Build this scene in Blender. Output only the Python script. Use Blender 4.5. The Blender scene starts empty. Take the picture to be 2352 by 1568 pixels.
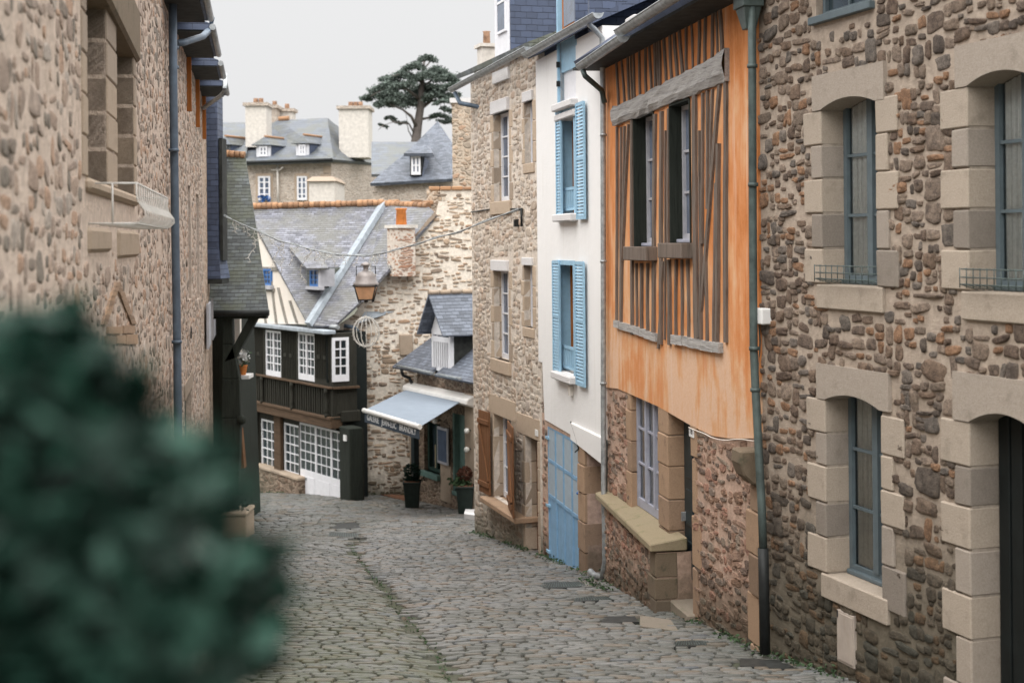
import bpy, bmesh, math, random
import numpy as np
from mathutils import Vector, Matrix
random.seed(7)
RNG = np.random.default_rng(7)
scene = bpy.context.scene
C = scene.collection

# ------------------------------------------------------------------ camera
FPX, PX0, PY0, ROLL = 3267.0, 1176.0, 555.0, 0.0096
cs, sn = math.cos(ROLL), math.sin(ROLL)
cam = bpy.data.cameras.new("camera")
cam_o = bpy.data.objects.new("camera", cam); C.objects.link(cam_o)
cam_o.matrix_world = Matrix(((cs, sn, 0, 0), (0, 0, -1, 0), (-sn, cs, 0, 0), (0, 0, 0, 1)))
cam.lens = 50; cam.sensor_width = 36; cam.shift_y = -(784 - PY0) / 2352
cam.clip_start = 0.05; cam.clip_end = 3000
cam.dof.use_dof = True; cam.dof.focus_distance = 19.5; cam.dof.aperture_fstop = 1.8
scene.camera = cam_o
# ------------------------------------------------------------------ world, sun, exposure
SUN_EL, SUN_AZ = math.radians(52), math.radians(205)      # azimuth clockwise from +Y
world = bpy.data.worlds.new("World"); scene.world = world; world.use_nodes = True
nt = world.node_tree; nt.nodes.clear()
def wn(t, **k):
    n = nt.nodes.new(t)
    for a, b in k.items(): setattr(n, a, b)
    return n
sky = wn('ShaderNodeTexSky', sky_type='NISHITA', sun_disc=False)
sky.sun_elevation = SUN_EL; sky.sun_rotation = SUN_AZ
sky.air_density = 2.0; sky.dust_density = 6.0; sky.ozone_density = 1.0
hs = wn('ShaderNodeHueSaturation'); hs.inputs['Saturation'].default_value = 0.12
tc = wn('ShaderNodeTexCoord'); sx = wn('ShaderNodeSeparateXYZ')
ramp = wn('ShaderNodeValToRGB')                            # overcast: brighter towards the zenith
e = ramp.color_ramp.elements
e[0].position = 0.0; e[0].color = (0.555, 0.556, 0.562, 1)
e[1].position = 0.9; e[1].color = (2.7, 2.66, 2.6, 1)
m2 = e.new(0.22); m2.color = (0.562, 0.563, 0.568, 1)
m3 = e.new(0.50); m3.color = (1.75, 1.73, 1.70, 1)
mul = wn('ShaderNodeVectorMath', operation='SCALE'); mul.inputs['Scale'].default_value = 7.5
mix = wn('ShaderNodeMix', data_type='RGBA'); mix.inputs[0].default_value = 0.9
bg = wn('ShaderNodeBackground'); bg.inputs['Strength'].default_value = 0.14
out = wn('ShaderNodeOutputWorld'); L = nt.links.new
L(sky.outputs[0], hs.inputs['Color']); L(tc.outputs['Generated'], sx.inputs[0]); L(sx.outputs['Z'], ramp.inputs[0])
L(ramp.outputs[0], mul.inputs[0]); L(hs.outputs[0], mix.inputs['A']); L(mul.outputs[0], mix.inputs['B'])
L(mix.outputs['Result'], bg.inputs['Color']); L(bg.outputs[0], out.inputs[0])
sun = bpy.data.lights.new("sun", 'SUN'); sun.energy = 1.0; sun.angle = math.radians(60); sun.color = (1, 0.97, 0.93)
sun_o = bpy.data.objects.new("sun", sun); C.objects.link(sun_o)
sd = Vector((math.sin(SUN_AZ) * math.cos(SUN_EL), math.cos(SUN_AZ) * math.cos(SUN_EL), math.sin(SUN_EL)))
sun_o.rotation_euler = sd.to_track_quat('Z', 'Y').to_euler(); sun_o.location = sd * 50
scene.view_settings.view_transform = 'Standard'; scene.view_settings.look = 'None'
scene.view_settings.exposure = 0.55; scene.view_settings.gamma = 1
scene.cycles.max_bounces = 6; scene.cycles.diffuse_bounces = 3; scene.cycles.glossy_bounces = 2
scene.cycles.transmission_bounces = 4; scene.cycles.use_denoising = True
try: scene.cycles.denoiser = 'OPENIMAGEDENOISE'
except Exception: pass

# ------------------------------------------------------------------ picture rays -> places in the world
def ray(px, py):
    a, b = (px - PX0) / FPX, (PY0 - py) / FPX
    return Vector((a * cs + b * sn, 1.0, -a * sn + b * cs))
def pt(px, py, Y): return ray(px, py) * Y

class Fac:
    """a house front: a vertical plane; u runs along it, y goes into the house, z up"""
    def __init__(s, A, B, z0=0.0):
        s.A = Vector((A[0], A[1], 0)); d = Vector((B[0] - A[0], B[1] - A[1], 0)); s.len = d.length
        s.U = d.normalized(); s.V = Vector((-s.U.y, s.U.x, 0)); s.z0 = z0
        s.ang = math.atan2(s.U.y, s.U.x)
    @classmethod
    def vp(c, xa, xb, vp, K, z0=0.0):
        pts = []
        for x in (xa, xb):
            Y = K / (x - vp); pts.append(((x - PX0) / FPX * Y, Y))
        return c(pts[0], pts[1], z0)
    def p(s, px, py, off=0.0):
        d = ray(px, py); t = (s.A.dot(s.V) + off) / d.dot(s.V); P = d * t
        return (P - s.A).dot(s.U), P.z - s.z0
    def u(s, px, py=555, off=0.0): return s.p(px, py, off)[0]
    def z(s, px, py, off=0.0): return s.p(px, py, off)[1]
    def off(s, px, py, u):       # how deep must a plane be for this ray to meet it at u
        d = ray(px, py); P0 = s.A + s.U * u
        n = Vector((s.U.y, -s.U.x, 0)); t = P0.dot(s.U) ; P = d * (t / d.dot(s.U))
        return (P - s.A).dot(s.V)
    def w(s, u, y, z): return s.A + s.U * u + s.V * y + Vector((0, 0, z + s.z0))
    def root(s, name, label, cat, group=None):
        o = bpy.data.objects.new(name, None); C.objects.link(o)
        o.location = s.A + Vector((0, 0, s.z0)); o.rotation_euler = (0, 0, s.ang); o.empty_display_size = .3
        o['label'] = label; o['category'] = cat
        if group: o['group'] = group
        return o
def empty(name, loc, label, cat, group=None, rz=0):
    o = bpy.data.objects.new(name, None); C.objects.link(o); o.location = loc; o.rotation_euler = (0, 0, rz)
    o['label'] = label; o['category'] = cat
    if group: o['group'] = group
    return o
def tag(o, label=None, cat=None, group=None, kind=None):
    if label: o['label'] = label
    if cat: o['category'] = cat
    if group: o['group'] = group
    if kind: o['kind'] = kind
    return o

class MB:
    def __init__(s): s.v = []; s.f = []; s.uv = {}; s.smooth = set()
    def face(s, idx, smooth=False):
        s.f.append(tuple(idx))
        if smooth: s.smooth.add(len(s.f) - 1)
    def add(s, pts):
        b = len(s.v); s.v += [tuple(p) for p in pts]; return b
    def box(s, x0, x1, y0, y1, z0, z1, jit=0.0):
        if x0 > x1: x0, x1 = x1, x0
        if y0 > y1: y0, y1 = y1, y0
        if z0 > z1: z0, z1 = z1, z0
        P = [(x, y, z) for z in (z0, z1) for y in (y0, y1) for x in (x0, x1)]
        if jit: P = [tuple(c + random.uniform(-jit, jit) for c in p) for p in P]
        b = s.add(P)
        for q in ((0, 2, 3, 1), (4, 5, 7, 6), (0, 1, 5, 4), (2, 6, 7, 3), (0, 4, 6, 2), (1, 3, 7, 5)): s.face([b + i for i in q])
        return s
    def hexa(s, P):       # 8 points: bottom ring 4, top ring 4
        b = s.add(P)
        for q in ((3, 2, 1, 0), (4, 5, 6, 7), (0, 1, 5, 4), (1, 2, 6, 5), (2, 3, 7, 6), (3, 0, 4, 7)): s.face([b + i for i in q])
        return s
    def prism(s, poly, y0, y1):   # polygon in (x,z), counter-clockwise as seen from the street (-y)
        a = sum(poly[i][0] * poly[(i + 1) % len(poly)][1] - poly[(i + 1) % len(poly)][0] * poly[i][1] for i in range(len(poly)))
        if a < 0: poly = poly[::-1]
        n = len(poly)
        b = s.add([(x, y0, z) for x, z in poly] + [(x, y1, z) for x, z in poly])
        s.face([b + i for i in range(n)]); s.face([b + n + i for i in reversed(range(n))])
        for i in range(n):
            j = (i + 1) % n; s.face((b + i, b + n + i, b + n + j, b + j))
        return s
    def slab(s, pts, th):         # flat polygon of 3D points with thickness towards -normal
        pts = [Vector(p) for p in pts]; n = Vector((0, 0, 0))
        for i in range(len(pts)): n += pts[i].cross(pts[(i + 1) % len(pts)])
        n.normalize()
        if n.z < -1e-6: pts = pts[::-1]; n = -n
        k = len(pts); b = s.add(pts + [p - n * th for p in pts]); f0 = len(s.f)
        h = Vector((0, 0, 1)).cross(n)
        h = h.normalized() if h.length > 1e-3 else Vector((1, 0, 0)); v = n.cross(h)
        s.face([b + i for i in range(k)]); s.uv[len(s.f) - 1] = (h, v)
        s.face([b + k + i for i in reversed(range(k))])
        for i in range(k):
            j = (i + 1) % k; s.face((b + i, b + k + i, b + k + j, b + j))
        return s
    def tube(s, pts, r, n=8, cap=True, open_top=False):
        pts = [Vector(p) for p in pts]; rs = r if isinstance(r, (list, tuple)) else [r] * len(pts); rings = []
        up = None
        for i, p in enumerate(pts):
            t = (pts[min(i + 1, len(pts) - 1)] - pts[max(i - 1, 0)]).normalized()
            if up is None:
                up = Vector((0, 0, 1)) if abs(t.z) < .9 else Vector((1, 0, 0))
            a = t.cross(up).normalized(); bb = a.cross(t).normalized(); up = bb
            if open_top: ks = [(math.pi + math.pi * k / (n - 1)) for k in range(n)]
            else: ks = [2 * math.pi * k / n for k in range(n)]
            rings.append(s.add([p + a * math.cos(k) * rs[i] + bb * math.sin(k) * rs[i] for k in ks]))
        m = n - 1 if open_top else n
        for i in range(len(rings) - 1):
            for k in range(m):
                k2 = (k + 1) % n
                s.face((rings[i] + k, rings[i] + k2, rings[i + 1] + k2, rings[i + 1] + k), True)
        if cap:
            s.face([rings[0] + k for k in reversed(range(n))]); s.face([rings[-1] + k for k in range(n)])
        return s
    def lathe(s, prof, c=(0, 0, 0), n=16, cap=True):   # profile of (r, z)
        rings = [s.add([(c[0] + r * math.cos(2 * math.pi * k / n), c[1] + r * math.sin(2 * math.pi * k / n), c[2] + z) for k in range(n)]) for r, z in prof]
        for i in range(len(rings) - 1):
            for k in range(n):
                k2 = (k + 1) % n; s.face((rings[i] + k, rings[i] + k2, rings[i + 1] + k2, rings[i + 1] + k), True)
        if cap:
            s.face([rings[0] + k for k in reversed(range(n))]); s.face([rings[-1] + k for k in range(n)])
        return s
    def quad(s, P): b = s.add(P); s.face([b + i for i in range(len(P))]); return s
    def build(s, name, mat, parent=None, bevel=0.0, label=None, seg=1, kind=None, disp=None):
        me = bpy.data.meshes.new(name); me.from_pydata(s.v, [], s.f)
        uvl = me.uv_layers.new(name='UVMap'); uvs = np.zeros(len(me.loops) * 2)
        co = np.array(s.v, dtype=float).reshape(-1, 3)
        for fi, p in enumerate(me.polygons):
            if fi in s.uv: h, v = s.uv[fi]
            else:
                n = p.normal
                h = Vector((0, 0, 1)).cross(n)
                h = h.normalized() if h.length > .05 else Vector((1, 0, 0)); v = n.cross(h)
            for li, vi in zip(p.loop_indices, p.vertices):
                c = co[vi]; uvs[2 * li] = c[0] * h[0] + c[1] * h[1] + c[2] * h[2]; uvs[2 * li + 1] = c[0] * v[0] + c[1] * v[1] + c[2] * v[2]
        uvl.data.foreach_set('uv', uvs)
        if s.smooth: me.polygons.foreach_set('use_smooth', [i in s.smooth for i in range(len(me.polygons))])
        me.update(); o = bpy.data.objects.new(name, me); C.objects.link(o)
        me.materials.append(mat)
        if parent is not None: o.parent = parent
        if bevel:
            md = o.modifiers.new('bevel', 'BEVEL'); md.width = bevel; md.segments = seg; md.limit_method = 'ANGLE'; md.angle_limit = 0.7
        if label: o['label'] = label
        if kind: o['kind'] = kind
        return o

# ------------------------------------------------------------------ materials
class NT:
    def __init__(s, name, disp=None):
        s.m = bpy.data.materials.new(name); s.m.use_nodes = True; s.t = s.m.node_tree; s.t.nodes.clear()
        s.o = s.n('ShaderNodeOutputMaterial'); s.b = s.n('ShaderNodeBsdfPrincipled'); s.l(s.b.outputs[0], s.o.inputs[0])
        s.co = s.n('ShaderNodeTexCoord')
        if disp: s.m.displacement_method = disp
    def n(s, t, **k):
        x = s.t.nodes.new(t)
        for a, b in k.items(): setattr(x, a, b)
        return x
    def l(s, a, b): s.t.links.new(a, b)
    def mapping(s, src, scale=(1, 1, 1), loc=(0, 0, 0), rot=(0, 0, 0)):
        m = s.n('ShaderNodeMapping'); m.inputs['Scale'].default_value = scale; m.inputs['Location'].default_value = loc
        m.inputs['Rotation'].default_value = rot; s.l(src, m.inputs[0]); return m.outputs[0]
    def noise(s, src, scale, detail=3, rough=.6, out='Fac', dist=0):
        m = s.n('ShaderNodeTexNoise'); m.inputs['Scale'].default_value = scale; m.inputs['Detail'].default_value = detail
        m.inputs['Roughness'].default_value = rough; m.inputs['Distortion'].default_value = dist
        s.l(src, m.inputs['Vector']); return m.outputs[out]
    def voro(s, src, scale, feature='F1', rnd=1.0, out=None):
        m = s.n('ShaderNodeTexVoronoi', feature=feature); m.inputs['Scale'].default_value = scale; m.inputs['Randomness'].default_value = rnd
        s.l(src, m.inputs['Vector']); return m.outputs[out or 'Distance']
    def math(s, op, a, b=None, clamp=False):
        m = s.n('ShaderNodeMath', operation=op, use_clamp=clamp)
        for i, x in enumerate((a, b)):
            if x is None: continue
            if isinstance(x, (int, float)): m.inputs[i].default_value = x
            else: s.l(x, m.inputs[i])
        return m.outputs[0]
    def vmath(s, op, a, b):
        m = s.n('ShaderNodeVectorMath', operation=op)
        for i, x in enumerate((a, b)):
            if isinstance(x, tuple): m.inputs[i].default_value = x
            elif isinstance(x, (int, float)): m.inputs['Scale'].default_value = x
            else: s.l(x, m.inputs[i])
        return m.outputs[0]
    def mr(s, v, a, b, c=0.0, d=1.0, smooth=True):
        m = s.n('ShaderNodeMapRange', interpolation_type='SMOOTHSTEP' if smooth else 'LINEAR')
        for i, x in enumerate((v, a, b, c, d)):
            if isinstance(x, (int, float)): m.inputs[i].default_value = x
            else: s.l(x, m.inputs[i])
        return m.outputs[0]
    def ramp(s, v, stops, interp='LINEAR'):
        m = s.n('ShaderNodeValToRGB'); cr = m.color_ramp; cr.interpolation = interp
        while len(cr.elements) > 1: cr.elements.remove(cr.elements[-1])
        cr.elements[0].position = stops[0][0]; cr.elements[0].color = (*stops[0][1], 1)
        for p, c in stops[1:]: cr.elements.new(p).color = (*c, 1)
        s.l(v, m.inputs[0]); return m.outputs[0]
    def mix(s, f, a, b, mode='MIX'):
        m = s.n('ShaderNodeMix', data_type='RGBA', blend_type=mode)
        for i, x in ((0, f), ('A', a), ('B', b)):
            if isinstance(x, (int, float)): m.inputs[i].default_value = x
            elif isinstance(x, tuple): m.inputs[i].default_value = (*x, 1)
            else: s.l(x, m.inputs[i])
        return m.outputs['Result']
    def col(s, c):
        if isinstance(c, tuple): s.b.inputs['Base Color'].default_value = (*c, 1)
        else: s.l(c, s.b.inputs['Base Color'])
    def rough(s, r):
        if isinstance(r, (int, float)): s.b.inputs['Roughness'].default_value = r
        else: s.l(r, s.b.inputs['Roughness'])
    def bump(s, h, dist=.01, strength=1.0):
        m = s.n('ShaderNodeBump'); m.inputs['Distance'].default_value = dist; m.inputs['Strength'].default_value = strength
        s.l(h, m.inputs['Height']); s.l(m.outputs[0], s.b.inputs['Normal'])
    def disp(s, h, scale, mid=0.0):
        m = s.n('ShaderNodeDisplacement'); m.inputs['Scale'].default_value = scale; m.inputs['Midlevel'].default_value = mid
        s.l(h, m.inputs['Height']); s.l(m.outputs[0], s.o.inputs['Displacement'])

def mat_plain(name, c, rough=.6, metal=0, var=.12, nscale=6, bump=0.0, spec=.3, dirt=None):
    t = NT(name); nz = t.noise(t.co.outputs['Object'], nscale, 5, .65)
    c2 = tuple(min(1, x * (1 - var * 2)) for x in c); c1 = tuple(min(1, x * (1 + var)) for x in c)
    col = t.ramp(nz, [(.3, c2), (.65, c1)])
    if dirt:
        n2 = t.noise(t.mapping(t.co.outputs['Object'], (3, 3, .7)), 3, 5, .7)
        col = t.mix(t.mr(n2, .5, .75, 0, .8), col, dirt)
    t.col(col); t.rough(rough); t.b.inputs['Metallic'].default_value = metal
    t.b.inputs['Specular IOR Level'].default_value = spec
    if bump: t.bump(t.noise(t.co.outputs['Object'], 40, 4, .7), bump)
    return t.m

def mat_rubble(name, stones, mortar, scale=5.0, stretch=1.5, edge=(.03, .10), bumpd=.03, disp=None, damp_shade_z=None, damp_shade_col=(.05, .06, .045), seed=0, grime=.35, rnd=.85, speck=.5):
    t = NT(name, 'BOTH' if disp else None); ob = t.co.outputs['Object']
    d1 = t.noise(ob, 1.3, 2, .5, 'Color'); d2 = t.noise(ob, 7.0, 3, .6, 'Color')
    v = t.vmath('ADD', ob, t.vmath('SCALE', t.vmath('SUBTRACT', d1, (.5, .5, .5)), .38))
    v = t.vmath('ADD', v, t.vmath('SCALE', t.vmath('SUBTRACT', d2, (.5, .5, .5)), .10))
    v = t.mapping(v, (1, .35, stretch), (seed * 3.7, 0, seed * 1.9))
    de = t.voro(v, scale, 'DISTANCE_TO_EDGE', rnd); cc = t.voro(v, scale, 'F1', rnd, 'Color')
    sep = t.n('ShaderNodeSeparateColor'); t.l(cc, sep.inputs[0])
    fine = t.noise(ob, 45, 6, .75); med = t.noise(ob, 13, 4, .7); big = t.noise(ob, .8, 4, .6)
    thr = t.math('ADD', t.math('MULTIPLY', sep.outputs[1], .07), t.math('MULTIPLY', t.math('SUBTRACT', med, .5), .16))
    dd = t.math('SUBTRACT', de, thr)
    mask = t.mr(dd, edge[0], edge[1])
    n = len(stones); sc = t.ramp(sep.outputs[0], [(i / n, c) for i, c in enumerate(stones)], 'CONSTANT')
    sc = t.mix(t.mr(t.math('ADD', t.math('MULTIPLY', fine, .5), t.math('MULTIPLY', med, .5)), .36, .66, 0, 1), t.mix(1.0, sc, (1 - speck,) * 3, 'MULTIPLY'), t.mix(1.0, sc, (1 + .4 * speck,) * 3, 'MULTIPLY'))
    mo = t.mix(t.mr(med, .3, .75), tuple(x * .78 for x in mortar), mortar)
    col = t.mix(mask, mo, sc)
    col = t.mix(t.mr(big, .45, .75, 0, grime), col, t.mix(1.0, col, (.55, .52, .48), 'MULTIPLY'))
    if damp_shade_z is not None:
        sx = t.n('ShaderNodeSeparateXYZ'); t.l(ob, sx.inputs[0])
        zz = t.math('ADD', sx.outputs[2], t.math('MULTIPLY', sx.outputs[0], damp_shade_z[2]))
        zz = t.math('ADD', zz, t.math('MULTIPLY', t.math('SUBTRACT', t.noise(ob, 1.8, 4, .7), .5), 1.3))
        damp_shade = t.mr(zz, damp_shade_z[0], damp_shade_z[1], .85, 0)  # wall-foot band: damp stain plus shade painted into the stone colour
        col = t.mix(damp_shade, col, t.mix(.45, t.mix(1.0, col, (.42, .42, .38), 'MULTIPLY'), damp_shade_col))
    t.col(col); t.rough(.88); t.b.inputs['Specular IOR Level'].default_value = .2
    h = t.math('MULTIPLY', t.mr(dd, edge[0] - .02, edge[1] + .12), t.math('ADD', t.math('MULTIPLY', sep.outputs[2], .7), .45))
    h = t.math('ADD', h, t.math('MULTIPLY', fine, .35)); h = t.math('ADD', h, t.math('MULTIPLY', med, .45))
    if disp: t.disp(h, disp, .8)
    else: t.bump(h, bumpd)
    return t.m

def mat_stones(name, stones, damp_shade_z=None, damp_shade_col=(.05, .06, .045), speck=.5, bumpd=.012):
    t = NT(name); ob = t.co.outputs['Object']; g = t.n('ShaderNodeNewGeometry'); r = g.outputs['Random Per Island']
    n = len(stones); sc = t.ramp(r, [(i / n, c) for i, c in enumerate(stones)], 'CONSTANT')
    fine = t.noise(ob, 55, 6, .8); med = t.noise(ob, 12, 5, .7)
    f = t.mr(t.math('ADD', t.math('MULTIPLY', fine, .55), t.math('MULTIPLY', med, .45)), .36, .64)
    sc = t.mix(f, t.mix(1.0, sc, (1 - speck, 1 - speck, 1 - speck * .95), 'MULTIPLY'), t.mix(1.0, sc, (1 + .5 * speck,) * 3, 'MULTIPLY'))
    sc = damp_shade_mix(t, sc, ob, damp_shade_z, damp_shade_col)
    t.col(sc); t.rough(.85); t.b.inputs['Specular IOR Level'].default_value = .2
    t.bump(t.math('ADD', t.math('MULTIPLY', fine, .9), med), bumpd * 1.4); return t.m
def damp_shade_mix(t, col, ob, damp_shade_z, damp_shade_col):  # darkens wall feet: mossy damp, with street-level shade also put into the colour
    if damp_shade_z is None: return col
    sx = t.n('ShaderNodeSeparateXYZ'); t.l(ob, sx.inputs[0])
    zz = t.math('ADD', sx.outputs[2], t.math('MULTIPLY', sx.outputs[0], damp_shade_z[2]))
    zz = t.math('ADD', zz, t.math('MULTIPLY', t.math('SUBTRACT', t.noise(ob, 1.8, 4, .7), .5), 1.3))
    return t.mix(t.mr(zz, damp_shade_z[0], damp_shade_z[1], .88, 0), col, t.mix(.4, t.mix(1.0, col, (.42, .42, .38), 'MULTIPLY'), damp_shade_col))
def mat_mortar(name, c, damp_shade_z=None, damp_shade_col=(.05, .06, .045), bumpd=.02):
    t = NT(name); ob = t.co.outputs['Object']; med = t.noise(ob, 9, 5, .7); big = t.noise(ob, .9, 4, .6); fine = t.noise(ob, 50, 4, .7)
    col = t.mix(t.mr(med, .3, .7), tuple(x * .74 for x in c), tuple(min(1, x * 1.06) for x in c))
    col = t.mix(t.mr(big, .45, .75, 0, .35), col, t.mix(1.0, col, (.7, .67, .62), 'MULTIPLY'))
    col = damp_shade_mix(t, col, ob, damp_shade_z, damp_shade_col)
    t.col(col); t.rough(.95); t.b.inputs['Specular IOR Level'].default_value = .1
    t.bump(t.math('ADD', t.math('MULTIPLY', fine, .35), med), bumpd); return t.m

def mat_slate(name, c, var=.3, moss=None, roww=.24, rowh=.13, bumpd=.02, lichen=.35, gap=.35):
    t = NT(name); uv = t.co.outputs['UV']
    wob = t.vmath('SCALE', t.vmath('SUBTRACT', t.noise(uv, 3.0, 3, .6, 'Color'), (.5, .5, .5)), .035)
    v = t.vmath('ADD', uv, wob)
    b = t.n('ShaderNodeTexBrick', offset=.5); t.l(v, b.inputs['Vector'])
    b.inputs['Scale'].default_value = 1; b.inputs['Brick Width'].default_value = roww; b.inputs['Row Height'].default_value = rowh
    b.inputs['Mortar Size'].default_value = .006; b.inputs['Mortar Smooth'].default_value = .3; b.inputs['Bias'].default_value = 0
    b.inputs['Color1'].default_value = (0, 0, 0, 1); b.inputs['Color2'].default_value = (1, 1, 1, 1); b.inputs['Mortar'].default_value = (.5, .5, .5, 1)
    lo = tuple(x * (1 - var) for x in c); hi = tuple(min(1, x * (1 + var)) for x in c)
    tone = t.math('ADD', t.math('MULTIPLY', b.outputs['Color'], .6), t.math('MULTIPLY', t.noise(uv, 9, 4, .7), .4))
    col = t.ramp(tone, [(.15, lo), (.85, hi)])
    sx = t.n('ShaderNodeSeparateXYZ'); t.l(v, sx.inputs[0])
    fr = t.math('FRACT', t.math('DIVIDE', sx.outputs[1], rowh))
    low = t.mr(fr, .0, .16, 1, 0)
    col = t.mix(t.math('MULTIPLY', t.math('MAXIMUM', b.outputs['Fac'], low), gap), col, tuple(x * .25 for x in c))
    big = t.noise(uv, .9, 4, .65)
    if moss: col = t.mix(t.mr(big, .4, .62, 0, .75), col, moss)
    col = t.mix(t.mr(t.noise(uv, 6, 6, .8), .62, .74, 0, lichen), col, (.42, .41, .36))
    t.col(col); t.rough(.55); t.b.inputs['Specular IOR Level'].default_value = .35
    h = t.math('SUBTRACT', t.math('SUBTRACT', 1, fr), t.math('MULTIPLY', b.outputs['Fac'], .8))
    h = t.math('ADD', h, t.math('MULTIPLY', b.outputs['Color'], .4))
    t.bump(h, bumpd); return t.m

def mat_block(name, c, var=.18, bumpd=.006, stain=(.16, .14, .10), st=.5, rough=.85):
    t = NT(name); ob = t.co.outputs['Object']; g = t.n('ShaderNodeNewGeometry'); r = g.outputs['Random Per Island']
    fine = t.noise(ob, 60, 5, .75); med = t.noise(ob, 5, 5, .65)
    col = t.ramp(r, [(0, tuple(x * (1 - var) for x in c)), (.5, c), (1, tuple(min(1, x * v) for x, v in zip(c, (1 + var * .6, 1 + var * .5, 1 + var * .3))))])
    col = t.mix(t.mr(fine, .3, .7), t.mix(1.0, col, (.8, .79, .77), 'MULTIPLY'), col)
    col = t.mix(t.mr(med, .52, .75, 0, st), col, stain)
    t.col(col); t.rough(rough); t.b.inputs['Specular IOR Level'].default_value = .2
    t.bump(t.math('ADD', fine, t.math('MULTIPLY', med, 1.5)), bumpd); return t.m

def mat_timber(name, c, var=.45, axis=2, bumpd=.008, scale=1.0):
    t = NT(name); sc = [14, 14, 14]; sc[axis] = .8
    v = t.mapping(t.co.outputs['Object'], tuple(x * scale for x in sc)); n1 = t.noise(v, 1.6, 6, .7, dist=.6)
    sc2 = [60, 60, 60]; sc2[axis] = 3; n2 = t.noise(t.mapping(t.co.outputs['Object'], tuple(sc2)), 1.2, 4, .7)
    f = t.math('ADD', t.math('MULTIPLY', n1, .6), t.math('MULTIPLY', n2, .4))
    t.col(t.ramp(f, [(.30, tuple(x * (1 - var * 1.6) if x * (1 - var * 1.6) > 0 else 0.004 for x in c)), (.48, c), (.68, tuple(min(1, x * (1 + var)) for x in c))]))
    t.rough(.85); t.b.inputs['Specular IOR Level'].default_value = .2; t.bump(f, bumpd); return t.m

def mat_plaster(name, base, patches, streak=None, bumpd=.004, cs_=.9):
    t = NT(name); ob = t.co.outputs['Object']
    big = t.noise(t.mapping(ob, (1, 1, .7)), cs_, 5, .62, dist=.4); st = t.noise(t.mapping(ob, (4, 4, .5)), 1.4, 5, .7)
    f = t.math('ADD', t.math('MULTIPLY', big, .65), t.math('MULTIPLY', st, .35))
    if streak and streak[1] > .5:
        sz = t.n('ShaderNodeSeparateXYZ'); t.l(ob, sz.inputs[0]); f = t.math('ADD', t.mr(f, .36, .64, .28, .66), t.mr(sz.outputs[2], 5.0, 3.0, -.03, .20))
    col = t.ramp(f, patches)
    col = t.mix(t.mr(t.noise(ob, 22, 5, .7), .35, .7, 0, .25), col, base)
    if streak:
        w = t.mr(t.noise(t.mapping(ob, (7, 7, .35)), 1.1, 4, .65), .56, .74, 0, streak[1]); col = t.mix(w, col, streak[0])
    t.col(col); t.rough(.9); t.b.inputs['Specular IOR Level'].default_value = .15
    t.bump(t.math('ADD', t.noise(ob, 35, 5, .7), t.math('MULTIPLY', t.noise(ob, 4, 3, .6), 2)), bumpd); return t.m

def mat_glass(name, c=(.02, .03, .035), rough=.06, spec=.6):
    t = NT(name); t.col(t.ramp(t.noise(t.co.outputs['Object'], 2.5, 2), [(.3, c), (.7, tuple(x * 1.8 for x in c))])); t.rough(rough)
    t.b.inputs['Specular IOR Level'].default_value = spec; t.bump(t.noise(t.co.outputs['Object'], 2.0, 1), .003); return t.m
def mat_clear(name):
    t = NT(name); g = t.n('ShaderNodeBsdfGlossy'); g.inputs['Roughness'].default_value = .03; g.inputs['Color'].default_value = (.9, .95, 1, 1)
    tr = t.n('ShaderNodeBsdfTransparent'); tr.inputs['Color'].default_value = (.86, .91, .90, 1); mx = t.n('ShaderNodeMixShader')
    fr = t.n('ShaderNodeFresnel'); fr.inputs[0].default_value = 1.5
    t.l(t.math('ADD', fr.outputs[0], .03), mx.inputs[0]); t.l(tr.outputs[0], mx.inputs[1]); t.l(g.outputs[0], mx.inputs[2]); t.l(mx.outputs[0], t.o.inputs[0]); return t.m

M = {}
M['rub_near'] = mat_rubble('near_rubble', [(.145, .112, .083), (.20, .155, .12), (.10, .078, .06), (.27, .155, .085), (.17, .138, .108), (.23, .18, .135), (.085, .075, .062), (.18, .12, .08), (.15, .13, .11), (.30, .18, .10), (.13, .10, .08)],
                           (.40, .335, .27), 4.6, 1.45, (.06, .105), disp=.030, damp_shade_z=(.1, 1.7, -.13), damp_shade_col=(.05, .055, .04), seed=1, rnd=.9)
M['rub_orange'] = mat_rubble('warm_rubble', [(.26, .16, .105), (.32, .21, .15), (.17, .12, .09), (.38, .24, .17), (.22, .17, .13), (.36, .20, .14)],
                             (.52, .38, .28), 4.8, 2.1, (.03, .085), bumpd=.06, damp_shade_z=(.0, 1.0, -.14), seed=2)
M['rub_far'] = mat_rubble('pale_rubble', [(.40, .30, .22), (.48, .38, .29), (.33, .25, .19), (.52, .40, .30), (.42, .35, .28), (.50, .34, .24)],
                          (.60, .50, .40), 4.2, 1.6, (.02, .07), bumpd=.045, damp_shade_z=(0, 1.2, -.12), seed=3, speck=.3)
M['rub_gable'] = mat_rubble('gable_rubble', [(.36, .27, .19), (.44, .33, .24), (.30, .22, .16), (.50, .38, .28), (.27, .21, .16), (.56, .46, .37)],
                            (.78, .66, .54), 3.1, 2.3, (.07, .13), bumpd=.06, damp_shade_z=(0, 1.2, 0), seed=4, rnd=.95, speck=.3, grime=.1)
M['rub_left'] = mat_rubble('pink_rubble', [(.40, .28, .20), (.34, .25, .19), (.24, .19, .15), (.46, .33, .25), (.38, .29, .23), (.48, .30, .20), (.18, .15, .12)],
                           (.62, .49, .39), 4.6, 1.35, (.05, .14), bumpd=.05, seed=5, speck=.4, grime=.2, rnd=.95)
M['rub_bg'] = mat_rubble('distant_rubble', [(.50, .42, .35), (.54, .46, .39), (.46, .39, .33)], (.60, .53, .46), 5.0, 1.5, (-.02, .12), bumpd=.03, seed=6, speck=.2, grime=.3)
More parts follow.
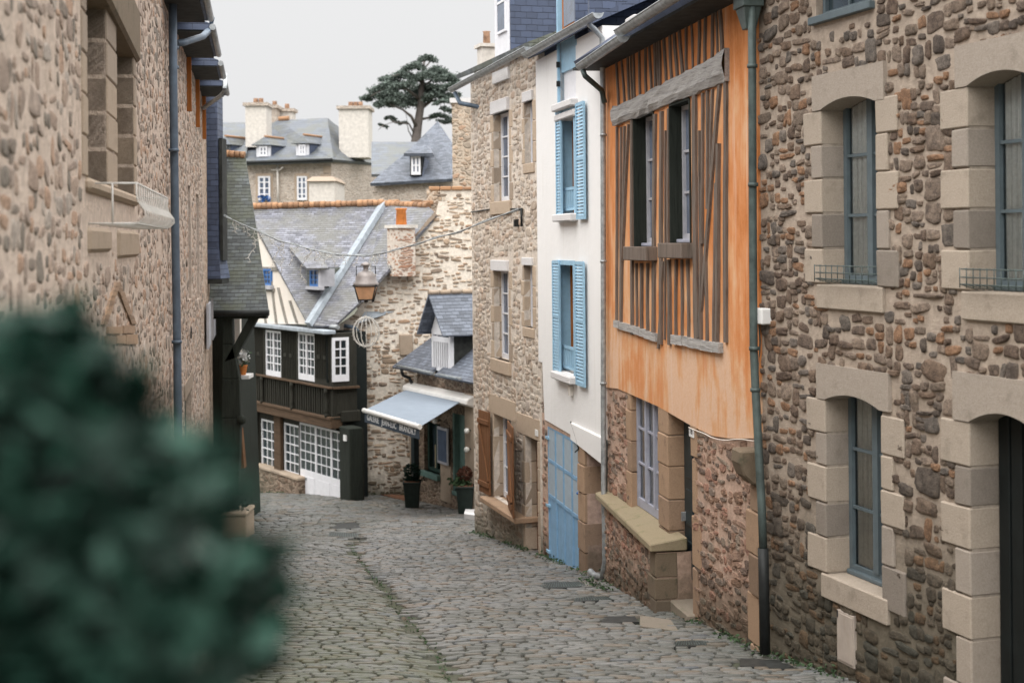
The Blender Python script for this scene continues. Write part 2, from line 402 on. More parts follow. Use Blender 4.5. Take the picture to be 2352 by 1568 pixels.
M['rub_low'] = mat_rubble('low_rubble', [(.26, .18, .13), (.32, .24, .18), (.20, .15, .11)], (.36, .28, .21), 4.0, 1.9, (.0, .06), bumpd=.06, seed=8)
D1 = (.3, 2.5, -.13)  # near house: band raised beyond the damp to paint in shade low down
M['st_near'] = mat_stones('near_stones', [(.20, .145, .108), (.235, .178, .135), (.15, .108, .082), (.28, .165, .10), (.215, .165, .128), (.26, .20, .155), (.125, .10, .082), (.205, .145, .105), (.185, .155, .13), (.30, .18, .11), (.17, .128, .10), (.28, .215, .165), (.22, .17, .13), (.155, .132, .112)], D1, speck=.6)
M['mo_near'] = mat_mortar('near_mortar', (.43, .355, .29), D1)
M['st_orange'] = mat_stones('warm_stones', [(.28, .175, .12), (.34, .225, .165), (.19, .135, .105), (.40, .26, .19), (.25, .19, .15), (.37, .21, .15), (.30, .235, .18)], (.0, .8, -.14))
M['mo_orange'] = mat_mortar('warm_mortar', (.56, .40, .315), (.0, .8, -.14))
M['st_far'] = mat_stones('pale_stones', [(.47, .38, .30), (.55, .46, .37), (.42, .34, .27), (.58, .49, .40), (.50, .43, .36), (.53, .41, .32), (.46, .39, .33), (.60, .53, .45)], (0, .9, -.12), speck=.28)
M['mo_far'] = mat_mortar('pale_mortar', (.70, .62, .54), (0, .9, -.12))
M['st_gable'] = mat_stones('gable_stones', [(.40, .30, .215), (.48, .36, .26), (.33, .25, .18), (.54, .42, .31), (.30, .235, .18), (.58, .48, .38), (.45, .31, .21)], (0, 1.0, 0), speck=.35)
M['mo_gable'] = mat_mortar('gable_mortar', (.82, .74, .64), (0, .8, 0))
M['st_left'] = mat_stones('pink_stones', [(.44, .33, .26), (.40, .31, .25), (.30, .245, .20), (.50, .38, .30), (.43, .34, .28), (.50, .34, .245), (.27, .23, .19), (.47, .40, .34)], speck=.4)
M['mo_left'] = mat_mortar('pink_mortar', (.60, .49, .41), bumpd=.03)
M['mortar'] = mat_plain('lime_mortar', (.33, .28, .23), .95, var=.15, nscale=12)
M['quoin_near'] = mat_block('pale_granite', (.37, .32, .275), var=.3, st=.45, stain=(.17, .145, .115))
M['quoin_warm'] = mat_block('warm_granite', (.36, .25, .175), var=.3, stain=(.14, .10, .07), st=.6)
M['quoin_far'] = mat_block('tan_granite', (.46, .37, .29), var=.2, st=.35, stain=(.25, .20, .15))
M['quoin_pink'] = mat_block('pink_granite', (.36, .29, .23), var=.22, st=.5, stain=(.18, .15, .11))
M['quoin_dark'] = mat_block('mossy_granite', (.17, .135, .10), var=.3, stain=(.05, .055, .035), st=.7)
M['sill_moss'] = mat_block('mossy_sill_stone', (.30, .25, .17), var=.15, stain=(.16, .15, .07), st=.8)
M['white_concrete'] = mat_block('white_lintel', (.70, .69, .70), var=.05, st=.2, stain=(.5, .48, .45))
M['step'] = mat_block('worn_step_stone', (.26, .225, .185), var=.15, st=.5, stain=(.15, .15, .10))
M['orange'] = mat_plaster('orange_lime_plaster', (.60, .29, .14), [(.30, (.48, .17, .05)), (.42, (.58, .225, .08)), (.50, (.62, .275, .12)), (.58, (.65, .36, .19)), (.68, (.68, .46, .32))], ((.70, .52, .40), .65), cs_=.75)
M['white'] = mat_plaster('white_limewash', (.80, .79, .78), [(.3, (.77, .76, .75)), (.7, (.82, .81, .80))], ((.64, .62, .58), .42))
M['cream'] = mat_plaster('cream_infill', (.76, .70, .62), [(.3, (.72, .64, .56)), (.7, (.80, .76, .71))])
M['timber_grey'] = mat_timber('weathered_grey_timber', (.145, .115, .095), axis=2)
M['timber_beam'] = mat_timber('weathered_beam', (.36, .345, .33), axis=0, bumpd=.03)
M['timber_dark'] = mat_timber('dark_oak', (.030, .029, .023), var=.5, axis=2)
M['timber_brown'] = mat_timber('dark_brown_timber', (.085, .055, .035), var=.5, axis=0)
M['timber_bracket'] = mat_timber('black_green_timber', (.022, .026, .021), var=.5, axis=2)
M['gable_timber'] = mat_timber('pale_grey_timber', (.24, .225, .20), axis=2)
M['shutter_brown'] = mat_timber('chestnut_shutter', (.17, .08, .038), var=.3, axis=2, bumpd=.003)
M['wood_orange'] = mat_timber('varnished_orange_wood', (.36, .13, .035), var=.25, axis=2, bumpd=.002)
M['blue'] = mat_plain('pale_blue_paint', (.30, .49, .64), .5, var=.06, bump=.001)
M['blue_door'] = mat_plain('garage_blue_paint', (.22, .39, .58), .5, var=.08, bump=.002, dirt=(.20, .33, .46))
M['blue_deep'] = mat_plain('deep_blue_paint', (.05, .16, .42), .45, var=.1)
M['frame_grey'] = mat_plain('slate_blue_frame_paint', (.105, .135, .15), .5, var=.08)
M['frame_lav'] = mat_plain('lavender_grey_frame_paint', (.36, .37, .44), .5, var=.08)
M['frame_lt'] = mat_plain('light_grey_frame_paint', (.42, .42, .45), .5, var=.08)
M['frame_white'] = mat_plain('white_window_paint', (.74, .74, .77), .5, var=.04)
M['door_black'] = mat_plain('near_black_door_paint', (.008, .011, .011), .6, var=.15)
M['door_dark'] = mat_plain('dark_teal_door_paint', (.022, .034, .038), .45, var=.15)
M['green_dark'] = mat_plain('dark_green_paint', (.028, .055, .045), .5, var=.2)
M['green_mid'] = mat_plain('grey_green_paint', (.10, .17, .15), .5, var=.1)
M['zinc'] = mat_plain('weathered_zinc', (.36, .38, .39), .45, .4, var=.2, nscale=9, spec=.4)
M['zinc_green'] = mat_plain('patinated_downpipe', (.085, .11, .105), .5, .2, var=.2, nscale=5)
M['zinc_blue'] = mat_plain('blue_grey_downpipe', (.11, .145, .19), .5, .2, var=.15, nscale=5)
M['lead'] = mat_plain('lead_flashing', (.33, .37, .41), .6, var=.12, nscale=4)
M['black_iron'] = mat_plain('black_iron', (.018, .02, .02), .55, var=.2)
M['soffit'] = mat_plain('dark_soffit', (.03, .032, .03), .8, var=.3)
M['glass'] = mat_glass('dark_window_glass')
M['door_pane'] = mat_plain('frosted_door_pane', (.38, .46, .53), .35, var=.06)
M['glass_blue'] = mat_glass('sky_lit_window_glass', (.07, .09, .13), .1)
M['clear'] = mat_clear('clear_glass')
M['curtain'] = mat_plain('net_curtain', (.82, .80, .79), .9, var=.08, nscale=20)
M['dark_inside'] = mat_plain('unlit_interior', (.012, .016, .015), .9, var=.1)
M['slate_blue'] = mat_slate('blue_slate', (.055, .072, .12), var=.25, lichen=.1)
M['slate_grey'] = mat_slate('old_grey_slate', (.165, .17, .20), var=.45, moss=(.15, .148, .13), lichen=.45, gap=.75, roww=.21, rowh=.105)
M['slate_moss'] = mat_slate('mossy_slate', (.075, .085, .088), var=.6, moss=(.075, .082, .052), lichen=.6, rowh=.105, roww=.20, bumpd=.05, gap=.85)
M['slate_bg'] = mat_slate('distant_slate', (.12, .135, .16), var=.18, moss=(.13, .135, .12), rowh=.3, roww=.4, lichen=.35)
M['slate_mid'] = mat_slate('small_grey_slate', (.11, .125, .155), var=.4, lichen=.35, gap=.6, roww=.22, rowh=.12)
M['awning'] = mat_plain('grey_blue_canvas', (.20, .235, .28), .9, var=.04, nscale=3)
M['awning_dk'] = mat_plain('dark_valance_canvas', (.055, .075, .10), .9, var=.05)
M['rail_grey'] = mat_plain('faded_white_rail', (.62, .60, .57), .6, var=.08)
M['iron_plate'] = mat_plain('cast_iron_cover', (.05, .052, .05), .55, .3, var=.3, nscale=20)
M['white_metal'] = mat_plain('white_enamel', (.72, .70, .67), .4, var=.04)
M['tile_orange'] = mat_block('orange_ridge_tile', (.38, .22, .13), var=.4, st=.5, stain=(.35, .28, .2))
M['pot_old'] = mat_plain('lichened_pot', (.40, .25, .17), .9, var=.25)
M['pot'] = mat_plain('terracotta', (.62, .22, .06), .8, var=.15)
M['copper'] = mat_plain('greyed_copper', (.30, .27, .26), .5, .3, var=.1)
M['amber'] = mat_plain('amber_lamp_glass', (.66, .38, .22), .25, var=.1)
M['planter'] = mat_plain('dark_planter_plastic', (.012, .022, .018), .5, var=.2)
M['string'] = mat_plain('white_wire', (.66, .64, .60), .6, var=.05)
M['globe'] = mat_plain('white_opal_glass', (.85, .85, .82), .3, var=.02)
M['cabinet'] = mat_plain('beige_cabinet_paint', (.42, .36, .31), .6, var=.08, nscale=3, dirt=(.33, .27, .22))
M['plate'] = mat_plain('enamel_plate', (.75, .75, .74), .4, var=.02)
M['ink'] = mat_plain('black_lettering', (.02, .02, .02), .6, var=.02)
M['lettering'] = mat_plain('white_lettering', (.80, .80, .80), .7, var=.02)
M['brick'] = mat_rubble('brick_chimney', [(.48, .27, .18), (.55, .34, .24), (.42, .26, .19)], (.70, .62, .54), 5, 2.6, (.03, .09), bumpd=.02, seed=9, rnd=.35)
M['soil'] = mat_plain('red_earth', (.20, .10, .06), .95, var=.3)
M['wall_plain'] = mat_plain('plain_render', (.64, .60, .55), .95, var=.1)
# ------------------------------------------------------------------ the lines of the house fronts
SH = Fac.vp(1745, 2620, 120, 25809)
OH = Fac.vp(1390, 1745, 600, 18183)
WH = Fac.vp(1241, 1390, 450, 21620)
FS = Fac.vp(1084, 1241, 200, 28496)
GH = Fac.vp(955, 1120, -520, 63425)
BH = Fac.vp(535, 762, -965, 74130)
LH = Fac.vp(-500, 466, 600, -4084)
NH = Fac.vp(466, 492, 600, -4084)

# ------------------------------------------------------------------ ground height
def _c(F, px, py, off=0.0):
    u, z = F.p(px, py, off); P = F.w(u, off, z); return (P.x, P.y, P.z)
CTRL = [_c(SH, 1752, 1496), _c(OH, 1740, 1490), _c(OH, 1613, 1443), _c(OH, 1532, 1410, -.25), _c(OH, 1400, 1350, -.25),
        _c(WH, 1382, 1325), _c(WH, 1330, 1316), _c(WH, 1262, 1286), _c(FS, 1215, 1268), _c(FS, 1150, 1243), _c(FS, 1091, 1224),
        _c(GH, 1080, 1178), _c(GH, 965, 1158), _c(BH, 790, 1146, .3), _c(BH, 690, 1135, .3), _c(BH, 560, 1132, .3)]
P_ = pt(830, 1132, 44.4); CTRL.append(tuple(P_))
P_ = pt(540, 1238, 33.5); CTRL.append(tuple(P_))
CT = np.array(CTRL)
def ground_np(X, Y):
    X = np.asarray(X, float); Y = np.asarray(Y, float)
    Yc = np.where(Y > 52, 52 + (Y - 52) * .02, Y); Yc = np.where(Yc < 3, 3, Yc)
    z = -(2.70 + .1177 * Yc)
    num = np.zeros_like(z); den = np.full_like(z, .15)
    for cx, cy, cz in CT:
        w = np.exp(-((X - cx) ** 2 + (Y - cy) ** 2) / (2 * 1.6 ** 2)); num += w * (cz + 2.70 + .1177 * cy); den += w
    z = z + num / den
    # shallow gutter line down the middle of the street
    cl = drain_x(Y); z = z - .05 * np.exp(-((X - cl) / .35) ** 2) * ((Y > 8) & (Y < 31))
    return z
_dl = [(1120, 1640), (1050, 1568), (1000, 1490), (925, 1400), (885, 1345), (805, 1245)]
def _flat(px, py):
    Y = 20.0
    for _ in range(40):
        r = ray(px, py); Y = 2.70 / max(.02, (-r.z - .1177))
    return r.x * Y, Y
DL = np.array([_flat(*q) for q in _dl])
def drain_x(Y): return np.interp(Y, DL[:, 1], DL[:, 0])
def gz(x, y): return float(ground_np(np.array([x]), np.array([y]))[0])
def gpt(px, py):            # where a picture ray meets the ground
    Y = 14.0; r = ray(px, py)
    for k in range(4000):
        if r.z * Y < gz(r.x * Y, Y): break
        Y += .01
    return Vector((r.x * Y, Y, gz(r.x * Y, Y)))
for F_ in (SH, OH, WH, FS, GH, BH, LH, NH): F_.z0 = gz(F_.A.x, F_.A.y)
LH.z0 = -5.0

def wall_grid(name, mat, root, u0, u1, z0, z1, holes=(), step=.25, zb=None, zt=None, y=0.0, th=.35, ul=None, ur=None):
    def lines(a, b, cuts):
        cuts = sorted({a, b} | {c for c in cuts if a < c < b}); out = []
        for i in range(len(cuts) - 1):
            n = max(1, int(round((cuts[i + 1] - cuts[i]) / step))); out += list(np.linspace(cuts[i], cuts[i + 1], n, endpoint=False))
        return out + [b]
    us = lines(u0, u1, [h[0] for h in holes] + [h[1] for h in holes]); zs = lines(z0, z1, [h[2] for h in holes] + [h[3] for h in holes])
    us = np.array(us); zs = np.array(zs); nu, nz = len(us), len(zs)
    U, Z = np.meshgrid(us, zs, indexing='ij')
    if zb is not None: Z = np.maximum(Z, np.array([zb(u) for u in us])[:, None])
    if zt is not None: Z = np.minimum(Z, np.array([zt(u) for u in us])[:, None])
    verts = np.stack([U, np.full_like(U, y), Z], -1).reshape(-1, 3)
    keep = np.ones((nu - 1, nz - 1), bool)
    uc = (us[:-1] + us[1:]) / 2; zc = (zs[:-1] + zs[1:]) / 2
    for a, b, c, d in holes: keep &= ~(((uc > a) & (uc < b))[:, None] & ((zc > c) & (zc < d))[None, :])
    flat = ((Z[:-1, 1:] - Z[:-1, :-1]) < 1e-5) & ((Z[1:, 1:] - Z[1:, :-1]) < 1e-5); keep &= ~flat
    I, J = np.nonzero(keep); a = I * nz + J
    faces = np.stack([a, a + nz, a + nz + 1, a + 1], -1)
    verts = list(map(tuple, verts.tolist())); faces = faces.tolist()
    # edges closed by a return of thickness th (outer rim and holes)
    mb_v = verts; b0 = len(mb_v)
    def ret(p, q):
        k = len(mb_v); mb_v.extend([p, q, (q[0], q[1] + th, q[2]), (p[0], p[1] + th, p[2])]); faces.append([k, k + 3, k + 2, k + 1])
    for h in holes:
        a_, b_, c_, d_ = h
        ret((a_, y, d_), (a_, y, c_)); ret((b_, y, c_), (b_, y, d_)); ret((a_, y, c_), (b_, y, c_)); ret((b_, y, d_), (a_, y, d_))
    zb0 = max(z0, zb(u0)) if zb else z0; zt0 = min(z1, zt(u0)) if zt else z1; zb1 = max(z0, zb(u1)) if zb else z0; zt1 = min(z1, zt(u1)) if zt else z1
    def strip(u, za, zc_, rev):
        k = len(mb_v); mb_v.extend([(u, y, za), (u, y, zc_), (u, y + th, zc_), (u, y + th, za)])
        faces.append([k, k + 1, k + 2, k + 3] if rev else [k + 3, k + 2, k + 1, k])
    strip(u0, zb0, zt0, True); strip(u1, zb1, zt1, False)
    if zb:
        for i in range(nu - 1): ret((us[i], y, max(z0, zb(us[i]))), (us[i + 1], y, max(z0, zb(us[i + 1]))))
    if zt:
        for i in range(nu - 1):
            ret((us[i + 1], y, min(z1, zt(us[i + 1]))), (us[i], y, min(z1, zt(us[i]))))
    me = bpy.data.meshes.new(name); me.from_pydata(mb_v, [], faces); me.update()
    uvl = me.uv_layers.new(name='UVMap'); li = np.zeros(len(me.loops), int); me.loops.foreach_get('vertex_index', li)
    co = np.array(mb_v)[li]; uvl.data.foreach_set('uv', np.stack([co[:, 0] + co[:, 1], co[:, 2]], -1).ravel())
    me.materials.append(mat); o = bpy.data.objects.new(name, me); C.objects.link(o); o.parent = root
    return o

def warp(u, z, k=1.0):
    du = .05 * np.sin(z * 2.3 + 1.3 * np.sin(u * 1.1)) + .03 * np.sin(z * 6.1 + u * 3.7)
    dz = .06 * np.sin(u * 1.9 + 1.7 * np.sin(z * .9)) + .03 * np.sin(u * 5.3 + z * 4.1) + .012 * np.sin(u * 13.1 + z * 9.3)
    return u + du * k, z + dz * k
def add_stones(o, mat, u0, u1, z0, z1, holes=(), zb=None, zt=None, w=(.10, .42), h=(.07, .26), gap=.03, skip=.05, lift=.03, band=.5, seed=0, y=0.0, big=.12, wk=1.0, P=12, ang=.4):
    """field stones laid in lime mortar, joined into the wall's own mesh"""
    rnd = random.Random(seed); rects = []
    def split(a, b, c, d):
        W, H = b - a, d - c; tw, th_ = w[0] + (w[1] - w[0]) * rnd.random() ** 1.4, h[0] + (h[1] - h[0]) * rnd.random() ** 1.4
        if W <= tw * 1.25 and H <= th_ * 1.25 or (W < w[0] * 1.7 and H < h[0] * 1.7): rects.append((a, b, c, d)); return
        f = rnd.uniform(.34, .66)
        if W / tw > H / th_: m_ = a + W * f; split(a, m_, c, d); split(m_, b, c, d)
        else: m_ = c + H * f; split(a, b, c, m_); split(a, b, m_, d)
    z = z0
    while z < z1:
        bh = rnd.uniform(.6, 1.3) * band; u = u0 - rnd.uniform(0, .4)
        while u < u1: bw = rnd.uniform(.7, 1.6) * band * 1.5; split(u, u + bw, z, z + bh); u += bw
        z += bh
    th = np.arange(P) / P * 2 * np.pi; V = []; nst = 0
    for (a, b, c, d) in rects:
        if rnd.random() < skip: continue
        cu, cz = (a + b) / 2, (c + d) / 2; cu, cz = warp(cu, cz, wk); hw, hh = (b - a) / 2 - gap * rnd.uniform(.3, .75), (d - c) / 2 - gap * rnd.uniform(.3, .75)
        if hw < .025 or hh < .02: continue
        if cu - hw < u0 + .01 or cu + hw > u1 - .01: 
            hw = min(cu - u0, u1 - cu) - .015
            if hw < .03: continue
        if any(cu + hw * .85 > q[0] and cu - hw * .85 < q[1] and cz + hh * .85 > q[2] and cz - hh * .85 < q[3] for q in holes): continue
        if zb and cz - hh * .9 < zb(cu): continue
        if zt and cz + hh * .9 > zt(cu): continue
        e_ = rnd.uniform(3.0, 9.0) if ang < .7 else rnd.uniform(3.5, 14); ct, st_ = np.cos(th), np.sin(th)
        rr = (np.abs(ct) ** e_ + np.abs(st_) ** e_) ** (-1 / e_)
        p1, p2 = rnd.uniform(0, 6.3), rnd.uniform(0, 6.3); rr = rr * (1 + (.04 + .05 * ang) * np.sin(2 * th + p1) + (.03 + .05 * ang) * np.sin(3 * th + p2)) * (1 + np.array([rnd.uniform(-.03 - .06 * ang, .03 + .05 * ang) for _ in range(P)]))
        rot = rnd.gauss(0, .09); x = hw * rr * ct; zz = hh * rr * st_; x, zz = x * math.cos(rot) - zz * math.sin(rot), x * math.sin(rot) + zz * math.cos(rot)
        L0 = lift * rnd.uniform(.35, 1.15); tx, tz = rnd.gauss(0, .05), rnd.gauss(0, .06)
        for sc, dy in (((1.05, .015), (1.0, -.45 * L0), (.88, -.92 * L0), (.5, -L0)) if ang < .7 else ((1.04, .015), (1.0, -.5 * L0), (.90, -.95 * L0), (.55, -L0))):
            V.append(np.stack([cu + x * sc, y + dy + tx * x * sc + tz * zz * sc + np.array([rnd.uniform(-.12, .12) for _ in range(P)]) * L0 * (1 + ang), cz + zz * sc], -1))
        V.append(np.array([[cu, y - L0 * 1.03, cz]])); nst += 1
    V = np.concatenate(V); nv = 4 * P + 1; base = len(o.data.vertices); me = o.data
    q = []
    for r_ in range(3):
        for k in range(P): k2 = (k + 1) % P; q.append((r_ * P + k, r_ * P + k2, (r_ + 1) * P + k2, (r_ + 1) * P + k))
    t3 = [(3 * P + k, 3 * P + (k + 1) % P, 4 * P) for k in range(P)]
    nf0 = len(me.polygons); old_v = np.zeros(base * 3); me.vertices.foreach_get('co', old_v)
    faces = [tuple(p.vertices) for p in me.polygons]
    for s_ in range(nst):
        b_ = base + s_ * nv
        faces += [(b_ + f[0], b_ + f[1], b_ + f[2], b_ + f[3]) for f in q] + [(b_ + f[0], b_ + f[1], b_ + f[2]) for f in t3]
    allv = np.concatenate([old_v.reshape(-1, 3), V]); n2 = bpy.data.meshes.new(me.name); n2.from_pydata(allv.tolist(), [], faces)
    n2.materials.append(me.materials[0]); n2.materials.append(mat)
    mi = np.zeros(len(faces), int); mi[nf0:] = 1; n2.polygons.foreach_set('material_index', mi); sm = np.zeros(len(faces), bool); sm[nf0:] = ang < .7; n2.polygons.foreach_set('use_smooth', sm)
    n2.update(); o.data = n2; bpy.data.meshes.remove(me); return o

def lerpf(pts):
    xs = [p[0] for p in pts]; ys = [p[1] for p in pts]
    return lambda u: float(np.interp(u, xs, ys))

def blocks(root, parent, mat, sides, name='surround'):
    """dressed stones: list of (u0,u1,y0,y1,z0,z1)"""
    groups = []
    for q in sorted(sides, key=lambda q: q[0]):
        for g in groups:
            if any(q[0] < h[1] + .03 and q[1] > h[0] - .03 for h in g): g.append(q); break
        else: groups.append([q])
    for g in groups:
        m = MB()
        for q in g: m.box(*q, jit=.004)
        o = m.build('jamb' if name == 'surround' else name, mat, parent, bevel=.012)
    return o

def jambs(F, u0, u1, off, ysL, ysR, xL, xR, wn, ww, proud=.030, gap=.006):
    """left and right jamb stones from joint heights read at picture columns xL and xR"""
    out = []
    for side, ys, px in ((0, ysL, xL), (1, ysR, xR)):
        zs = [F.z(px, y) for y in ys]
        for i in range(len(zs) - 1):
            w = ww if i % 2 == 0 else wn
            zt, zb = zs[i] - gap, zs[i + 1] + gap
            if side == 0: out.append((u0 - w, u0, -proud - random.uniform(0, .006), off + .08, zb, zt))
            else: out.append((u1, u1 + w, -proud - random.uniform(0, .006), off + .08, zb, zt))
    return out

def arch_lintel(u0, u1, z_spring, rise, zt, over, y0, y1, mat, parent, flatn=12, name='lintel'):
    m = MB(); top = [(u0 - over, zt), (u1 + over, zt)]
    arc = [(u0 + (u1 - u0) * k / flatn, z_spring + rise * (1 - (2 * k / flatn - 1) ** 2)) for k in range(flatn + 1)]
    # strips between the arc and the top keep every face convex
    xs = [u0 - over] + [a[0] for a in arc] + [u1 + over]; zs = [z_spring] + [a[1] for a in arc] + [z_spring]
    b = m.add([(x, y0, z) for x, z in zip(xs, zs)] + [(x, y0, zt) for x in xs] + [(x, y1, z) for x, z in zip(xs, zs)] + [(x, y1, zt) for x in xs])
    n = len(xs)
    for i in range(n - 1):
        m.face((b + i, b + i + 1, b + n + i + 1, b + n + i)); m.face((b + 2 * n + i, b + 3 * n + i, b + 3 * n + i + 1, b + 2 * n + i + 1))
        m.face((b + i, b + 2 * n + i, b + 2 * n + i + 1, b + i + 1)); m.face((b + n + i, b + n + i + 1, b + 3 * n + i + 1, b + 3 * n + i))
    m.face((b, b + n, b + 3 * n, b + 2 * n)); m.face((b + n - 1, b + 3 * n - 1, b + 4 * n - 1, b + 2 * n - 1))
    return m.build(name, mat, parent)

def window(root, u0, u1, z0, z1, off, cols=2, rows=3, mat='frame_grey', glass='glass', fr=.05, bar=.025, leaf=1, curtain=False, bottom=.0, label=None, name='window', back=.5):
    m = MB(); y0, y1 = off, off + .06
    m.box(u0, u0 + fr, y0, y1, z0, z1); m.box(u1 - fr, u1, y0, y1, z0, z1)
    m.box(u0 + fr, u1 - fr, y0 + .002, y1, z0, z0 + fr + bottom); m.box(u0 + fr, u1 - fr, y0 + .002, y1, z1 - fr, z1)
    a, b, c, d = u0 + fr, u1 - fr, z0 + fr + bottom, z1 - fr
    lw = (b - a) / leaf
    for k in range(leaf):
        la, lb = a + lw * k, a + lw * (k + 1)
        if leaf > 1:
            e_ = min(.05, fr)
            if k: m.box(la - e_ * .1, la + e_, y0 - .012, y1, c, d)
            if k < leaf - 1: m.box(lb - e_, lb - e_ * .15, y0 - .008, y1 - .002, c, d)
        for i in range(1, cols):
            x = la + lw * i / cols; m.box(x - bar / 2, x + bar / 2, y0 + .012, y0 + .035, c, d)
        for j in range(1, rows):
            z = c + (d - c) * j / rows; m.box(la, lb, y0 + .010, y0 + .037, z - bar / 2, z + bar / 2)
    w = m.build(name, M[mat], root, label=label)
    if curtain: MB().quad([(u0 + .01, off + .04, z0 + .01), (u1 - .01, off + .04, z0 + .01), (u1 - .01, off + .04, z1 - .01), (u0 + .01, off + .04, z1 - .01)]).build('pane', M['clear'], w)
    else: MB().box(u0 + .01, u1 - .01, off + .04, off + .046, z0 + .01, z1 - .01).build('pane', M[glass], w)
    if curtain:
        cm = MB(); n = 90; mid = (u0 + u1) / 2
        for (ca, cb) in ((u0 + fr * .6, mid - .02), (mid + .02, u1 - fr * .6)):
            pts = []
            for k in range(n + 1):
                x = ca + (cb - ca) * k / n; yy = off + .075 + .018 * math.sin(k * .9 + math.sin(k * .23) * 2) + .01 * math.sin(k * .31)
                pts.append((x, yy))
            bb = cm.add([(x, y, z0) for x, y in pts] + [(x, y, z1) for x, y in pts])
            for k in range(n): cm.face((bb + k, bb + k + 1, bb + n + 2 + k, bb + n + 1 + k), True)
        cm.build('curtain', M['curtain'], w)
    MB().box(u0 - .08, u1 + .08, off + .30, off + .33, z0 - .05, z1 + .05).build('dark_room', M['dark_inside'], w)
    return w

def gutter(root, name, P0, P1, r=.075, mat='zinc', seams=.55, ends=True):
    """half-round hanging gutter between two local points, with soldered seams"""
    P0, P1 = Vector(P0), Vector(P1); L_ = (P1 - P0).length; m = MB()
    m.tube([P0, P1], r, 9, cap=False, open_top=True)
    m.tube([P0, P1], r * .9, 9, cap=False, open_top=True)
    d = (P1 - P0).normalized(); side = d.cross(Vector((0, 0, 1))).normalized()
    for s_ in (-1, 1): m.tube([P0 + side * r * s_, P1 + side * r * s_], .011, 6)
    n = int(L_ / seams)
    for k in range(1, n):
        c = P0 + d * (k * seams); m.tube([c - d * .006, c + d * .006], r + .005, 9, cap=False, open_top=True)
    for c in (P0, P1):     # closed ends
        up = side.cross(d); ring = [c + side * math.cos(math.pi + math.pi * k / 8) * r - up * abs(math.sin(math.pi * k / 8)) * r * (1 if up.z > 0 else -1) for k in range(9)]
        b = m.add(ring); m.face([b + i for i in range(9)])
    return m.build(name, M[mat], root)

def pipe(root, pts, r=.045, mat='zinc_green', collars=(), name='downpipe'):
    m = MB(); m.tube(pts, r, 10); r = r[0] if isinstance(r, list) else r
    for (p, ax) in collars:
        p = Vector(p); ax = Vector(ax); m.tube([p - ax * .02, p + ax * .02], r * 1.25, 10)
    return m.build(name, M[mat], root)

# ================================================================== GROUND
def build_ground():
    xs = np.concatenate([np.linspace(-400, -20, 20), np.arange(-18, 12, .5), np.linspace(14, 400, 20)])
    ys = np.concatenate([np.array([-60, -30, -10, 0]), np.arange(2, 62, .5), np.linspace(64, 900, 24)])
    X, Y = np.meshgrid(xs, ys, indexing='ij'); Z = ground_np(X, Y) - .018
    v = np.stack([X, Y, Z], -1).reshape(-1, 3); ny = len(ys)
    I, J = np.meshgrid(range(len(xs) - 1), range(ny - 1), indexing='ij'); a = (I * ny + J).ravel()
    f = np.stack([a, a + ny, a + ny + 1, a + 1], -1)
    me = bpy.data.meshes.new('ground'); me.from_pydata(v.tolist(), [], f.tolist()); me.update()
    t = NT('street_bedding'); ob = t.co.outputs['Object']
    t.col(t.ramp(t.noise(ob, 1.2, 6, .7), [(.35, (.055, .053, .045)), (.52, (.06, .066, .038)), (.7, (.09, .083, .068))])); t.rough(.9)
    t.bump(t.noise(ob, 30, 4), .01)
    me.materials.append(t.m); o = bpy.data.objects.new('ground', me); C.objects.link(o); o['kind'] = 'structure'
COVERS = []
def inpoly(x, y, P):
    c = False; n = len(P)
    for i in range(n):
        x1, y1 = P[i]; x2, y2 = P[(i + 1) % n]
        if (y1 > y) != (y2 > y) and x < (x2 - x1) * (y - y1) / (y2 - y1) + x1: c = not c
    return c
for q_ in ([(752, 1234), (826, 1238), (822, 1226), (758, 1222)], [(760, 1216), (830, 1214), (815, 1200), (775, 1203)], [(1236, 1354), (1352, 1350), (1330, 1337), (1250, 1339)], [(1318, 1384), (1412, 1380), (1392, 1370), (1322, 1373)],
           [(1548, 1488), (1640, 1484), (1622, 1472), (1556, 1474)], [(1470, 1440), (1560, 1452), (1540, 1425), (1470, 1415)], [(1380, 1434), (1468, 1430), (1455, 1414), (1388, 1418)], [(1700, 1532), (1830, 1540), (1800, 1518), (1700, 1514)]):
    COVERS.append([(p_.x, p_.y) for p_ in [gpt(*v_) for v_ in q_]])
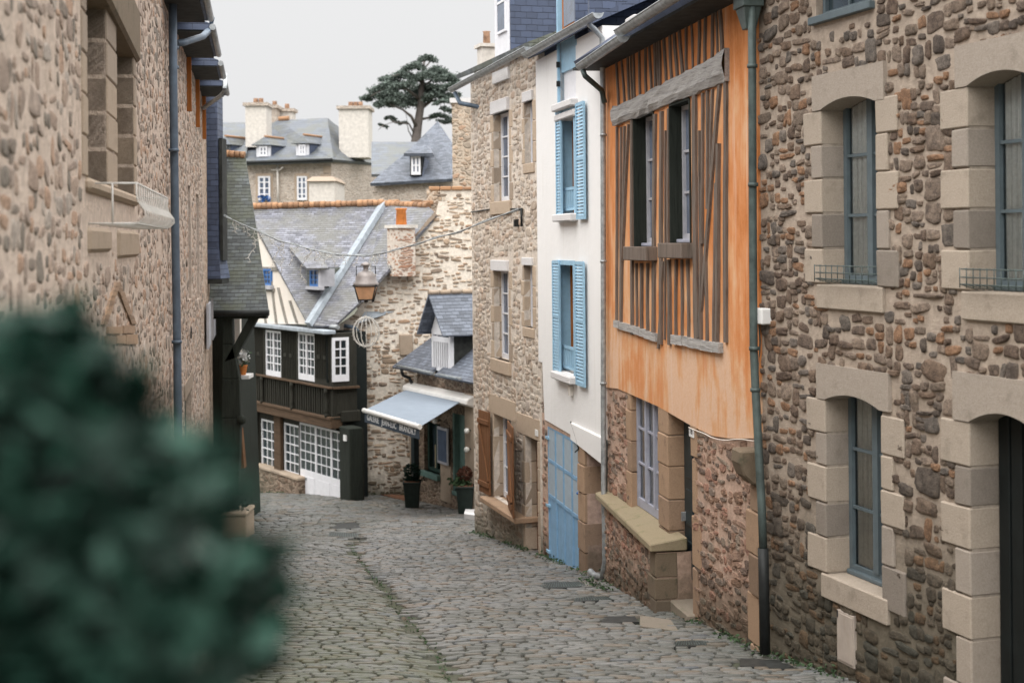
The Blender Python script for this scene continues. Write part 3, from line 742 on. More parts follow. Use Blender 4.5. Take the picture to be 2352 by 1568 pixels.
def build_cobbles():
    rng = np.random.default_rng(3); V = []; F = []; MO = []
    Y = 10.5; nb = 0; k8 = np.arange(8)
    sqx = np.array([-1, 0, 1, 1, 1, 0, -1, -1]) * 1.0; sqy = np.array([-1, -1, -1, 0, 1, 1, 1, 0]) * 1.0
    rs = np.sqrt(sqx ** 2 + sqy ** 2); cut = np.where(rs > 1.2, .94, 1.0)
    ux, uy = sqx * cut, sqy * cut
    row = 0
    while Y < 51:
        h = rng.uniform(.098, .135) * (1.0 if Y < 26 else 1.25 if Y < 34 else 1.5); xl = -1.7 - Y * .176; xr = float(np.interp(Y, [10, 15.9, 23, 27.4, 32.2, 39.5, 43, 51], [4.67, 2.77, 1.5, .54, -.9, -.95, -2.0, -2.0])) + .45
        x = xl + rng.uniform(0, .2)
        while x < xr:
            w = rng.uniform(.15, .34) * (1.0 if Y < 26 else 1.2 if Y < 34 else 1.5)
            cx = x + w / 2; cy = Y - .06 * cx + .05 * math.sin(cx * .9 + row * .15) + rng.normal(0, .008); x += w
            dxl = float(np.interp(cy, DL[:, 1], DL[:, 0]))
            if abs(cx - dxl) < .085 and 9 < cy < 31: continue
            if any(inpoly(cx, cy, q_) for q_ in COVERS): continue
            hw, hh = w / 2 - .007 - rng.uniform(0, .007), h / 2 - .006 - rng.uniform(0, .006)
            if hw < .05: continue
            jx = rng.uniform(-.012, .012, 8); jy = rng.uniform(-.008, .008, 8)
            tilt = rng.normal(0, .028, 2); lift = rng.normal(0, .004); zz0 = None
            for sc, dz in ((1.0, -.06), (.99, .008), (.91, .018), (.5, .021)):
                px_ = cx + (ux * hw + jx * (hw / .12)) * sc; py_ = cy + (uy * hh + jy) * sc - .02 * (px_ - cx)
                V.append(np.stack([px_, py_, np.full(8, dz + lift) + tilt[0] * (px_ - cx) + tilt[1] * (py_ - cy)], -1))
            V.append(np.array([[cx, cy, .0215 + lift]]))
            for r in range(3):
                a = nb + r * 8
                for k in range(8):
                    k2 = (k + 1) % 8; F.append((a + k, a + k2, a + 8 + k2, a + 8 + k))
            a = nb + 24
            for k in range(8): F.append((a + k, a + (k + 1) % 8, nb + 32))
            m_ = 1.0 if (cx < dxl + .1) else .25
            m_ *= float(np.interp(cy, [13, 19, 24, 32], [1, .8, .25, .2])); MO.append(np.full(33, m_))
            nb += 33
        Y += h; row += 1
    V = np.concatenate(V); V[:, 2] += ground_np(V[:, 0], V[:, 1]); MO = np.concatenate(MO)
    me = bpy.data.meshes.new('cobbled_street'); me.from_pydata(V.tolist(), [], F); me.update()
    at = me.attributes.new('moss', 'FLOAT', 'POINT'); at.data.foreach_set('value', MO)
    me.polygons.foreach_set('use_smooth', np.ones(len(me.polygons), bool))
    t = NT('cobbles'); ob = t.co.outputs['Object']; g = t.n('ShaderNodeNewGeometry'); r = g.outputs['Random Per Island']
    at_ = t.n('ShaderNodeAttribute'); at_.attribute_name = 'moss'
    col = t.ramp(r, [(0, (.12, .118, .11)), (.2, (.18, .18, .175)), (.45, (.225, .222, .215)), (.62, (.17, .177, .18)), (.75, (.235, .20, .17)), (.86, (.17, .135, .105)), (.93, (.24, .235, .225)), (1, (.125, .135, .155))])
    fine = t.noise(ob, 55, 5, .75); med = t.noise(ob, 9, 4, .6); big = t.noise(ob, .55, 4, .6)
    col = t.mix(t.mr(fine, .3, .7), t.mix(1.0, col, (.74, .74, .73), 'MULTIPLY'), col)
    col = t.mix(t.mr(big, .4, .68, 0, .55), col, t.mix(1.0, col, (.55, .56, .55), 'MULTIPLY'))
    mo = t.math('MULTIPLY', at_.outputs['Fac'], t.mr(t.math('ADD', t.math('MULTIPLY', med, .5), t.math('MULTIPLY', big, .6)), .37, .66, .10, .75))
    col = t.mix(mo, col, (.095, .108, .055))
    t.col(col); t.rough(t.mr(med, .3, .7, .30, .52)); t.b.inputs['Specular IOR Level'].default_value = .5
    t.bump(t.math('ADD', fine, t.math('MULTIPLY', med, 1.5)), .008)
    me.materials.append(t.m); o = bpy.data.objects.new('cobbled_street', me); C.objects.link(o); o['kind'] = 'structure'
    # the narrow stone channel in the middle
    m = MB(); pts = [(float(drain_x(y)), y) for y in np.arange(10.5, 30.6, .35)]
    for i in range(len(pts) - 1):
        (xa, ya), (xb, yb) = pts[i], pts[i + 1]; g0 = gz(xa, ya + .01) + .006; g1 = gz(xb, yb - .01) + .006; w = .036 + random.uniform(-.006, .006)
        m.hexa([(xa - w, ya + .01, g0 - .08), (xa + w, ya + .01, g0 - .08), (xb + w, yb - .01, g1 - .08), (xb - w, yb - .01, g1 - .08), (xa - w, ya + .01, g0 - .02), (xa + w, ya + .01, g0 - .02), (xb + w, yb - .01, g1 - .02), (xb - w, yb - .01, g1 - .02)])
    o = m.build('channel', M['quoin_dark'], None, kind='structure')
build_ground(); build_cobbles()

# ================================================================== NEAR STONE HOUSE (right edge)
def build_near_house():
    F = SH; r = F.root('stone_house', 'brown rubble stone house with pale granite window surrounds, filling the right edge', 'house')
    wins = []; holes = []
    def opening(xl, xr, ytl, ybl, offpx, offy):
        u0, u1 = F.u(xl, (ytl + ybl) / 2), F.u(xr, (ytl + ybl) / 2); zt, zb = F.z(xl, ytl), F.z(xl, ybl)
        return u0, u1, zb, zt, F.off(offpx, offy, u0)
    # upper left window
    a = opening(1893, 2018, 245, 652, 1938, 450); b = opening(1903, 2029, 920, 1316, 1950, 1150)
    c = opening(2230, 2378, 196, 668, 2286, 450); d = opening(2236, 2400, 966, 1720, 2291, 1300)
    for o in (a, b, c, d): holes.append((o[0] - .10, o[1] + .10, o[2] - (.12 if o is not d else .6), o[3] + .25))
    q = F.off(1885, 40, F.u(1870, 55)); tz = F.z(1875, 52)
    e0, e1 = F.u(1875, 52), F.u(2040, 10)
    holes.append((e0, e0 + 1.05, tz, tz + .9))
    wo = wall_grid('wall', M['mo_near'], r, 0, 6.1, -.9, F.z(1745, -140), holes, step=.5, th=.4)
    add_stones(wo, M['st_near'], 0, 5.6, -.7, F.z(1745, -60), [(h[0] - .05, h[1] + .05, h[2] - .1, h[3] + .02) for h in holes], w=(.09, .42), h=(.06, .25), gap=.021, skip=.0, lift=.026, seed=5, P=18, ang=.69)
    MB().box(0, 6.1, 1.1, 6.5, -.9, F.z(1745, -140)).build('wall_core', M['dark_inside'], r)
    MB().slab([(-.2, -.45, F.z(1745, -140)), (6.2, -.45, F.z(1745, -140)), (6.2, 4, F.z(1745, -140) + 2.6), (-.2, 4, F.z(1745, -140) + 2.6)], .12).build('roof', M['slate_grey'], r)
    g = M['quoin_near']
    for k, (o, ysL, ysR, xl, xr, wn, ww, lab) in enumerate((
        (a, [253, 333, 410, 490, 570, 652], [225, 308, 395, 483, 573, 660], 1893, 2018, .20, .36, 'upper curtained window with a thin wire planter rail on its sill'),
        (b, [917, 995, 1071, 1155, 1234, 1316], [951, 1042, 1121, 1202, 1294, 1396], 1903, 2029, .20, .38, 'lower curtained window above the beige meter cabinet'),
        (c, [198, 293, 385, 480, 573, 668], [165, 270, 375, 480, 590, 690], 2230, 2378, .22, .40, 'upper window cut by the right edge'))):
        u0, u1, zb, zt, off = o
        w = window(r, u0, u1, zb, zt + .16, off, 1, 3, 'frame_grey', leaf=2, curtain=True, fr=.06, bar=.03, bottom=.03, label=lab)
        blocks(r, w, g, jambs(F, u0, u1, off, ysL, ysR, xl, xr, wn, ww))
        zs = F.z(xl, ysL[0]); MB().box(u0 - .13, u1 + .13, .012, off + .05, zb - .1, zs + .02).build('joint_bed', M['mortar'], w) if False else None
        MB().box(u0 - .14, u0 - .006, -.006, off + .06, zb, zs + .02).build('joints', M['mortar'], w); MB().box(u1 + .006, u1 + .14, -.006, off + .06, zb, zs + .02).build('joints', M['mortar'], w)
        arch_lintel(u0, u1, zs, .085, zs + .36, .16, -.040, off + .12, g, w)
        MB().box(u0 - .10, u1 + .10, -.045, off + .1, zb - .25, zb - .004).build('sill', g, w, bevel=.012)
        MB().box(u0 + .02, u1 - .02, off - .05, off + .02, zb - .002, zb + .045).build('sill_rail', M['frame_grey'], w, bevel=.008)
        if k != 1:   # wire planter rail
            m = MB()
            for zz in (.06, .12, .19): 
                m.tube([(u0 - .05, off * .35, zb + zz), (u0 + .02, -.12, zb + zz), (u1 - .02, -.12, zb + zz), (u1 + .05, off * .35, zb + zz)], .006, 5)
            n = 9
            for i in range(n + 1):
                x = u0 + (u1 - u0) * i / n; m.tube([(x, -.12, zb + .03), (x, -.12, zb + .20)], .005, 5); m.tube([(x, -.12, zb + .06), (x, .06, zb + .01)], .005, 5)
            m.build('planter_rail', M['black_iron'] if False else M['zinc_green'], w)
    # door at the edge
    u0, u1, zb, zt, off = d
    zs = F.z(2236, 969)
    dr = MB(); dr.box(u0, u1, off + .02, off + .08, zb, zs + .2)
    for k in range(6): dr.box(u0 + .03 + k * .17, u0 + .17 + k * .17, off, off + .03, zb + .05, zs + .1)
    dr = dr.build('door', M['door_black'], r, bevel=.006, label='dark door deep in a granite arch at the right edge')
    ys = [969, 1074, 1166, 1265, 1370, 1470, 1580, 1690]
    blocks(r, dr, g, jambs(F, u0, u1, off, ys, [980, 1100, 1210, 1330, 1450, 1570, 1690], 2236, 2400, .22, .42))
    MB().box(u0 - .14, u0 - .006, -.006, off + .06, zb, zs + .02).build('joints', M['mortar'], dr); MB().box(u1 + .006, u1 + .14, -.006, off + .06, zb, zs + .02).build('joints', M['mortar'], dr)
    arch_lintel(u0, u1, zs, .12, zs + .42, .22, -.040, off + .12, g, dr)
    # frame bottom of the attic window
    w = window(r, e0 + .03, e0 + 1.0, tz + .05, tz + .85, .06, 2, 2, 'frame_grey', leaf=1, label='attic window whose frame just shows at the top')
    MB().box(e0 - .06, e0 + 1.1, -.07, .1, tz - .03, tz + .05).build('sill', M['frame_grey'], w, bevel=.008)
    # meter cabinet
    m0, m1 = F.u(1929, 1450), F.u(1968, 1480); z1, z0_ = F.z(1929, 1397), F.z(1929, 1515)
    cb = MB(); cb.box(m0, m1, -.035, .05, z0_, z1); cb = cb.build('meter_cabinet', M['cabinet'], r, bevel=.006)
    MB().box(m0 + .02, m1 - .015, -.046, -.034, z0_ + .03, z1 - .02).build('cabinet_door', M['cabinet'], cb, bevel=.004)
    MB().box(m0 + .03, m0 + .045, -.052, -.045, z0_ + .45, z0_ + .52).build('latch', M['ink'], cb)
    # junction box
    j0, j1 = F.u(1747, 725), F.u(1774, 725); z1, z0_ = F.z(1747, 706), F.z(1747, 742)
    MB().box(j0, j1, -.13, .02, z0_, z1).build('junction_box', M['plate'], r, bevel=.012)
    m = MB(); m.tube([(j0 + .05, -.05, z0_), (j0 + .06, -.04, z0_ - .2), (j0 + .02, -.03, z0_ - .35), (j0 - .02, -.03, z0_ - .8), (j0, -.03, z0_ - 1.6)], .008, 5); m.build('cable', M['zinc_green'], r)
    # ashlar footing blocks near the pipe
    return r
near = build_near_house()

# ================================================================== ORANGE HALF-TIMBERED HOUSE
def stud(m, F, x0, y0, x1, y1, w, off=-.03, wob=.012, th=.05, zmax=99):
    """one crooked timber from picture point to picture point on the front, w metres wide"""
    (ua, za), (ub, zb) = F.p(x0, y0), F.p(x1, y1); za = min(za, zmax); n = max(3, int(abs(za - zb) / .22)); L_ = []; R_ = []
    ph = random.uniform(0, 6)
    for k in range(n + 1):
        f = k / n; u = ua + (ub - ua) * f + wob * math.sin(ph + f * 5) + random.uniform(-wob, wob) * .4; z = za + (zb - za) * f
        ww = w * random.uniform(.82, 1.12) / 2; L_.append((u - ww, z)); R_.append((u + ww, z))
    for k in range(n):
        a, b, c, d = L_[k], R_[k], R_[k + 1], L_[k + 1]
        y = off
        P = [(d[0], .02, d[1]), (c[0], .02, c[1]), (c[0], y, c[1]), (d[0], y, d[1]), (a[0], .02, a[1]), (b[0], .02, b[1]), (b[0], y, b[1]), (a[0], y, a[1])]
        m.hexa([P[3], P[2], P[1], P[0], P[7], P[6], P[5], P[4]])
    return m

def build_orange():
    F = OH; r = F.root('half_timbered_house', 'orange plastered house with grey timber studs between the white house and the stone house', 'house')
    W1 = (F.u(1463, 430), F.u(1508, 430), F.z(1463, 566), F.z(1463, 268)); W2 = (F.u(1546, 400), F.u(1592, 400), F.z(1546, 558), F.z(1546, 242))
    o1 = F.off(1484, 420, W1[0]); o2 = F.off(1566, 400, W2[0])
    S = (F.u(1452, 1040), F.u(1516, 1060), F.z(1452, 1163), F.z(1452, 905)); oS = .07
    D = (F.u(1540, 1150), F.u(1592, 1150), F.z(1540, 1352), F.z(1540, 940)); oD = F.off(1569, 1150, D[0])
    top = F.z(1429, 80, -.6) + .06
    edge = lerpf([(F.u(x, y), F.z(x, y)) for x, y in ((1391, 889), (1423, 892), (1516, 933), (1589, 975), (1640, 1000), (1681, 1006), (1735, 1006), (1748, 1006))])
    L_ = F.len + .03
    # plaster above
    wall_grid('plaster_wall', M['orange'], r, 0, L_, edge(0) - 1.5, top, [W1, W2], step=.12, zb=edge, y=-.03, th=.45)
    hl = [(S[0] - .1, S[1] + .1, S[2] - .02, S[3] + .3), (D[0] - .1, D[1] + .05, -1.2, D[3] + .3)]
    wo = wall_grid('rubble_wall', M['mo_orange'], r, .0, L_, -1.2, edge(0) + .4, hl, step=.3, y=0.0, th=.4, zt=lambda u: edge(u) + .03)
    add_stones(wo, M['st_orange'], 0, L_ - .3, -1.1, edge(0) + .2, hl, zt=lambda u: edge(u) - .02, w=(.12, .46), h=(.06, .17), gap=.024, skip=.0, lift=.022, seed=6, ang=.8)
    MB().box(.02, L_ - .02, 1.1, 6, -1.2, top - .1).build('wall_core', M['dark_inside'], r)
    ry = -.62; zg = F.z(1470, 45, -.62)
    # roof with eaves and rafters
    et = F.z(1429, 80, -.6)
    MB().slab([(-.16, -.46, et + .10), (L_ + .1, -.46, et + .10), (L_ + .1, 4.5, et + 3.4), (-.16, 4.5, et + 3.4)], .10).build('roof', M['slate_blue'], r)
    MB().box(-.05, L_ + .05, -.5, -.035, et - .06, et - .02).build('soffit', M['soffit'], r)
    g0 = F.p(1334, 150, -.62); g1 = F.p(1431, 84, -.62)
    gutter(r, 'gutter', (g0[0], -.62, g0[1]), (g1[0], -.62, g1[1]), r=.085, seams=.42)
    h0 = F.p(1424, 76, -.62); h1 = F.p(1524, -3, -.62)
    gutter(r, 'gutter', (h0[0], -.62, h0[1] + .03), (h1[0] + 3.5, -.62, h0[1] + .10), r=.085, seams=.42)
    p0 = F.p(1338, 155, -.62); p1 = F.p(1386, 222, -.12)
    pipe(r, [(p0[0] + .03, -.62, p0[1] - .05), (p0[0] + .08, -.6, p0[1] - .14), (p1[0] - .03, -.14, p1[1] + .1), (p1[0], -.10, p1[1] - .1)], .042, 'zinc_green')
    # small white metal end piece under the eaves
    a = F.p(1475, 55, -.1); MB().box(a[0], a[0] + .45, -.35, -.05, a[1] - .06, a[1] + .06).build('lintel', M['white_concrete'], r, bevel=.01)
    # studs above the beam
    def beam_top(x): return np.interp(x, [1420, 1500, 1560, 1600, 1640, 1681], [246, 210, 178, 160, 140, 108])
    xs = [1424, 1437, 1449, 1462, 1475, 1489, 1500, 1511, 1522, 1534, 1547, 1559, 1571, 1583, 1613, 1627, 1644, 1664]
    for x in (1456, 1517, 1597, 1654):
        stud(MB(), F, x - 3, -20, x + 2, beam_top(x) + 6, random.uniform(.04, .06), off=-.048, zmax=et - .02).build('timber_stud', M['timber_grey'], r)
    for i, x in enumerate(xs):
        m = MB(); lean = [6, 8, 4, 4, 4, 3, 6, 3, 3, 6, 6, 7, 8, 2, -1, 0, -2, 6][i] if i < 18 else 0
        stud(m, F, x - lean * .6, -20, x + lean * .6, beam_top(x) + 8, random.uniform(.065, .095), off=-.055, zmax=et - .02).build('timber_stud', M['timber_grey'], r)
    # the great beam, in one rough piece
    m = MB(); n = 26; pts_t = []; pts_b = []
    for k in range(n + 1):
        x = 1419 + (1681 - 1419) * k / n; yt = float(beam_top(x)) + random.uniform(-3, 3); yb = np.interp(x, [1419, 1500, 1560, 1610, 1681], [290, 258, 232, 215, 186]) + random.uniform(-2.5, 2.5)
        pts_t.append(F.p(x, yt)); pts_b.append(F.p(x, yb))
    for k in range(n):
        rows_ = 4
        for j in range(rows_):
            def q(kk, jj):
                t_, b_ = pts_t[kk], pts_b[kk]; f = jj / rows_; return (b_[0] + (t_[0] - b_[0]) * f, b_[1] + (t_[1] - b_[1]) * f)
            a, b, c, d = q(k, j), q(k + 1, j), q(k + 1, j + 1), q(k, j + 1)
            if k == 0 and j == 0: yy = {}
            def Y(kk, jj): return yy.setdefault((kk, jj), -.105 - random.uniform(0, .03) + (.045 if jj in (0, rows_) else 0))
            m.quad([(a[0], Y(k, j), a[1]), (b[0], Y(k + 1, j), b[1]), (c[0], Y(k + 1, j + 1), c[1]), (d[0], Y(k, j + 1), d[1])])
            if j == 0: m.quad([(a[0], 0, a[1]), (b[0], 0, b[1]), (b[0], Y(k + 1, 0), b[1]), (a[0], Y(k, 0), a[1])])
            if j == rows_ - 1: m.quad([(d[0], Y(k, rows_), d[1]), (c[0], Y(k + 1, rows_), c[1]), (c[0], 0, c[1]), (d[0], 0, d[1])])
    for kk in (0, n):
        t_, b_ = pts_t[kk], pts_b[kk]; P = [(b_[0], 0, b_[1]), (b_[0], -.09, b_[1]), (t_[0], -.09, t_[1]), (t_[0], 0, t_[1])]; m.quad(P if kk else P[::-1])
    m.build('timber_beam', M['timber_beam'], r)
    # studs below the beam
    low = [(1424, 292, 1424, 735, .09), (1433, 292, 1431, 742, .07), (1441, 290, 1434, 745, .08), (1452, 286, 1436, 600, .07),
           (1459, 268, 1459, 768, .13), (1469, 604, 1470, 752, .07), (1481, 604, 1482, 760, .08), (1495, 604, 1495, 766, .08), (1512, 262, 1508, 772, .15),
           (1528, 256, 1525, 790, .13), (1542, 250, 1542, 560, .08), (1531, 600, 1519, 800, .08), (1545, 596, 1546, 792, .14),
           (1561, 596, 1560, 772, .07), (1574, 596, 1575, 780, .07), (1588, 596, 1590, 784, .08), (1603, 218, 1608, 778, .20),
           (1622, 214, 1622, 560, .07), (1633, 208, 1634, 480, .08), (1644, 206, 1640, 400, .07), (1662, 196, 1612, 775, .12), (1652, 420, 1648, 786, .08), (1660, 330, 1656, 788, .10),
           (1675, 186, 1676, 786, .13), (1630, 600, 1632, 784, .08)]
    low += [(1536, 300, 1534, 780, .05), (1617, 300, 1619, 780, .05)]
    for q in low:
        m = MB(); stud(m, F, *q[:4], q[4] * .78, off=-.055 - random.uniform(0, .02)).build('timber_stud', M['timber_grey'], r)
    for (x0, y0, x1, y1, h) in ((1422, 742, 1519, 776, .11), (1554, 778, 1667, 800, .12)):
        m = MB(); (ua, za), (ub, zb) = F.p(x0, y0), F.p(x1, y1); n = 8
        for k in range(n):
            f0, f1 = k / n, (k + 1) / n; u0, u1 = ua + (ub - ua) * f0, ua + (ub - ua) * f1; z0 = za + (zb - za) * (f0 + f1) / 2 + random.uniform(-.008, .008)
            m.box(u0, u1, -.08 - random.uniform(0, .015), 0, z0 - h / 2, z0 + h / 2)
        m.build('timber_rail', M['timber_beam'], r)
    # windows
    for (W, o, lab, lsill) in ((W1, o1, 'left of the two tall windows between the studs', (1450, 1507, 566, 598)), (W2, o2, 'right of the two tall windows between the studs', (1531, 1595, 558, 592))):
        w = window(r, W[0], W[1], W[2], W[3], o, 1, 3, 'frame_lt', 'glass_blue', fr=.075, bar=.035, leaf=2, bottom=.05, label=lab)
        m = MB(); m.box(W[0] - .02, W[0] + .012, -.05, o + .1, W[2], W[3]); m.box(W[1] - .012, W[1] + .02, -.05, o + .1, W[2], W[3]); m.box(W[0] + .012, W[1] - .012, -.05, o + .1, W[3] - .014, W[3] + .02)
        m.build('reveal', M['timber_bracket'], w)
        s0, s1 = F.u(lsill[0], 580, -.22), F.u(lsill[1], 580, -.22)
        MB().box(W[0] + .015, W[1] - .015, o - .09, o + .01, W[2] + .002, W[2] + .05).build('weather_bar', M['frame_lav'], w, bevel=.008)
        MB().box(W[0] - .10, W[1] + .12, -.20, o + .05, W[2] - .20, W[2]).build('sill', M['timber_grey'], w, bevel=.01)
    # shop window
    w = window(r, S[0], S[1], S[2] + .03, S[3] + .1, oS, 1, 3, 'frame_lav', 'glass_blue', fr=.07, bar=.03, leaf=3, curtain=True, bottom=.06, label='ground-floor shop window with lace curtain above a mossy stone sill')
    bl = []
    zs = [S[3] + .1]
    ju = S[0]
    for k, (y0, y1) in enumerate(((885, 940), (940, 1010), (1010, 1080), (1080, 1163))):
        bl.append((ju - (.30 if k % 2 else .22), ju, -.02, oS + .1, F.z(1445, y1) + .006, F.z(1445, y0) - .006))
    for k, (y0, y1) in enumerate(((925, 995), (995, 1065), (1065, 1140), (1140, 1210), (1210, 1280), (1280, 1375))):
        bl.append((S[1], D[0], -.025 - .01 * (k % 2), oD + .1, F.z(1527, y1) + .006, F.z(1527, y0) - .006))
    blocks(r, w, M['quoin_warm'], bl)
    MB().box(S[1] + .02, D[0] - .02, -.01, oD + .08, -.4, F.z(1527, 930)).build('joints', M['mortar'], w)
    # big sloping sill and projecting wall below
    zs = S[2]; m = MB(); s0, s1 = -.10, F.u(1518, 1240, -.25)
    s0 = -.02; yl_, yr_ = -.20, -.40
    m.hexa([(s0, yl_, zs - .15), (s1, yr_, zs - .15), (s1, oS + .05, zs - .15), (s0, oS + .05, zs - .15), (s0, yl_, zs - .05), (s1, yr_, zs - .05), (s1, oS + .05, zs + .03), (s0, oS + .05, zs + .03)])
    m.build('stone_sill', M['sill_moss'], r, bevel=.015)
    wo = wall_grid('stall_riser', M['mo_orange'], r, .0, s1 - .04, -1.0, zs - .17, [], step=.4, y=-.30, th=.5)
    add_stones(wo, M['st_orange'], 0, s1 - .06, -1.0, zs - .20, zt=lambda u: zs - .19, w=(.12, .4), h=(.06, .18), gap=.024, skip=.0, lift=.022, seed=16, y=-.30, ang=.8)
    for v_ in wo.data.vertices:
        if v_.co.y < -.02: v_.co.y += .20 - .20 * v_.co.x / s1
    bl = []; zc = zs - .17
    for k, h_ in enumerate((.34, .30, .36, .4)): bl.append((s1 - .30 - .12 * (k % 2), s1 - .03, -.325, -.01, zc - h_ + .008, zc - .004)); zc -= h_
    blocks(r, r, M['quoin_dark'], bl, 'cornerstones')
    # door
    zb = F.z(1540, 1360)
    dm = MB(); dm.box(D[0], D[1] + .02, oD + .02, oD + .07, zb - .1, D[3] + .3)
    dd = dm.build('door', M['door_dark'], r, bevel=.005, label='narrow dark teal panelled front door')
    m = MB()
    for (za, zc) in ((.25, .75), (.95, 1.45), (1.6, 2.2)):
        for k in (0, 1):
            a = D[0] + .10 + k * .42; m.box(a, a + .32, oD + .005, oD + .03, zb + za, zb + zc)
    m.build('panel', M['door_dark'], dd, bevel=.01)
    MB().box(D[0] + .06, D[0] + .10, oD - .05, oD + .03, zb + 1.0, zb + 1.12).build('handle', M['zinc'], dd)
    MB().box(D[0] - .02, D[1] + .1, -.12, oD + .1, zb - .45, zb).build('doorstep', M['step'], r, bevel=.02)
    q = [(D[1] - .0, D[1] + .26, -.03, .3, F.z(1600, 1050), F.z(1600, 978)), (D[1], D[1] + .2, -.015, .3, F.z(1600, 1180), F.z(1600, 1056)), (D[1], D[1] + .34, -.022, .3, F.z(1600, 1300), F.z(1600, 1186)), (D[1], D[1] + .22, -.02, .3, F.z(1600, 1420), F.z(1600, 1306))]
    blocks(r, dd, M['quoin_warm'], q)
    np_ = MB().box(F.u(1590, 990), F.u(1600, 990), -.045, -.03, F.z(1590, 1001), F.z(1590, 981)).build('number_plate', M['plate'], r, bevel=.003)
    text('16', F, np_, F.u(1595, 990), F.z(1595, 996), .13, -.047, M['ink'])
    # corbel and corner stones
    m = MB(); c0, c1 = F.u(1684, 1040, -.24), L_ + .02; zt = F.z(1690, 1008)
    prof = [(-.26, 0), (-.27, -.14), (-.22, -.28), (-.12, -.38), (0, -.42)]
    b = m.add([(c0, y, zt + z) for y, z in [(0.05, 0)] + prof] + [(c1, y, zt + z) for y, z in [(0.05, 0)] + prof]); n = 6
    m.face([b + i for i in range(n)]); m.face([b + n + i for i in reversed(range(n))])
    for i in range(n): j = (i + 1) % n; m.face((b + i, b + n + i, b + n + j, b + j))
    m.build('corbel', M['quoin_dark'], r, bevel=.02)
    bl = []; zc = zt - .42
    for k, h in enumerate((.30, .48, .46, .56, .62, .5)):
        bl.append((L_ - (.42 if k % 2 else .30), L_ + .02, -.05 - .012 * (k % 3), .2, zc - h + .01, zc)); zc -= h
    blocks(r, r, M['quoin_warm'], bl, 'cornerstones')
    # electric cable under the plaster edge
    m = MB(); m.tube([(u, -.05 - .002 * math.sin(u * 9), edge(u) - .02 + .01 * math.sin(u * 5)) for u in np.linspace(F.u(1590, 980), L_, 24)], .007, 5)
    m.tube([(L_ - .03 + .02 * math.sin(z * 4), -.05, z) for z in np.linspace(edge(L_) - .02, F.z(1745, 700), 24)], .007, 5); m.build('cable', M['cream'], r)
    # downpipe at the right-hand corner
    def dp(x, y, o=-.14): u, z = F.p(x, y, o); return (u, o, z)
    pts = [dp(1727, -40), dp(1728, 200), dp(1729, 500), dp(1731, 800), dp(1736, 905), dp(1744, 1060), dp(1750, 1170), dp(1753, 1262)]
    p = pipe(r, pts, .047, 'zinc_green', [(dp(1728, 152), (0, 0, 1)), (dp(1730, 424), (0, 0, 1)), (dp(1732, 800), (0, 0, 1)), (dp(1735, 895), (0, 0, 1))])
    pipe(p, [dp(1753, 1258), dp(1755, 1350), dp(1757, 1500)], .060, 'black_iron', name='cast_iron_shoe')
    m = MB(); a = dp(1712, 60); m.hexa([(a[0] + .06, -.20, a[2] - .06), (a[0] + .19, -.20, a[2] - .06), (a[0] + .19, -.08, a[2] - .06), (a[0] + .06, -.08, a[2] - .06), (a[0] - .04, -.24, a[2] + .18), (a[0] + .26, -.24, a[2] + .18), (a[0] + .26, -.04, a[2] + .18), (a[0] - .04, -.04, a[2] + .18)])
    m.box(a[0] - .06, a[0] + .28, -.26, -.02, a[2] + .18, a[2] + .50); m.build('hopper_head', M['zinc_green'], p, bevel=.006)
    # rubble gable end that rises above the white roof
    gz_ = F.z(1390, 150)
    m = MB(); ys_ = np.linspace(-.02, 4.4, 2); f_ = lambda y: et - .02 + .665 * (y + .46)
    P8 = [(-.12, ys_[0], gz_ - .5), (-.002, ys_[0], gz_ - .5), (-.002, ys_[1], gz_ - .5), (-.12, ys_[1], gz_ - .5), (-.12, ys_[0], f_(ys_[0])), (-.002, ys_[0], f_(ys_[0])), (-.002, ys_[1], f_(ys_[1])), (-.12, ys_[1], f_(ys_[1]))]
    m.hexa(P8); m.build('gable_wall', M['rub_low'], r)
    return r

def text(s, F, parent, u, z, size, y, mat, right=True, name='lettering', rot=0, sx=1.0, bold=0.0):
    cu = bpy.data.curves.new('t', 'FONT'); cu.body = s; cu.size = size; cu.align_x = 'CENTER'; cu.extrude = .002; cu.offset = bold
    o = bpy.data.objects.new('t', cu); C.objects.link(o); dg = bpy.context.evaluated_depsgraph_get(); dg.update()
    me = bpy.data.meshes.new_from_object(o.evaluated_get(dg)); bpy.data.objects.remove(o)
    me.transform(Matrix.Translation((u, y, z)) @ Matrix.Rotation(rot, 4, 'Y') @ Matrix.Rotation(math.pi / 2, 4, 'X') @ Matrix.Diagonal((sx, 1, 1, 1)))
    me.materials.clear(); me.materials.append(mat); o = bpy.data.objects.new(name, me); C.objects.link(o); o.parent = parent; return o
build_orange()
# ================================================================== WHITE HOUSE WITH BLUE SHUTTERS
def louvre_shutter(w, u0, u1, y, z0, z1, tilt=0.0, name='shutter', mat='blue'):
    m = MB(); f = .045
    m.box(u0, u0 + f, y, y + .035, z0, z1); m.box(u1 - f, u1, y, y + .035, z0, z1)
    zm = z0 + (z1 - z0) * .52
    for z in (z0, zm - f / 2, z1 - f): m.box(u0 + f, u1 - f, y + .001, y + .034, z, z + f * 1.3 if z != zm - f / 2 else z + f)
    for (za, zb) in ((z0 + f * 1.3, zm - f / 2), (zm + f / 2, z1 - f)):
        n = int((zb - za) / .055)
        for k in range(n):
            z = za + (zb - za) * (k + .1) / n
            m.hexa([(u0 + f, y + .002, z), (u1 - f, y + .002, z), (u1 - f, y + .010, z), (u0 + f, y + .010, z), (u0 + f, y + .024, z + .045), (u1 - f, y + .024, z + .045), (u1 - f, y + .032, z + .045), (u0 + f, y + .032, z + .045)])
    return m.build(name, M[mat], w)

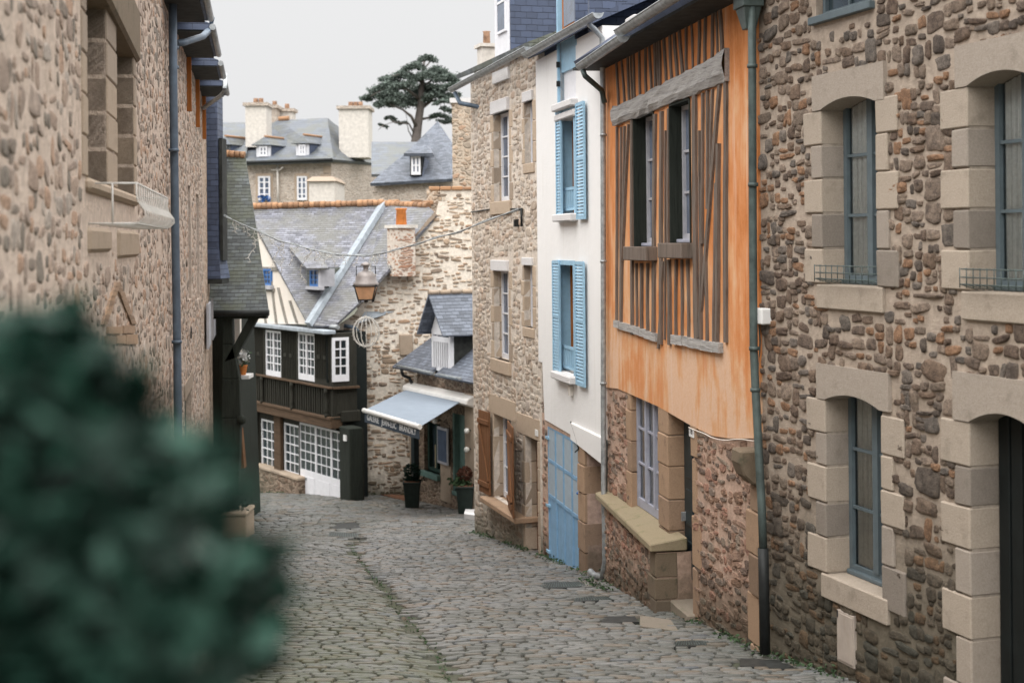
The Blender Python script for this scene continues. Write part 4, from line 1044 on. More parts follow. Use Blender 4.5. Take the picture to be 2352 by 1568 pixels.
def build_white():
    F = WH; r = F.root('white_house', 'narrow white limewashed house with pale blue louvred shutters and a blue garage door', 'house')
    L_ = F.len; top = F.z(1300, 105); edge = lerpf([(F.u(x, y), F.z(x, y)) for x, y in ((1238, 830), (1250, 832), (1251, 962), (1257, 965), (1300, 990), (1332, 1008), (1380, 1045), (1392, 1048))])
    wins = []
    for (xl, xr, yt, yb) in ((1291, 1323, 262, 492), (1287, 1322, 606, 850)):
        wins.append((F.u(xl, (yt + yb) / 2), F.u(xr, (yt + yb) / 2), F.z(xl, yb), F.z(xl, yt)))
    A = (F.u(1289, 150), F.u(1325, 150), F.z(1289, 238), top + .1)
    wall_grid('limewashed_wall', M['white'], r, F.u(1236, 500), L_ + .02, F.z(1250, 1060), top, [*wins, A], step=.15, zb=edge, y=-.02, th=.4)
    g0, g1 = F.u(1258, 1100), F.u(1333, 1150); gz0, gz1 = F.z(1258, 1330), F.z(1258, 966)
    d0, d1 = F.u(1349, 1150), F.u(1384, 1150); dz1 = F.z(1349, 1020)
    wo = wall_grid('stone_base', M['mo_orange'], r, 0, L_, -1, F.z(1250, 950), [(g0, g1, -1, gz1 - .1), (d0, d1, -1, dz1)], step=.3, th=.4, zt=lambda u: edge(u) + .06)
    add_stones(wo, M['st_orange'], 0, L_, -1, F.z(1250, 950), [(g0, g1, -1, gz1 - .1), (g1, L_, -1, dz1)], zt=lambda u: edge(u) - .02, w=(.12, .4), h=(.08, .2), gap=.026, lift=.02, seed=26)
    MB().box(.02, L_ - .02, 1.0, 5.5, -1, top - .1).build('wall_core', M['dark_inside'], r)
    MB().slab([(-.1, -.22, top + .12), (L_ + .05, -.22, top + .12), (L_ + .05, 4.5, top + 2.2), (-.1, 4.5, top + 2.2)], .1).build('roof', M['slate_blue'], r)
    a = F.p(1208, 124, -.36); b = F.p(1374, 30, -.36)
    gutter(r, 'gutter', (a[0], -.36, a[1]), (b[0], -.36, b[1]), r=.085, seams=.5)
    labs = ('upper louvred-shuttered window on the white wall', 'lower louvred-shuttered window on the white wall')
    for k, W in enumerate(wins):
        u0, u1, z0, z1 = W
        w = window(r, u0, u1, z0, z1, .19, 1, 3, 'wood_orange', 'glass', fr=.06, bar=.03, leaf=2, label=labs[k])
        m = MB(); m.box(u0 - .07, u0 + .012, -.04, .19, z0, z1 + .07); m.box(u1 - .012, u1 + .07, -.04, .19, z0, z1 + .07); m.box(u0 + .012, u1 - .012, -.04, .19, z1 - .012, z1 + .07)
        m.build('reveal', M['blue'], w)
        ym = 400 if k == 0 else 720; px = (1276, 1288, 1322, 1341) if k == 0 else (1268, 1284, 1320, 1340)
        louvre_shutter(w, F.u(px[0], ym, -.075), F.u(px[1], ym, -.075), -.075, z0 - .12, z1 + .05)
        louvre_shutter(w, F.u(px[2], ym, -.10), F.u(px[3], ym, -.10), -.10, z0 - .12, z1 + .05)
        m = MB(); hh = .42
        m.box(u0, u1, .02, .05, z0 + hh, z0 + hh + .05); m.box(u0, u1, .02, .05, z0 + .06, z0 + .10)
        n = 8
        for i in range(n): x = u0 + (u1 - u0) * (i + .5) / n; m.box(x - .016, x + .016, .022, .048, z0 + .08, z0 + hh)
        m.build('balustrade', M['blue'], w)
        MB().box(u0 - .12, u1 + .18, -.17, .3, z0 - .14, z0 - .005).build('sill', M['white_concrete'], w, bevel=.02)
    # boarded attic window (blue board and surround)
    u0, u1, z0, z1 = A
    w = MB().box(u0, u1, .05, .10, z0, z1 + 1.4).build('boarded_window', M['frame_white'], r, bevel=.004, label='boarded blue-framed attic window rising through the gutter')
    m = MB(); m.box(u0 - .08, u0, -.06, .1, z0 - .02, z1 + 1.5); m.box(u1, u1 + .08, -.03, .1, z1 - .2, z1 + 1.5); m.build('surround', M['blue'], w)
    MB().box(u0, u1 - .05, .0, .055, z1 - .55, z1 + .1).build('panel', M['blue'], w)
    MB().box(u0 + .06, u1 - .03, .01, .05, z1 + .2, z1 + 1.4).build('frame', M['wood_orange'], w)
    MB().box(u0 + .2, u1 - .1, .0, .02, z1 + .25, z1 + 1.4).build('pane', M['glass_blue'], w)
    m = MB(); m.box(u0 - .15, u1 + .1, -.16, .2, z0 - .15, z0 - .02); m.box(u0 - .2, u1 + .06, -.10, .2, z0 - .32, z0 - .20); m.build('sill', M['white_concrete'], w, bevel=.02)
    m = MB()
    for z in (z1 - .45, z0 + .3): m.box(u0 - .02, u0 + .03, -.09, -.03, z, z + .10)
    m.build('hinge', M['black_iron'], w)
    MB().box(u1 + .06, u1 + .12, -.05, 1.6, top, top + 2.0).build('dormer_cheek', M['slate_blue'], r)
    MB().box(L_ - .55, L_ - .45, -.1, 1.6, top - .02, top + 1.1).build('dormer_cheek', M['slate_blue'], r)
    # garage door
    zb = F.z(1300, 1305) - .3
    m = MB(); n = 4
    for i in range(n):
        a, b = g0 + (g1 - g0) * i / n, g0 + (g1 - g0) * (i + 1) / n; m.box(a + .004, b - .004, .02 + .006 * (i % 2), .07, zb - .3, edge(a) + .02)
    gd = m.build('garage_door', M['blue_door'], r, bevel=.006, label='tall pale blue planked garage door with glazed top panels')
    m = MB(); p = MB()
    for i in range(n):
        a, b = g0 + (g1 - g0) * i / n, g0 + (g1 - g0) * (i + 1) / n; e_ = edge((a + b) / 2) - .08
        hz = 1.42
        for (z1_, z0_) in ((e_ - .05, e_ - .62), (e_ - .70, e_ - 1.28)):
            p.box(a + .06, b - .05, .010, .022, z0_, z1_)
        for z in (e_ - .02, e_ - .66, e_ - 1.32): m.box(a + .02, b - .02, .004, .03, z - .035, z + .035)
        for x in (a + .03, b - .03): m.box(x - .022, x + .022, .006, .03, zb, e_ + .05)
    m.build('rail', M['blue_door'], gd, bevel=.004); p.build('pane', M['door_pane'], gd)
    hg = MB()
    for z in (F.z(1262, 1010), F.z(1262, 1165), F.z(1262, 1270)): hg.box(g0 - .10, g0 + .12, -.02, .02, z, z + .05)
    hg.build('hinge', M['blue'], gd)
    MB().lathe([(.03, -.02), (.045, 0), (.03, .02)], (g1 - .12, -.0, F.z(1325, 1130)), 10).build('lock', M['blue_deep'], gd)
    # pillar, second doorway
    bl = []; ys = (1004, 1065, 1130, 1195, 1262, 1340)
    for i in range(5):
        z1_, z0_ = F.z(1340, ys[i]) - .006, F.z(1340, ys[i + 1]) + .006; bl.append((g1 + .03, d0, -.05 - .01 * (i % 2), .45, z0_, z1_))
    sd = MB().box(d0, L_ + .02, .42, .48, -.8, dz1).build('side_door', M['blue_deep'], r, label='deep blue door half hidden in the stone recess behind the grey downpipe')
    blocks(r, sd, M['quoin_warm'], bl)
    MB().box(g1 - .02, d0 - .03, -.01, .3, -.8, F.z(1340, 1000)).build('joints', M['mortar'], sd)
    MB().box(d0 - .02, L_, -.06, .45, -.5, F.z(1360, 1322)).build('doorstep', M['step'], sd, bevel=.015)
    m = MB(); a = F.p(1308, 970, -.08); b = F.p(1384, 1010, -.08)
    m.hexa([(a[0], -.07, a[1] - .3), (b[0], -.07, b[1] - .42), (b[0], .0, b[1] - .42), (a[0], 0, a[1] - .3), (a[0], -.07, a[1]), (b[0], -.07, b[1] + .02), (b[0], 0, b[1] + .02), (a[0], 0, a[1])])
    m.build('hood_moulding', M['white'], r, bevel=.01)
    m = MB(); c = [F.p(x, y, -.05) for x, y in ((1312, 968), (1318, 985), (1326, 1010), (1330, 1030), (1322, 1038))]; m.tube([(q[0], -.06, q[1]) for q in c], .012, 5); m.build('cable', M['black_iron'], r)
    # wall hook
    MB().box(F.u(1316, 900), F.u(1320, 900), -.09, 0, F.z(1318, 908), F.z(1318, 885)).build('wall_hook', M['wall_plain'], r)
    # downpipe
    def dp(x, y, o=-.12): u, z = F.p(x, y, o); return (u, o, z)
    pts = [dp(1353, 42, -.34), dp(1354, 58, -.33), dp(1368, 70, -.22), dp(1383, 88), dp(1385, 200), dp(1386, 600), dp(1386, 900), dp(1387, 1150), dp(1390, 1200), dp(1391, 1290), dp(1384, 1325), dp(1366, 1322), dp(1356, 1312)]
    pipe(r, pts, [.045] * 8 + [.055] * 5, 'zinc', [(dp(1386, y), (0, 0, 1)) for y in (310, 600, 880)])
    m = MB(); m.tube([dp(1393, 1010, -.05), dp(1393, 1170, -.05)], .02, 6); m.build('conduit', M['zinc_green'], r)
    return r
build_white()

# ================================================================== FAR STONE HOUSE WITH BROWN SHUTTERS
def build_far_stone():
    F = FS; r = F.root('rubble_house', 'pale rubble stone house with brown wooden shutters, left of the white house', 'house')
    L_ = F.len; top = F.z(1150, 152); ub = F.u(1236, 500)
    def R(xl, xr, yt, yb, lx): u0, u1 = F.u(xl, (yt + yb) / 2), F.u(xr, (yt + yb) / 2); return [u0, u1, F.z(xl, yb), F.z(xl, yt), F.off(lx, (yt + yb) / 2, u0)]
    A = R(1134, 1170, 264, 464, 1151); B = R(1135, 1169, 621, 822, 1152); Cn = R(1205, 1224, 236, 377, 1222); Dn = R(1204, 1224, 609, 750, 1222)
    E = R(1135, 1176, 950, 1140, 1156); D = R(1208, 1237, 1000, 1262, 1233)
    hs = [(q[0], q[1], q[2], q[3]) for q in (A, B, E, D)]; nar = [(q[0], q[1], q[2], q[3]) for q in (Cn, Dn)]
    step_ = F.z(1240, 832)
    wo = wall_grid('wall', M['mo_far'], r, 0, L_, -1, top, hs + nar, step=.3, th=.12)
    add_stones(wo, M['st_far'], .02, L_, -1, top - .05, [(h[0] - .2, h[1] + .2, h[2] - .2, h[3] + .25) for h in hs + nar], w=(.12, .46), h=(.09, .24), gap=.020, skip=.04, lift=.014, seed=7)
    MB().box(.32, L_ - .02, .8, 5.5, -1, top - .05).build('wall_core', M['dark_inside'], r)
    MB().box(0.0, .3, .125, 5.5, -1, top - .02).build('end_wall', M['rub_far'], r)
    MB().slab([(-.45, -.22, top + .14), (L_ + .02, -.22, top + .14), (L_ + .02, 4.5, top + 2.0), (2.3, 4.5, top + 2.0)], .1).build('roof', M['slate_moss'], r)
    a = F.p(1037, 204, -.38); b = F.p(1214, 108, -.38)
    gutter(r, 'gutter', (a[0], -.38, a[1]), (b[0], -.38, b[1]), r=.085, seams=.5)
    q0 = F.p(1045, 208, -.36); pipe(r, [(q0[0], -.36, q0[1] - .05), (q0[0] + .2, -.3, q0[1] - .3), (q0[0] + .75, .06, q0[1] - .45)], .05, 'zinc_blue')
    for (q, lab, lint) in ((A, 'upper white window of the rubble house', (235, 264)), (B, 'middle white window of the rubble house', (597, 621))):
        u0, u1, z0, z1, off = q
        w = window(r, u0, u1, z0, z1, off, 1, 4, 'frame_white', 'glass_blue', fr=.06, bar=.03, leaf=2, bottom=.05, label=lab, curtain=False)
        ys = np.linspace(lint[1], lint[1] + 200, 6); blocks(r, w, M['quoin_far'], [(u0 - (.14 if i % 2 else .24), u0, -.012, off + .05, F.z(1134, ys[i + 1]) + .006, F.z(1134, ys[i]) - .006) for i in range(5)] + [(u1, u1 + (.14 if i % 2 else .26), -.012, off + .05, F.z(1134, ys[i + 1]) + .006, F.z(1134, ys[i]) - .006) for i in range(5)])
        MB().box(u0 - .03, u1 + .03, -.07, off + .05, z1, F.z(1134, lint[0])).build('lintel', M['white_concrete'], w, bevel=.01)
        MB().box(u0 - .15, u1 + .15, -.06, off + .05, z0 - .28, z0).build('sill', M['quoin_far'], w, bevel=.015)
    for (q, lab, lint) in ((Cn, 'upper narrow window beside the white wall', (213, 236)), (Dn, 'lower narrow window beside the white wall', (591, 609))):
        u0, u1, z0, z1, off = q
        w = window(r, u0, u1, z0, z1, off - .03, 1, 2, 'frame_white', 'glass_blue', fr=.05, bar=.03, label=lab)
        blocks(r, w, M['quoin_far'], [(u0 - (.10 if i % 2 else .18), u0, -.012, off + .05, z0 + (z1 - z0) * i / 4 + .006, z0 + (z1 - z0) * (i + 1) / 4 - .006) for i in range(4)] + [(u1, u1 + .2, -.012, off + .05, z0 + (z1 - z0) * i / 3 + .006, z0 + (z1 - z0) * (i + 1) / 3 - .006) for i in range(3)])
        MB().box(u0 - .02, u1 + .05, -.05, off + .05, z1, F.z(1205, lint[0])).build('lintel', M['white_concrete'], w, bevel=.01)
        MB().box(u0 - .06, u1 + .1, -.03, off + .05, z0 - .2, z0).build('sill', M['quoin_far'], w, bevel=.015)
    # ground-floor window with plank shutters
    u0, u1, z0, z1, off = E
    w = window(r, u0, u1, z0, z1, off, 1, 3, 'frame_white', 'glass_blue', fr=.07, bar=.03, leaf=2, bottom=.05, label='ground-floor white window between two brown plank shutters')
    bl = []
    for i, (ya, yb) in enumerate(((945, 1000), (1000, 1060), (1060, 1110), (1110, 1140))): bl += [(u0 - .22, u0, -.015, off + .05, F.z(1135, yb) + .006, F.z(1135, ya) - .006), (u1, u1 + (.2 if i % 2 else .34), -.015, off + .05, F.z(1135, yb) + .006, F.z(1135, ya) - .006)]
    bl.append((u0 - .35, u1 + .35, -.02, off + .05, z1 + .005, z1 + .42)); blocks(r, w, M['quoin_far'], bl)
    MB().box(F.u(1108, 1140, -.2), F.u(1200, 1160, -.1), -.26, off + .05, z0 - .13, z0 - .01).build('sill', M['quoin_warm'], w, bevel=.02)
    for (sa, sb, ang) in ((F.u(1104, 1040, -.1), u0 - .02, -.1), (u1 + .0, F.u(1204, 1080, -.1), -.3)):
        m = MB(); zt, zb_ = z1 + .02, z0 + .02; n = 4
        W_ = sb - sa; y0 = -.10
        def yy(u): return y0 + ang * (1 - (u - sa) / W_ if sa < u0 else (u - sa) / W_) * (.5 if sa < u0 else .8)
        for i in range(n):
            a_, b_ = sa + W_ * i / n + .004, sa + W_ * (i + 1) / n - .004
            m.hexa([(a_, yy(a_), zb_), (b_, yy(b_), zb_), (b_, yy(b_) + .03, zb_), (a_, yy(a_) + .03, zb_), (a_, yy(a_), zt), (b_, yy(b_), zt), (b_, yy(b_) + .03, zt), (a_, yy(a_) + .03, zt)])
        s_ = m.build('shutter', M['shutter_brown'], w, bevel=.004)
        m = MB()
        for z in (zb_ + .16, zt - .28):
            m.hexa([(sa + .02, yy(sa) - .035, z), (sb - .02, yy(sb) - .035, z), (sb - .02, yy(sb), z), (sa + .02, yy(sa), z), (sa + .02, yy(sa) - .035, z + .10), (sb - .02, yy(sb) - .035, z + .10), (sb - .02, yy(sb), z + .10), (sa + .02, yy(sa), z + .10)])
        za_, zc_ = zb_ + .26, zt - .28
        m.hexa([(sa + .04, yy(sa) - .03, zc_ - .08), (sa + .12, yy(sa) - .03, zc_), (sa + .12, yy(sa), zc_), (sa + .04, yy(sa), zc_ - .08), (sb - .14, yy(sb) - .03, za_), (sb - .04, yy(sb) - .03, za_ + .05), (sb - .04, yy(sb), za_ + .05), (sb - .14, yy(sb), za_)])
        m.build('batten', M['shutter_brown'], s_, bevel=.004)
    # door
    u0, u1, z0, z1, off = D
    dd = MB().box(u0, u1, off + .0, off + .05, z0 - .2, z1).build('door', M['shutter_brown'], r, label='brown front door in a deep stone recess')
    bl = []; ys = (1000, 1060, 1110, 1160, 1210, 1262)
    for i in range(5): bl += [(u0 - (.22 if i % 2 else .14), u0, -.02, off + .02, F.z(1208, ys[i + 1]) + .006, F.z(1208, ys[i]) - .006), (u1, u1 + .12, -.02, off + .02, F.z(1208, ys[i + 1]) + .006, F.z(1208, ys[i]) - .006)]
    bl.append((u0 - .55, u1 + .12, -.025, off + .02, z1 + .006, z1 + .42)); blocks(r, dd, M['quoin_far'], bl)
    MB().box(u0, u1 + .12, -.22, off, z0 - .35, z0 - .02).build('doorstep', M['step'], dd, bevel=.02)
    p = MB().box(F.u(1233, 990), F.u(1239, 990), -.04, -.02, F.z(1235, 1000), F.z(1235, 986)).build('number_plate', M['plate'], r)
    # dormer that rises through the gutter
    u0, u1 = F.u(1137, 100), F.u(1171, 100); zt = top + 3.0
    d = MB(); d.box(u0 - .02, u1 - .05, .0, .10, F.z(1137, 155), zt); d = d.build('dormer', M['frame_white'], r, label='tall white wall dormer with a blue slate cheek', bevel=.005)
    wz = F.z(1160, 68)
    MB().box(u0 + .30, u1 - .22, -.03, .02, wz, wz + 1.3).build('pane', M['glass_blue'], d)
    m = MB()
    for z in (wz, wz + .62): m.box(u0 + .26, u1 - .18, -.045, .0, z - .05, z)
    m.box(u0 + .26, u0 + .31, -.045, 0, wz, wz + 1.3); m.box(u1 - .23, u1 - .18, -.045, 0, wz, wz + 1.3); m.build('sash', M['frame_white'], d)
    MB().box(u1 - .05, u1, .02, 2.2, top, zt).build('cheek', M['slate_blue'], d)
    MB().box(u0 - .05, u1 + .0, -.06, .12, F.z(1137, 195), F.z(1137, 168)).build('lintel', M['white_concrete'], d, bevel=.01)
    # chimney at the far end
    P = pt(1117, 152, 34.5); ch = MB().box(-.12, .12, -.2, .2, -.9, .5); ch.box(-.2, .2, -.25, .25, .5, .6)
    co = F.w(0, 0, 0); lx = (P - F.w(0, 0, 0)).dot(F.U); ly = (P - F.w(0, 0, 0)).dot(F.V)
    m = MB(); m.box(lx - .1, lx + .35, ly - .2, ly + .25, P.z - F.z0 - .8, P.z - F.z0 + .42); m.box(lx - .16, lx + .41, ly - .26, ly + .31, P.z - F.z0 + .42, P.z - F.z0 + .5)
    ch = m.build('chimney', M['wall_plain'], r); MB().lathe([(.09, 0), (.08, .3), (.10, .33)], (lx + .05, ly, P.z - F.z0 + .5), 10).build('chimney_pot', M['pot_old'], ch)
    # cable bracket
    a = F.p(1190, 480, -.12); m = MB(); m.tube([(a[0], -.05, a[1] - .35), (a[0], -.05, a[1] + .02)], .025, 6); m.tube([(a[0], -.05, a[1]), (a[0] - .15, -.05, a[1] - .02)], .02, 6)
    m.box(a[0] - .4, a[0] - .32, -.10, 0, a[1] - .35, a[1] - .2); m.build('cable_bracket', M['black_iron'], r)
    m = MB(); m.tube([(.05, -.03, F.z(1090, 487)), (1.6, -.03, F.z(1090, 487) + .03), (a[0], -.03, a[1] + .0)], .015, 5); m.build('cable', M['black_iron'], r)
    return r, F.w(a[0], -.12, a[1])
_, BRK = build_far_stone()

# ================================================================== HOUSE WITH THE BIG GABLE WALL AND CHIMNEY
GWY = 44.6
GW = Fac((pt(813, 555, GWY).x, GWY), (pt(1130, 555, GWY).x, GWY)); GW.z0 = gz(GW.A.x, GWY - .3)
def build_gable():
    F = GW; r = F.root('gable_house', 'tall pale rubble gable wall behind the awning, its slope running up to the right', 'house')
    zt = lerpf([(F.u(x, y), F.z(x, y)) for x, y in ((755, 760), (813, 722), (830, 697), (900, 612), (1000, 497), (1003, 437), (1100, 432))])
    wo = wall_grid('wall', M['mo_gable'], r, -.8, F.len, -1, F.z(1085, 432), [], step=.2, zt=zt, th=.5)
    add_stones(wo, M['st_gable'], -.78, F.len, -1, F.z(1085, 432), zt=lambda u: zt(u) - .1, w=(.13, .46), h=(.06, .19), gap=.036, skip=.06, lift=.03, seed=8, P=10)
    MB().box(F.u(1003, 437), F.len, .52, 6, -1, F.z(1085, 440)).build('wall_core', M['rub_gable'], r)
    # sloping slate coping
    (a, za), (b, zb) = F.p(822, 708), F.p(1003, 492); m = MB(); n = 14
    for k in range(n):
        f0, f1 = k / n, (k + .97) / n; u0, u1, z0, z1 = a + (b - a) * f0, a + (b - a) * f1, za + (zb - za) * f0, za + (zb - za) * f1; o = random.uniform(-.02, .02)
        m.hexa([(u0, -.10, z0 - .02 + o), (u1, -.10, z1 - .02 + o), (u1, .55, z1 - .02 + o), (u0, .55, z0 - .02 + o), (u0 - .05, -.10, z0 + .09 + o), (u1 - .05, -.10, z1 + .09 + o), (u1 - .05, .55, z1 + .09 + o), (u0 - .05, .55, z0 + .09 + o)])
    m.build('coping', M['quoin_pink'], r)
    m = MB(); u = F.u(985, 436)
    while u < F.len: m.box(u, u + .34, -.06, .6, F.z(1040, 437), F.z(1040, 430) + random.uniform(0, .03)); u += .36
    m.build('cap_tiles', M['tile_orange'], r, bevel=.02)
    m = MB()
    for x, y, w, h in ((933, 775, .42, .55), (942, 630, .22, .2)): a = F.p(x, y); MB().box(a[0] - w / 2, a[0] + w / 2, -.10, .1, a[1] - h, a[1] + h * .2, jit=.02).build('corbel_stone', M['quoin_pink'], r, bevel=.03)
    # lead flashing at the lower verge
    m = MB(); a = F.p(822, 742, -.2); b = F.p(905, 715, -.05); m.slab([(a[0], -.35, a[1]), (b[0] - .3, -.02, a[1] + .25), (b[0], -.02, b[1]), (a[0] + .2, -.02, b[1])], .03); m.build('lead_flashing', M['lead'], r)
    def dp(x, y, o=-.12): q = F.p(x, y, o); return (q[0], o, q[1])
    pipe(r, [dp(790, 748, -.3), dp(815, 752, -.3), dp(824, 765, -.14), dp(824, 790), dp(828, 1000), dp(830, 1060)], .065, 'zinc_blue', [(dp(825, 838), (0, 0, 1)), (dp(828, 1000), (0, 0, 1))])
    pipe(r, [dp(830, 1058), dp(832, 1125), dp(826, 1136)], .08, 'black_iron', name='cast_iron_shoe')
    return r
build_gable()

# ================================================================== GALLERY HOUSE WITH AWNING
def build_gallery():
    F = GH; r = F.root('gallery_house', 'low stone gallery house with a small slated dormer, left of the rubble house', 'house')
    L_ = F.len; top = F.z(1000, 862)
    win = (F.u(974, 1020), F.u(1012, 1020), F.z(974, 1078), F.z(974, 965)); dr = (F.u(1050, 1020), F.u(1066, 1020), -.2, F.z(1050, 930))
    dr = (F.u(1040, 1050), F.u(1068, 1050), F.z(1040, 1125), F.z(1050, 950))
    wall_grid('wall', M['rub_low'], r, 0, L_, -1, top, [win, dr], step=.3, th=.3)
    MB().box(.02, L_, .8, 3, -1, top - .02).build('wall_core', M['dark_inside'], r)
    w = MB(); u0, u1, z0, z1 = win
    for b in ((u0, u0 + .10, .12, .3, z0, z1), (u1 - .10, u1, .12, .3, z0, z1), (u0, u1, .12, .3, z0, z0 + .1), (u0 + .55, u0 + .63, .14, .28, z0, z1)): w.box(*b)
    w = w.build('shop_window', M['green_dark'], r, label='dark green framed gallery window with a poster inside')
    MB().box(u0 + .05, u1 - .05, .24, .26, z0, z1).build('pane', M['glass'], w)
    MB().box(u0 - .06, u1 + .03, -.14, .3, z0 - .16, z0).build('sill', M['green_mid'], w, bevel=.01)
    MB().box(u0, u1, .28, .31, z0 - .3, z1).build('backing', M['green_dark'], w)
    # open leaf with poster
    p0, p1 = F.u(1003, 1010, -.15), F.u(1027, 1010, -.15); pz0, pz1 = F.z(1005, 1058), F.z(1005, 975)
    f = MB(); f.box(p0, p1, -.14, -.10, pz0, pz1); f = f.build('window_leaf', M['frame_lt'], w, bevel=.006)
    MB().box(p0 + .07, p1 - .07, -.15, -.138, pz0 + .08, pz1 - .08).build('poster', M['glass_blue'], f)
    MB().box(u0 + .35, u0 + .62, .19, .21, z0 + .1, z1 - .7).build('picture', M['sill_moss'], w)
    d = MB(); u0, u1, z0, z1 = dr; d.box(u0, u1, .15, .2, z0, z1); d.box(u1 - .12, u1, .0, .2, z0, z1); d.box(u0, u0 + .1, 0, .2, z0, z1); d.box(u0, u1, -.05, .2, z0 - .12, z0)
    d.build('door', M['green_mid'], r, label='grey-green gallery door behind the right-hand planter', bevel=.01)
    bl = [(F.u(944, 1020), F.u(958, 1020), -.05, .2, F.z(960, 1160), F.z(960, 975)), (F.u(1013, 1070), F.u(1037, 1100), -.03, .2, F.z(1020, 1150), F.z(1020, 1065)), (F.u(1072, 1000), L_, -.06, .2, -.5, top - .3)]
    blocks(r, r, M['quoin_pink'], bl, 'stone_pier')
    MB().box(F.u(948, 1020, -.1) , F.u(955, 1020, -.1), -.16, .05, .3, F.z(955, 975)).build('corner_post', M['door_dark'], r)
    for (x, y) in ((999, 967), (1072, 989), (1072, 1032)):
        a = F.p(x, y, -.18); g = MB().lathe([(.0, -.08), (.06, -.055), (.08, 0), (.06, .055), (.0, .08)], (a[0], -.18, a[1]), 12, cap=False).build('wall_lamp', M['globe'], r)
        m = MB(); m.tube([(a[0], -.13, a[1]), (a[0], .0, a[1] + .02)], .02, 6); m.build('arm', M['green_dark'], g)
    # roof and dormer
    ez = F.z(1000, 858, -.15); A0 = F.p(912, 842, -.15)
    m = MB(); m.slab([(A0[0] - .05, -.3, ez), (F.u(992, 850, -.2), -.3, ez), (F.u(992, 850, -.2), 1.9, ez + 1.5), (A0[0] + .2, 1.6, ez + 1.3)], .07)
    m.slab([(F.u(1008, 860, -.2), -.35, ez), (L_ + 1.2, -.35, ez), (L_ + 1.2, 2.2, ez + 1.9), (F.u(1008, 860, -.2), 2.2, ez + 1.9)], .07)
    m.build('roof', M['slate_mid'], r)
    a = F.p(910, 838, -.42); b = F.p(990, 856, -.42); gutter(r, 'gutter', (a[0], -.38, a[1]), (b[0], -.38, b[1]), r=.06)
    a = F.p(1004, 858, -.42); b = F.p(1056, 868, -.42); gutter(r, 'gutter', (a[0], -.42, a[1]), (b[0], -.42, b[1]), r=.06)
    def dp(x, y, o=-.25): q = F.p(x, y, o); return (q[0], o, q[1])
    pipe(r, [dp(922, 850, -.36), dp(926, 862), dp(940, 868, -.1), dp(946, 880, -.08), dp(947, 910, -.08)], .05, 'black_iron')
    # dormer
    q0, q1 = F.u(992, 780, -.05), F.u(1035, 780, -.05); dz0, dz1, dzt = F.z(1000, 850, -.05), F.z(1000, 757, -.05), F.z(1005, 672, -.05)
    d = MB()
    for b in ((q0, q0 + .10, -.06, .05, dz0, dz1), (q1 - .12, q1, -.06, .05, dz0, dz1), (q0, q1, -.062, .05, dz1 - .14, dz1), (q0, q1, -.062, .05, dz0 + .85, dz0 + 1.0), (q0 + .28, q0 + .34, -.04, .05, dz0 + 1.0, dz1 - .14)): d.box(*b)
    mid = (q0 + q1) / 2 - .05
    d.prism([(q0, dz1), (q1, dz1), (mid, dzt - .15)], -.05, .02)
    d = d.build('dormer', M['frame_white'], r, label='small white-framed dormer with a steep slated gable roof')
    MB().box(q0 + .05, q1 - .05, .01, .03, dz0 + .9, dz1 - .05).build('pane', M['glass_blue'], d)
    m = MB(); n = 8
    for i in range(n): x = q0 + .12 + (q1 - q0 - .24) * i / (n - 1); m.box(x - .035, x + .022, -.07, -.02, dz0 + .1, dz0 + .86)
    m.box(q0, q1, -.055, .02, dz0 - .0, dz0 + .1); m.build('balustrade', M['frame_white'], d)
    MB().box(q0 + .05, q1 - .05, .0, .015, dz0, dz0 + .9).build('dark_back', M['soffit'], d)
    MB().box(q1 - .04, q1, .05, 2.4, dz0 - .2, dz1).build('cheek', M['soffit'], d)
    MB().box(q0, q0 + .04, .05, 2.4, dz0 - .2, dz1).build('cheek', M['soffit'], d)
    hw = (q1 - q0) / 2 + .22; m = MB(); rz = dzt
    m.slab([(mid, -.42, rz), (mid + hw + .12, -.42, dz1 - .10), (mid + hw + .12, 3.0, dz1 - .10), (mid, 3.0, rz)], .05)
    m.slab([(mid, -.42, rz - .002), (mid - hw, -.42, dz1 - .12), (mid - hw, 3.0, dz1 - .12), (mid, 3.0, rz - .002)], .05)
    m.build('dormer_roof', M['slate_mid'], d)
    m = MB(); y = -.42
    while y < 2.9: m.tube([(mid, y, rz + .01), (mid, y + .33, rz + .01)], .07, 8); y += .36
    m.build('ridge_tiles', M['quoin_pink'], d)
    # awning: cassette, canvas, front bar, valance with lettering
    c0, c1 = F.u(930, 895, -.2), F.u(1078, 925, -.2); cz = F.z(930, 893, -.2)
    aw = F.root('shop_awning', 'open grey-blue fabric awning with white lettering over the gallery window', 'awning')
    cas = MB(); cas.hexa([(c0, -.30, cz - .05), (c1, -.30, cz - .05), (c1, 0, cz - .16), (c0, 0, cz - .16), (c0, -.28, cz + .10), (c1, -.28, cz + .10), (c1, 0, cz + .22), (c0, 0, cz + .22)])
    cas.build('cassette', M['white_metal'], aw, bevel=.03)
    # solve the reach of the front bar so it meets the picture rays at both ends
    best = None
    for k in range(10, 45):
        o = -k * .1; zb1 = F.z(965, 980, o); zb0 = F.z(838, 946, o)
        e_ = abs(zb1 - zb0)
        if best is None or e_ < best[0]: best = (e_, o, (zb0 + zb1) / 2)
    o = max(best[1], -3.0); uL, zL = F.p(838, 942, o); uR, zR = F.p(965, 980, o); zf = (zL + zR) / 2
    print('AWNING', o, zL, zR, uL, uR, c0, c1, cz)
    t0, t1 = F.u(932, 893, -.28), F.u(1056, 917, -.28)
    m = MB(); n = 10; th = .01
    m.hexa([(uL, o, zL), (uR, o, zR), (t1, -.28, cz - .02), (t0, -.28, cz - .02), (uL, o, zL + th), (uR, o, zR + th), (t1, -.28, cz), (t0, -.28, cz)])
    m.build('canvas', M['awning'], aw)
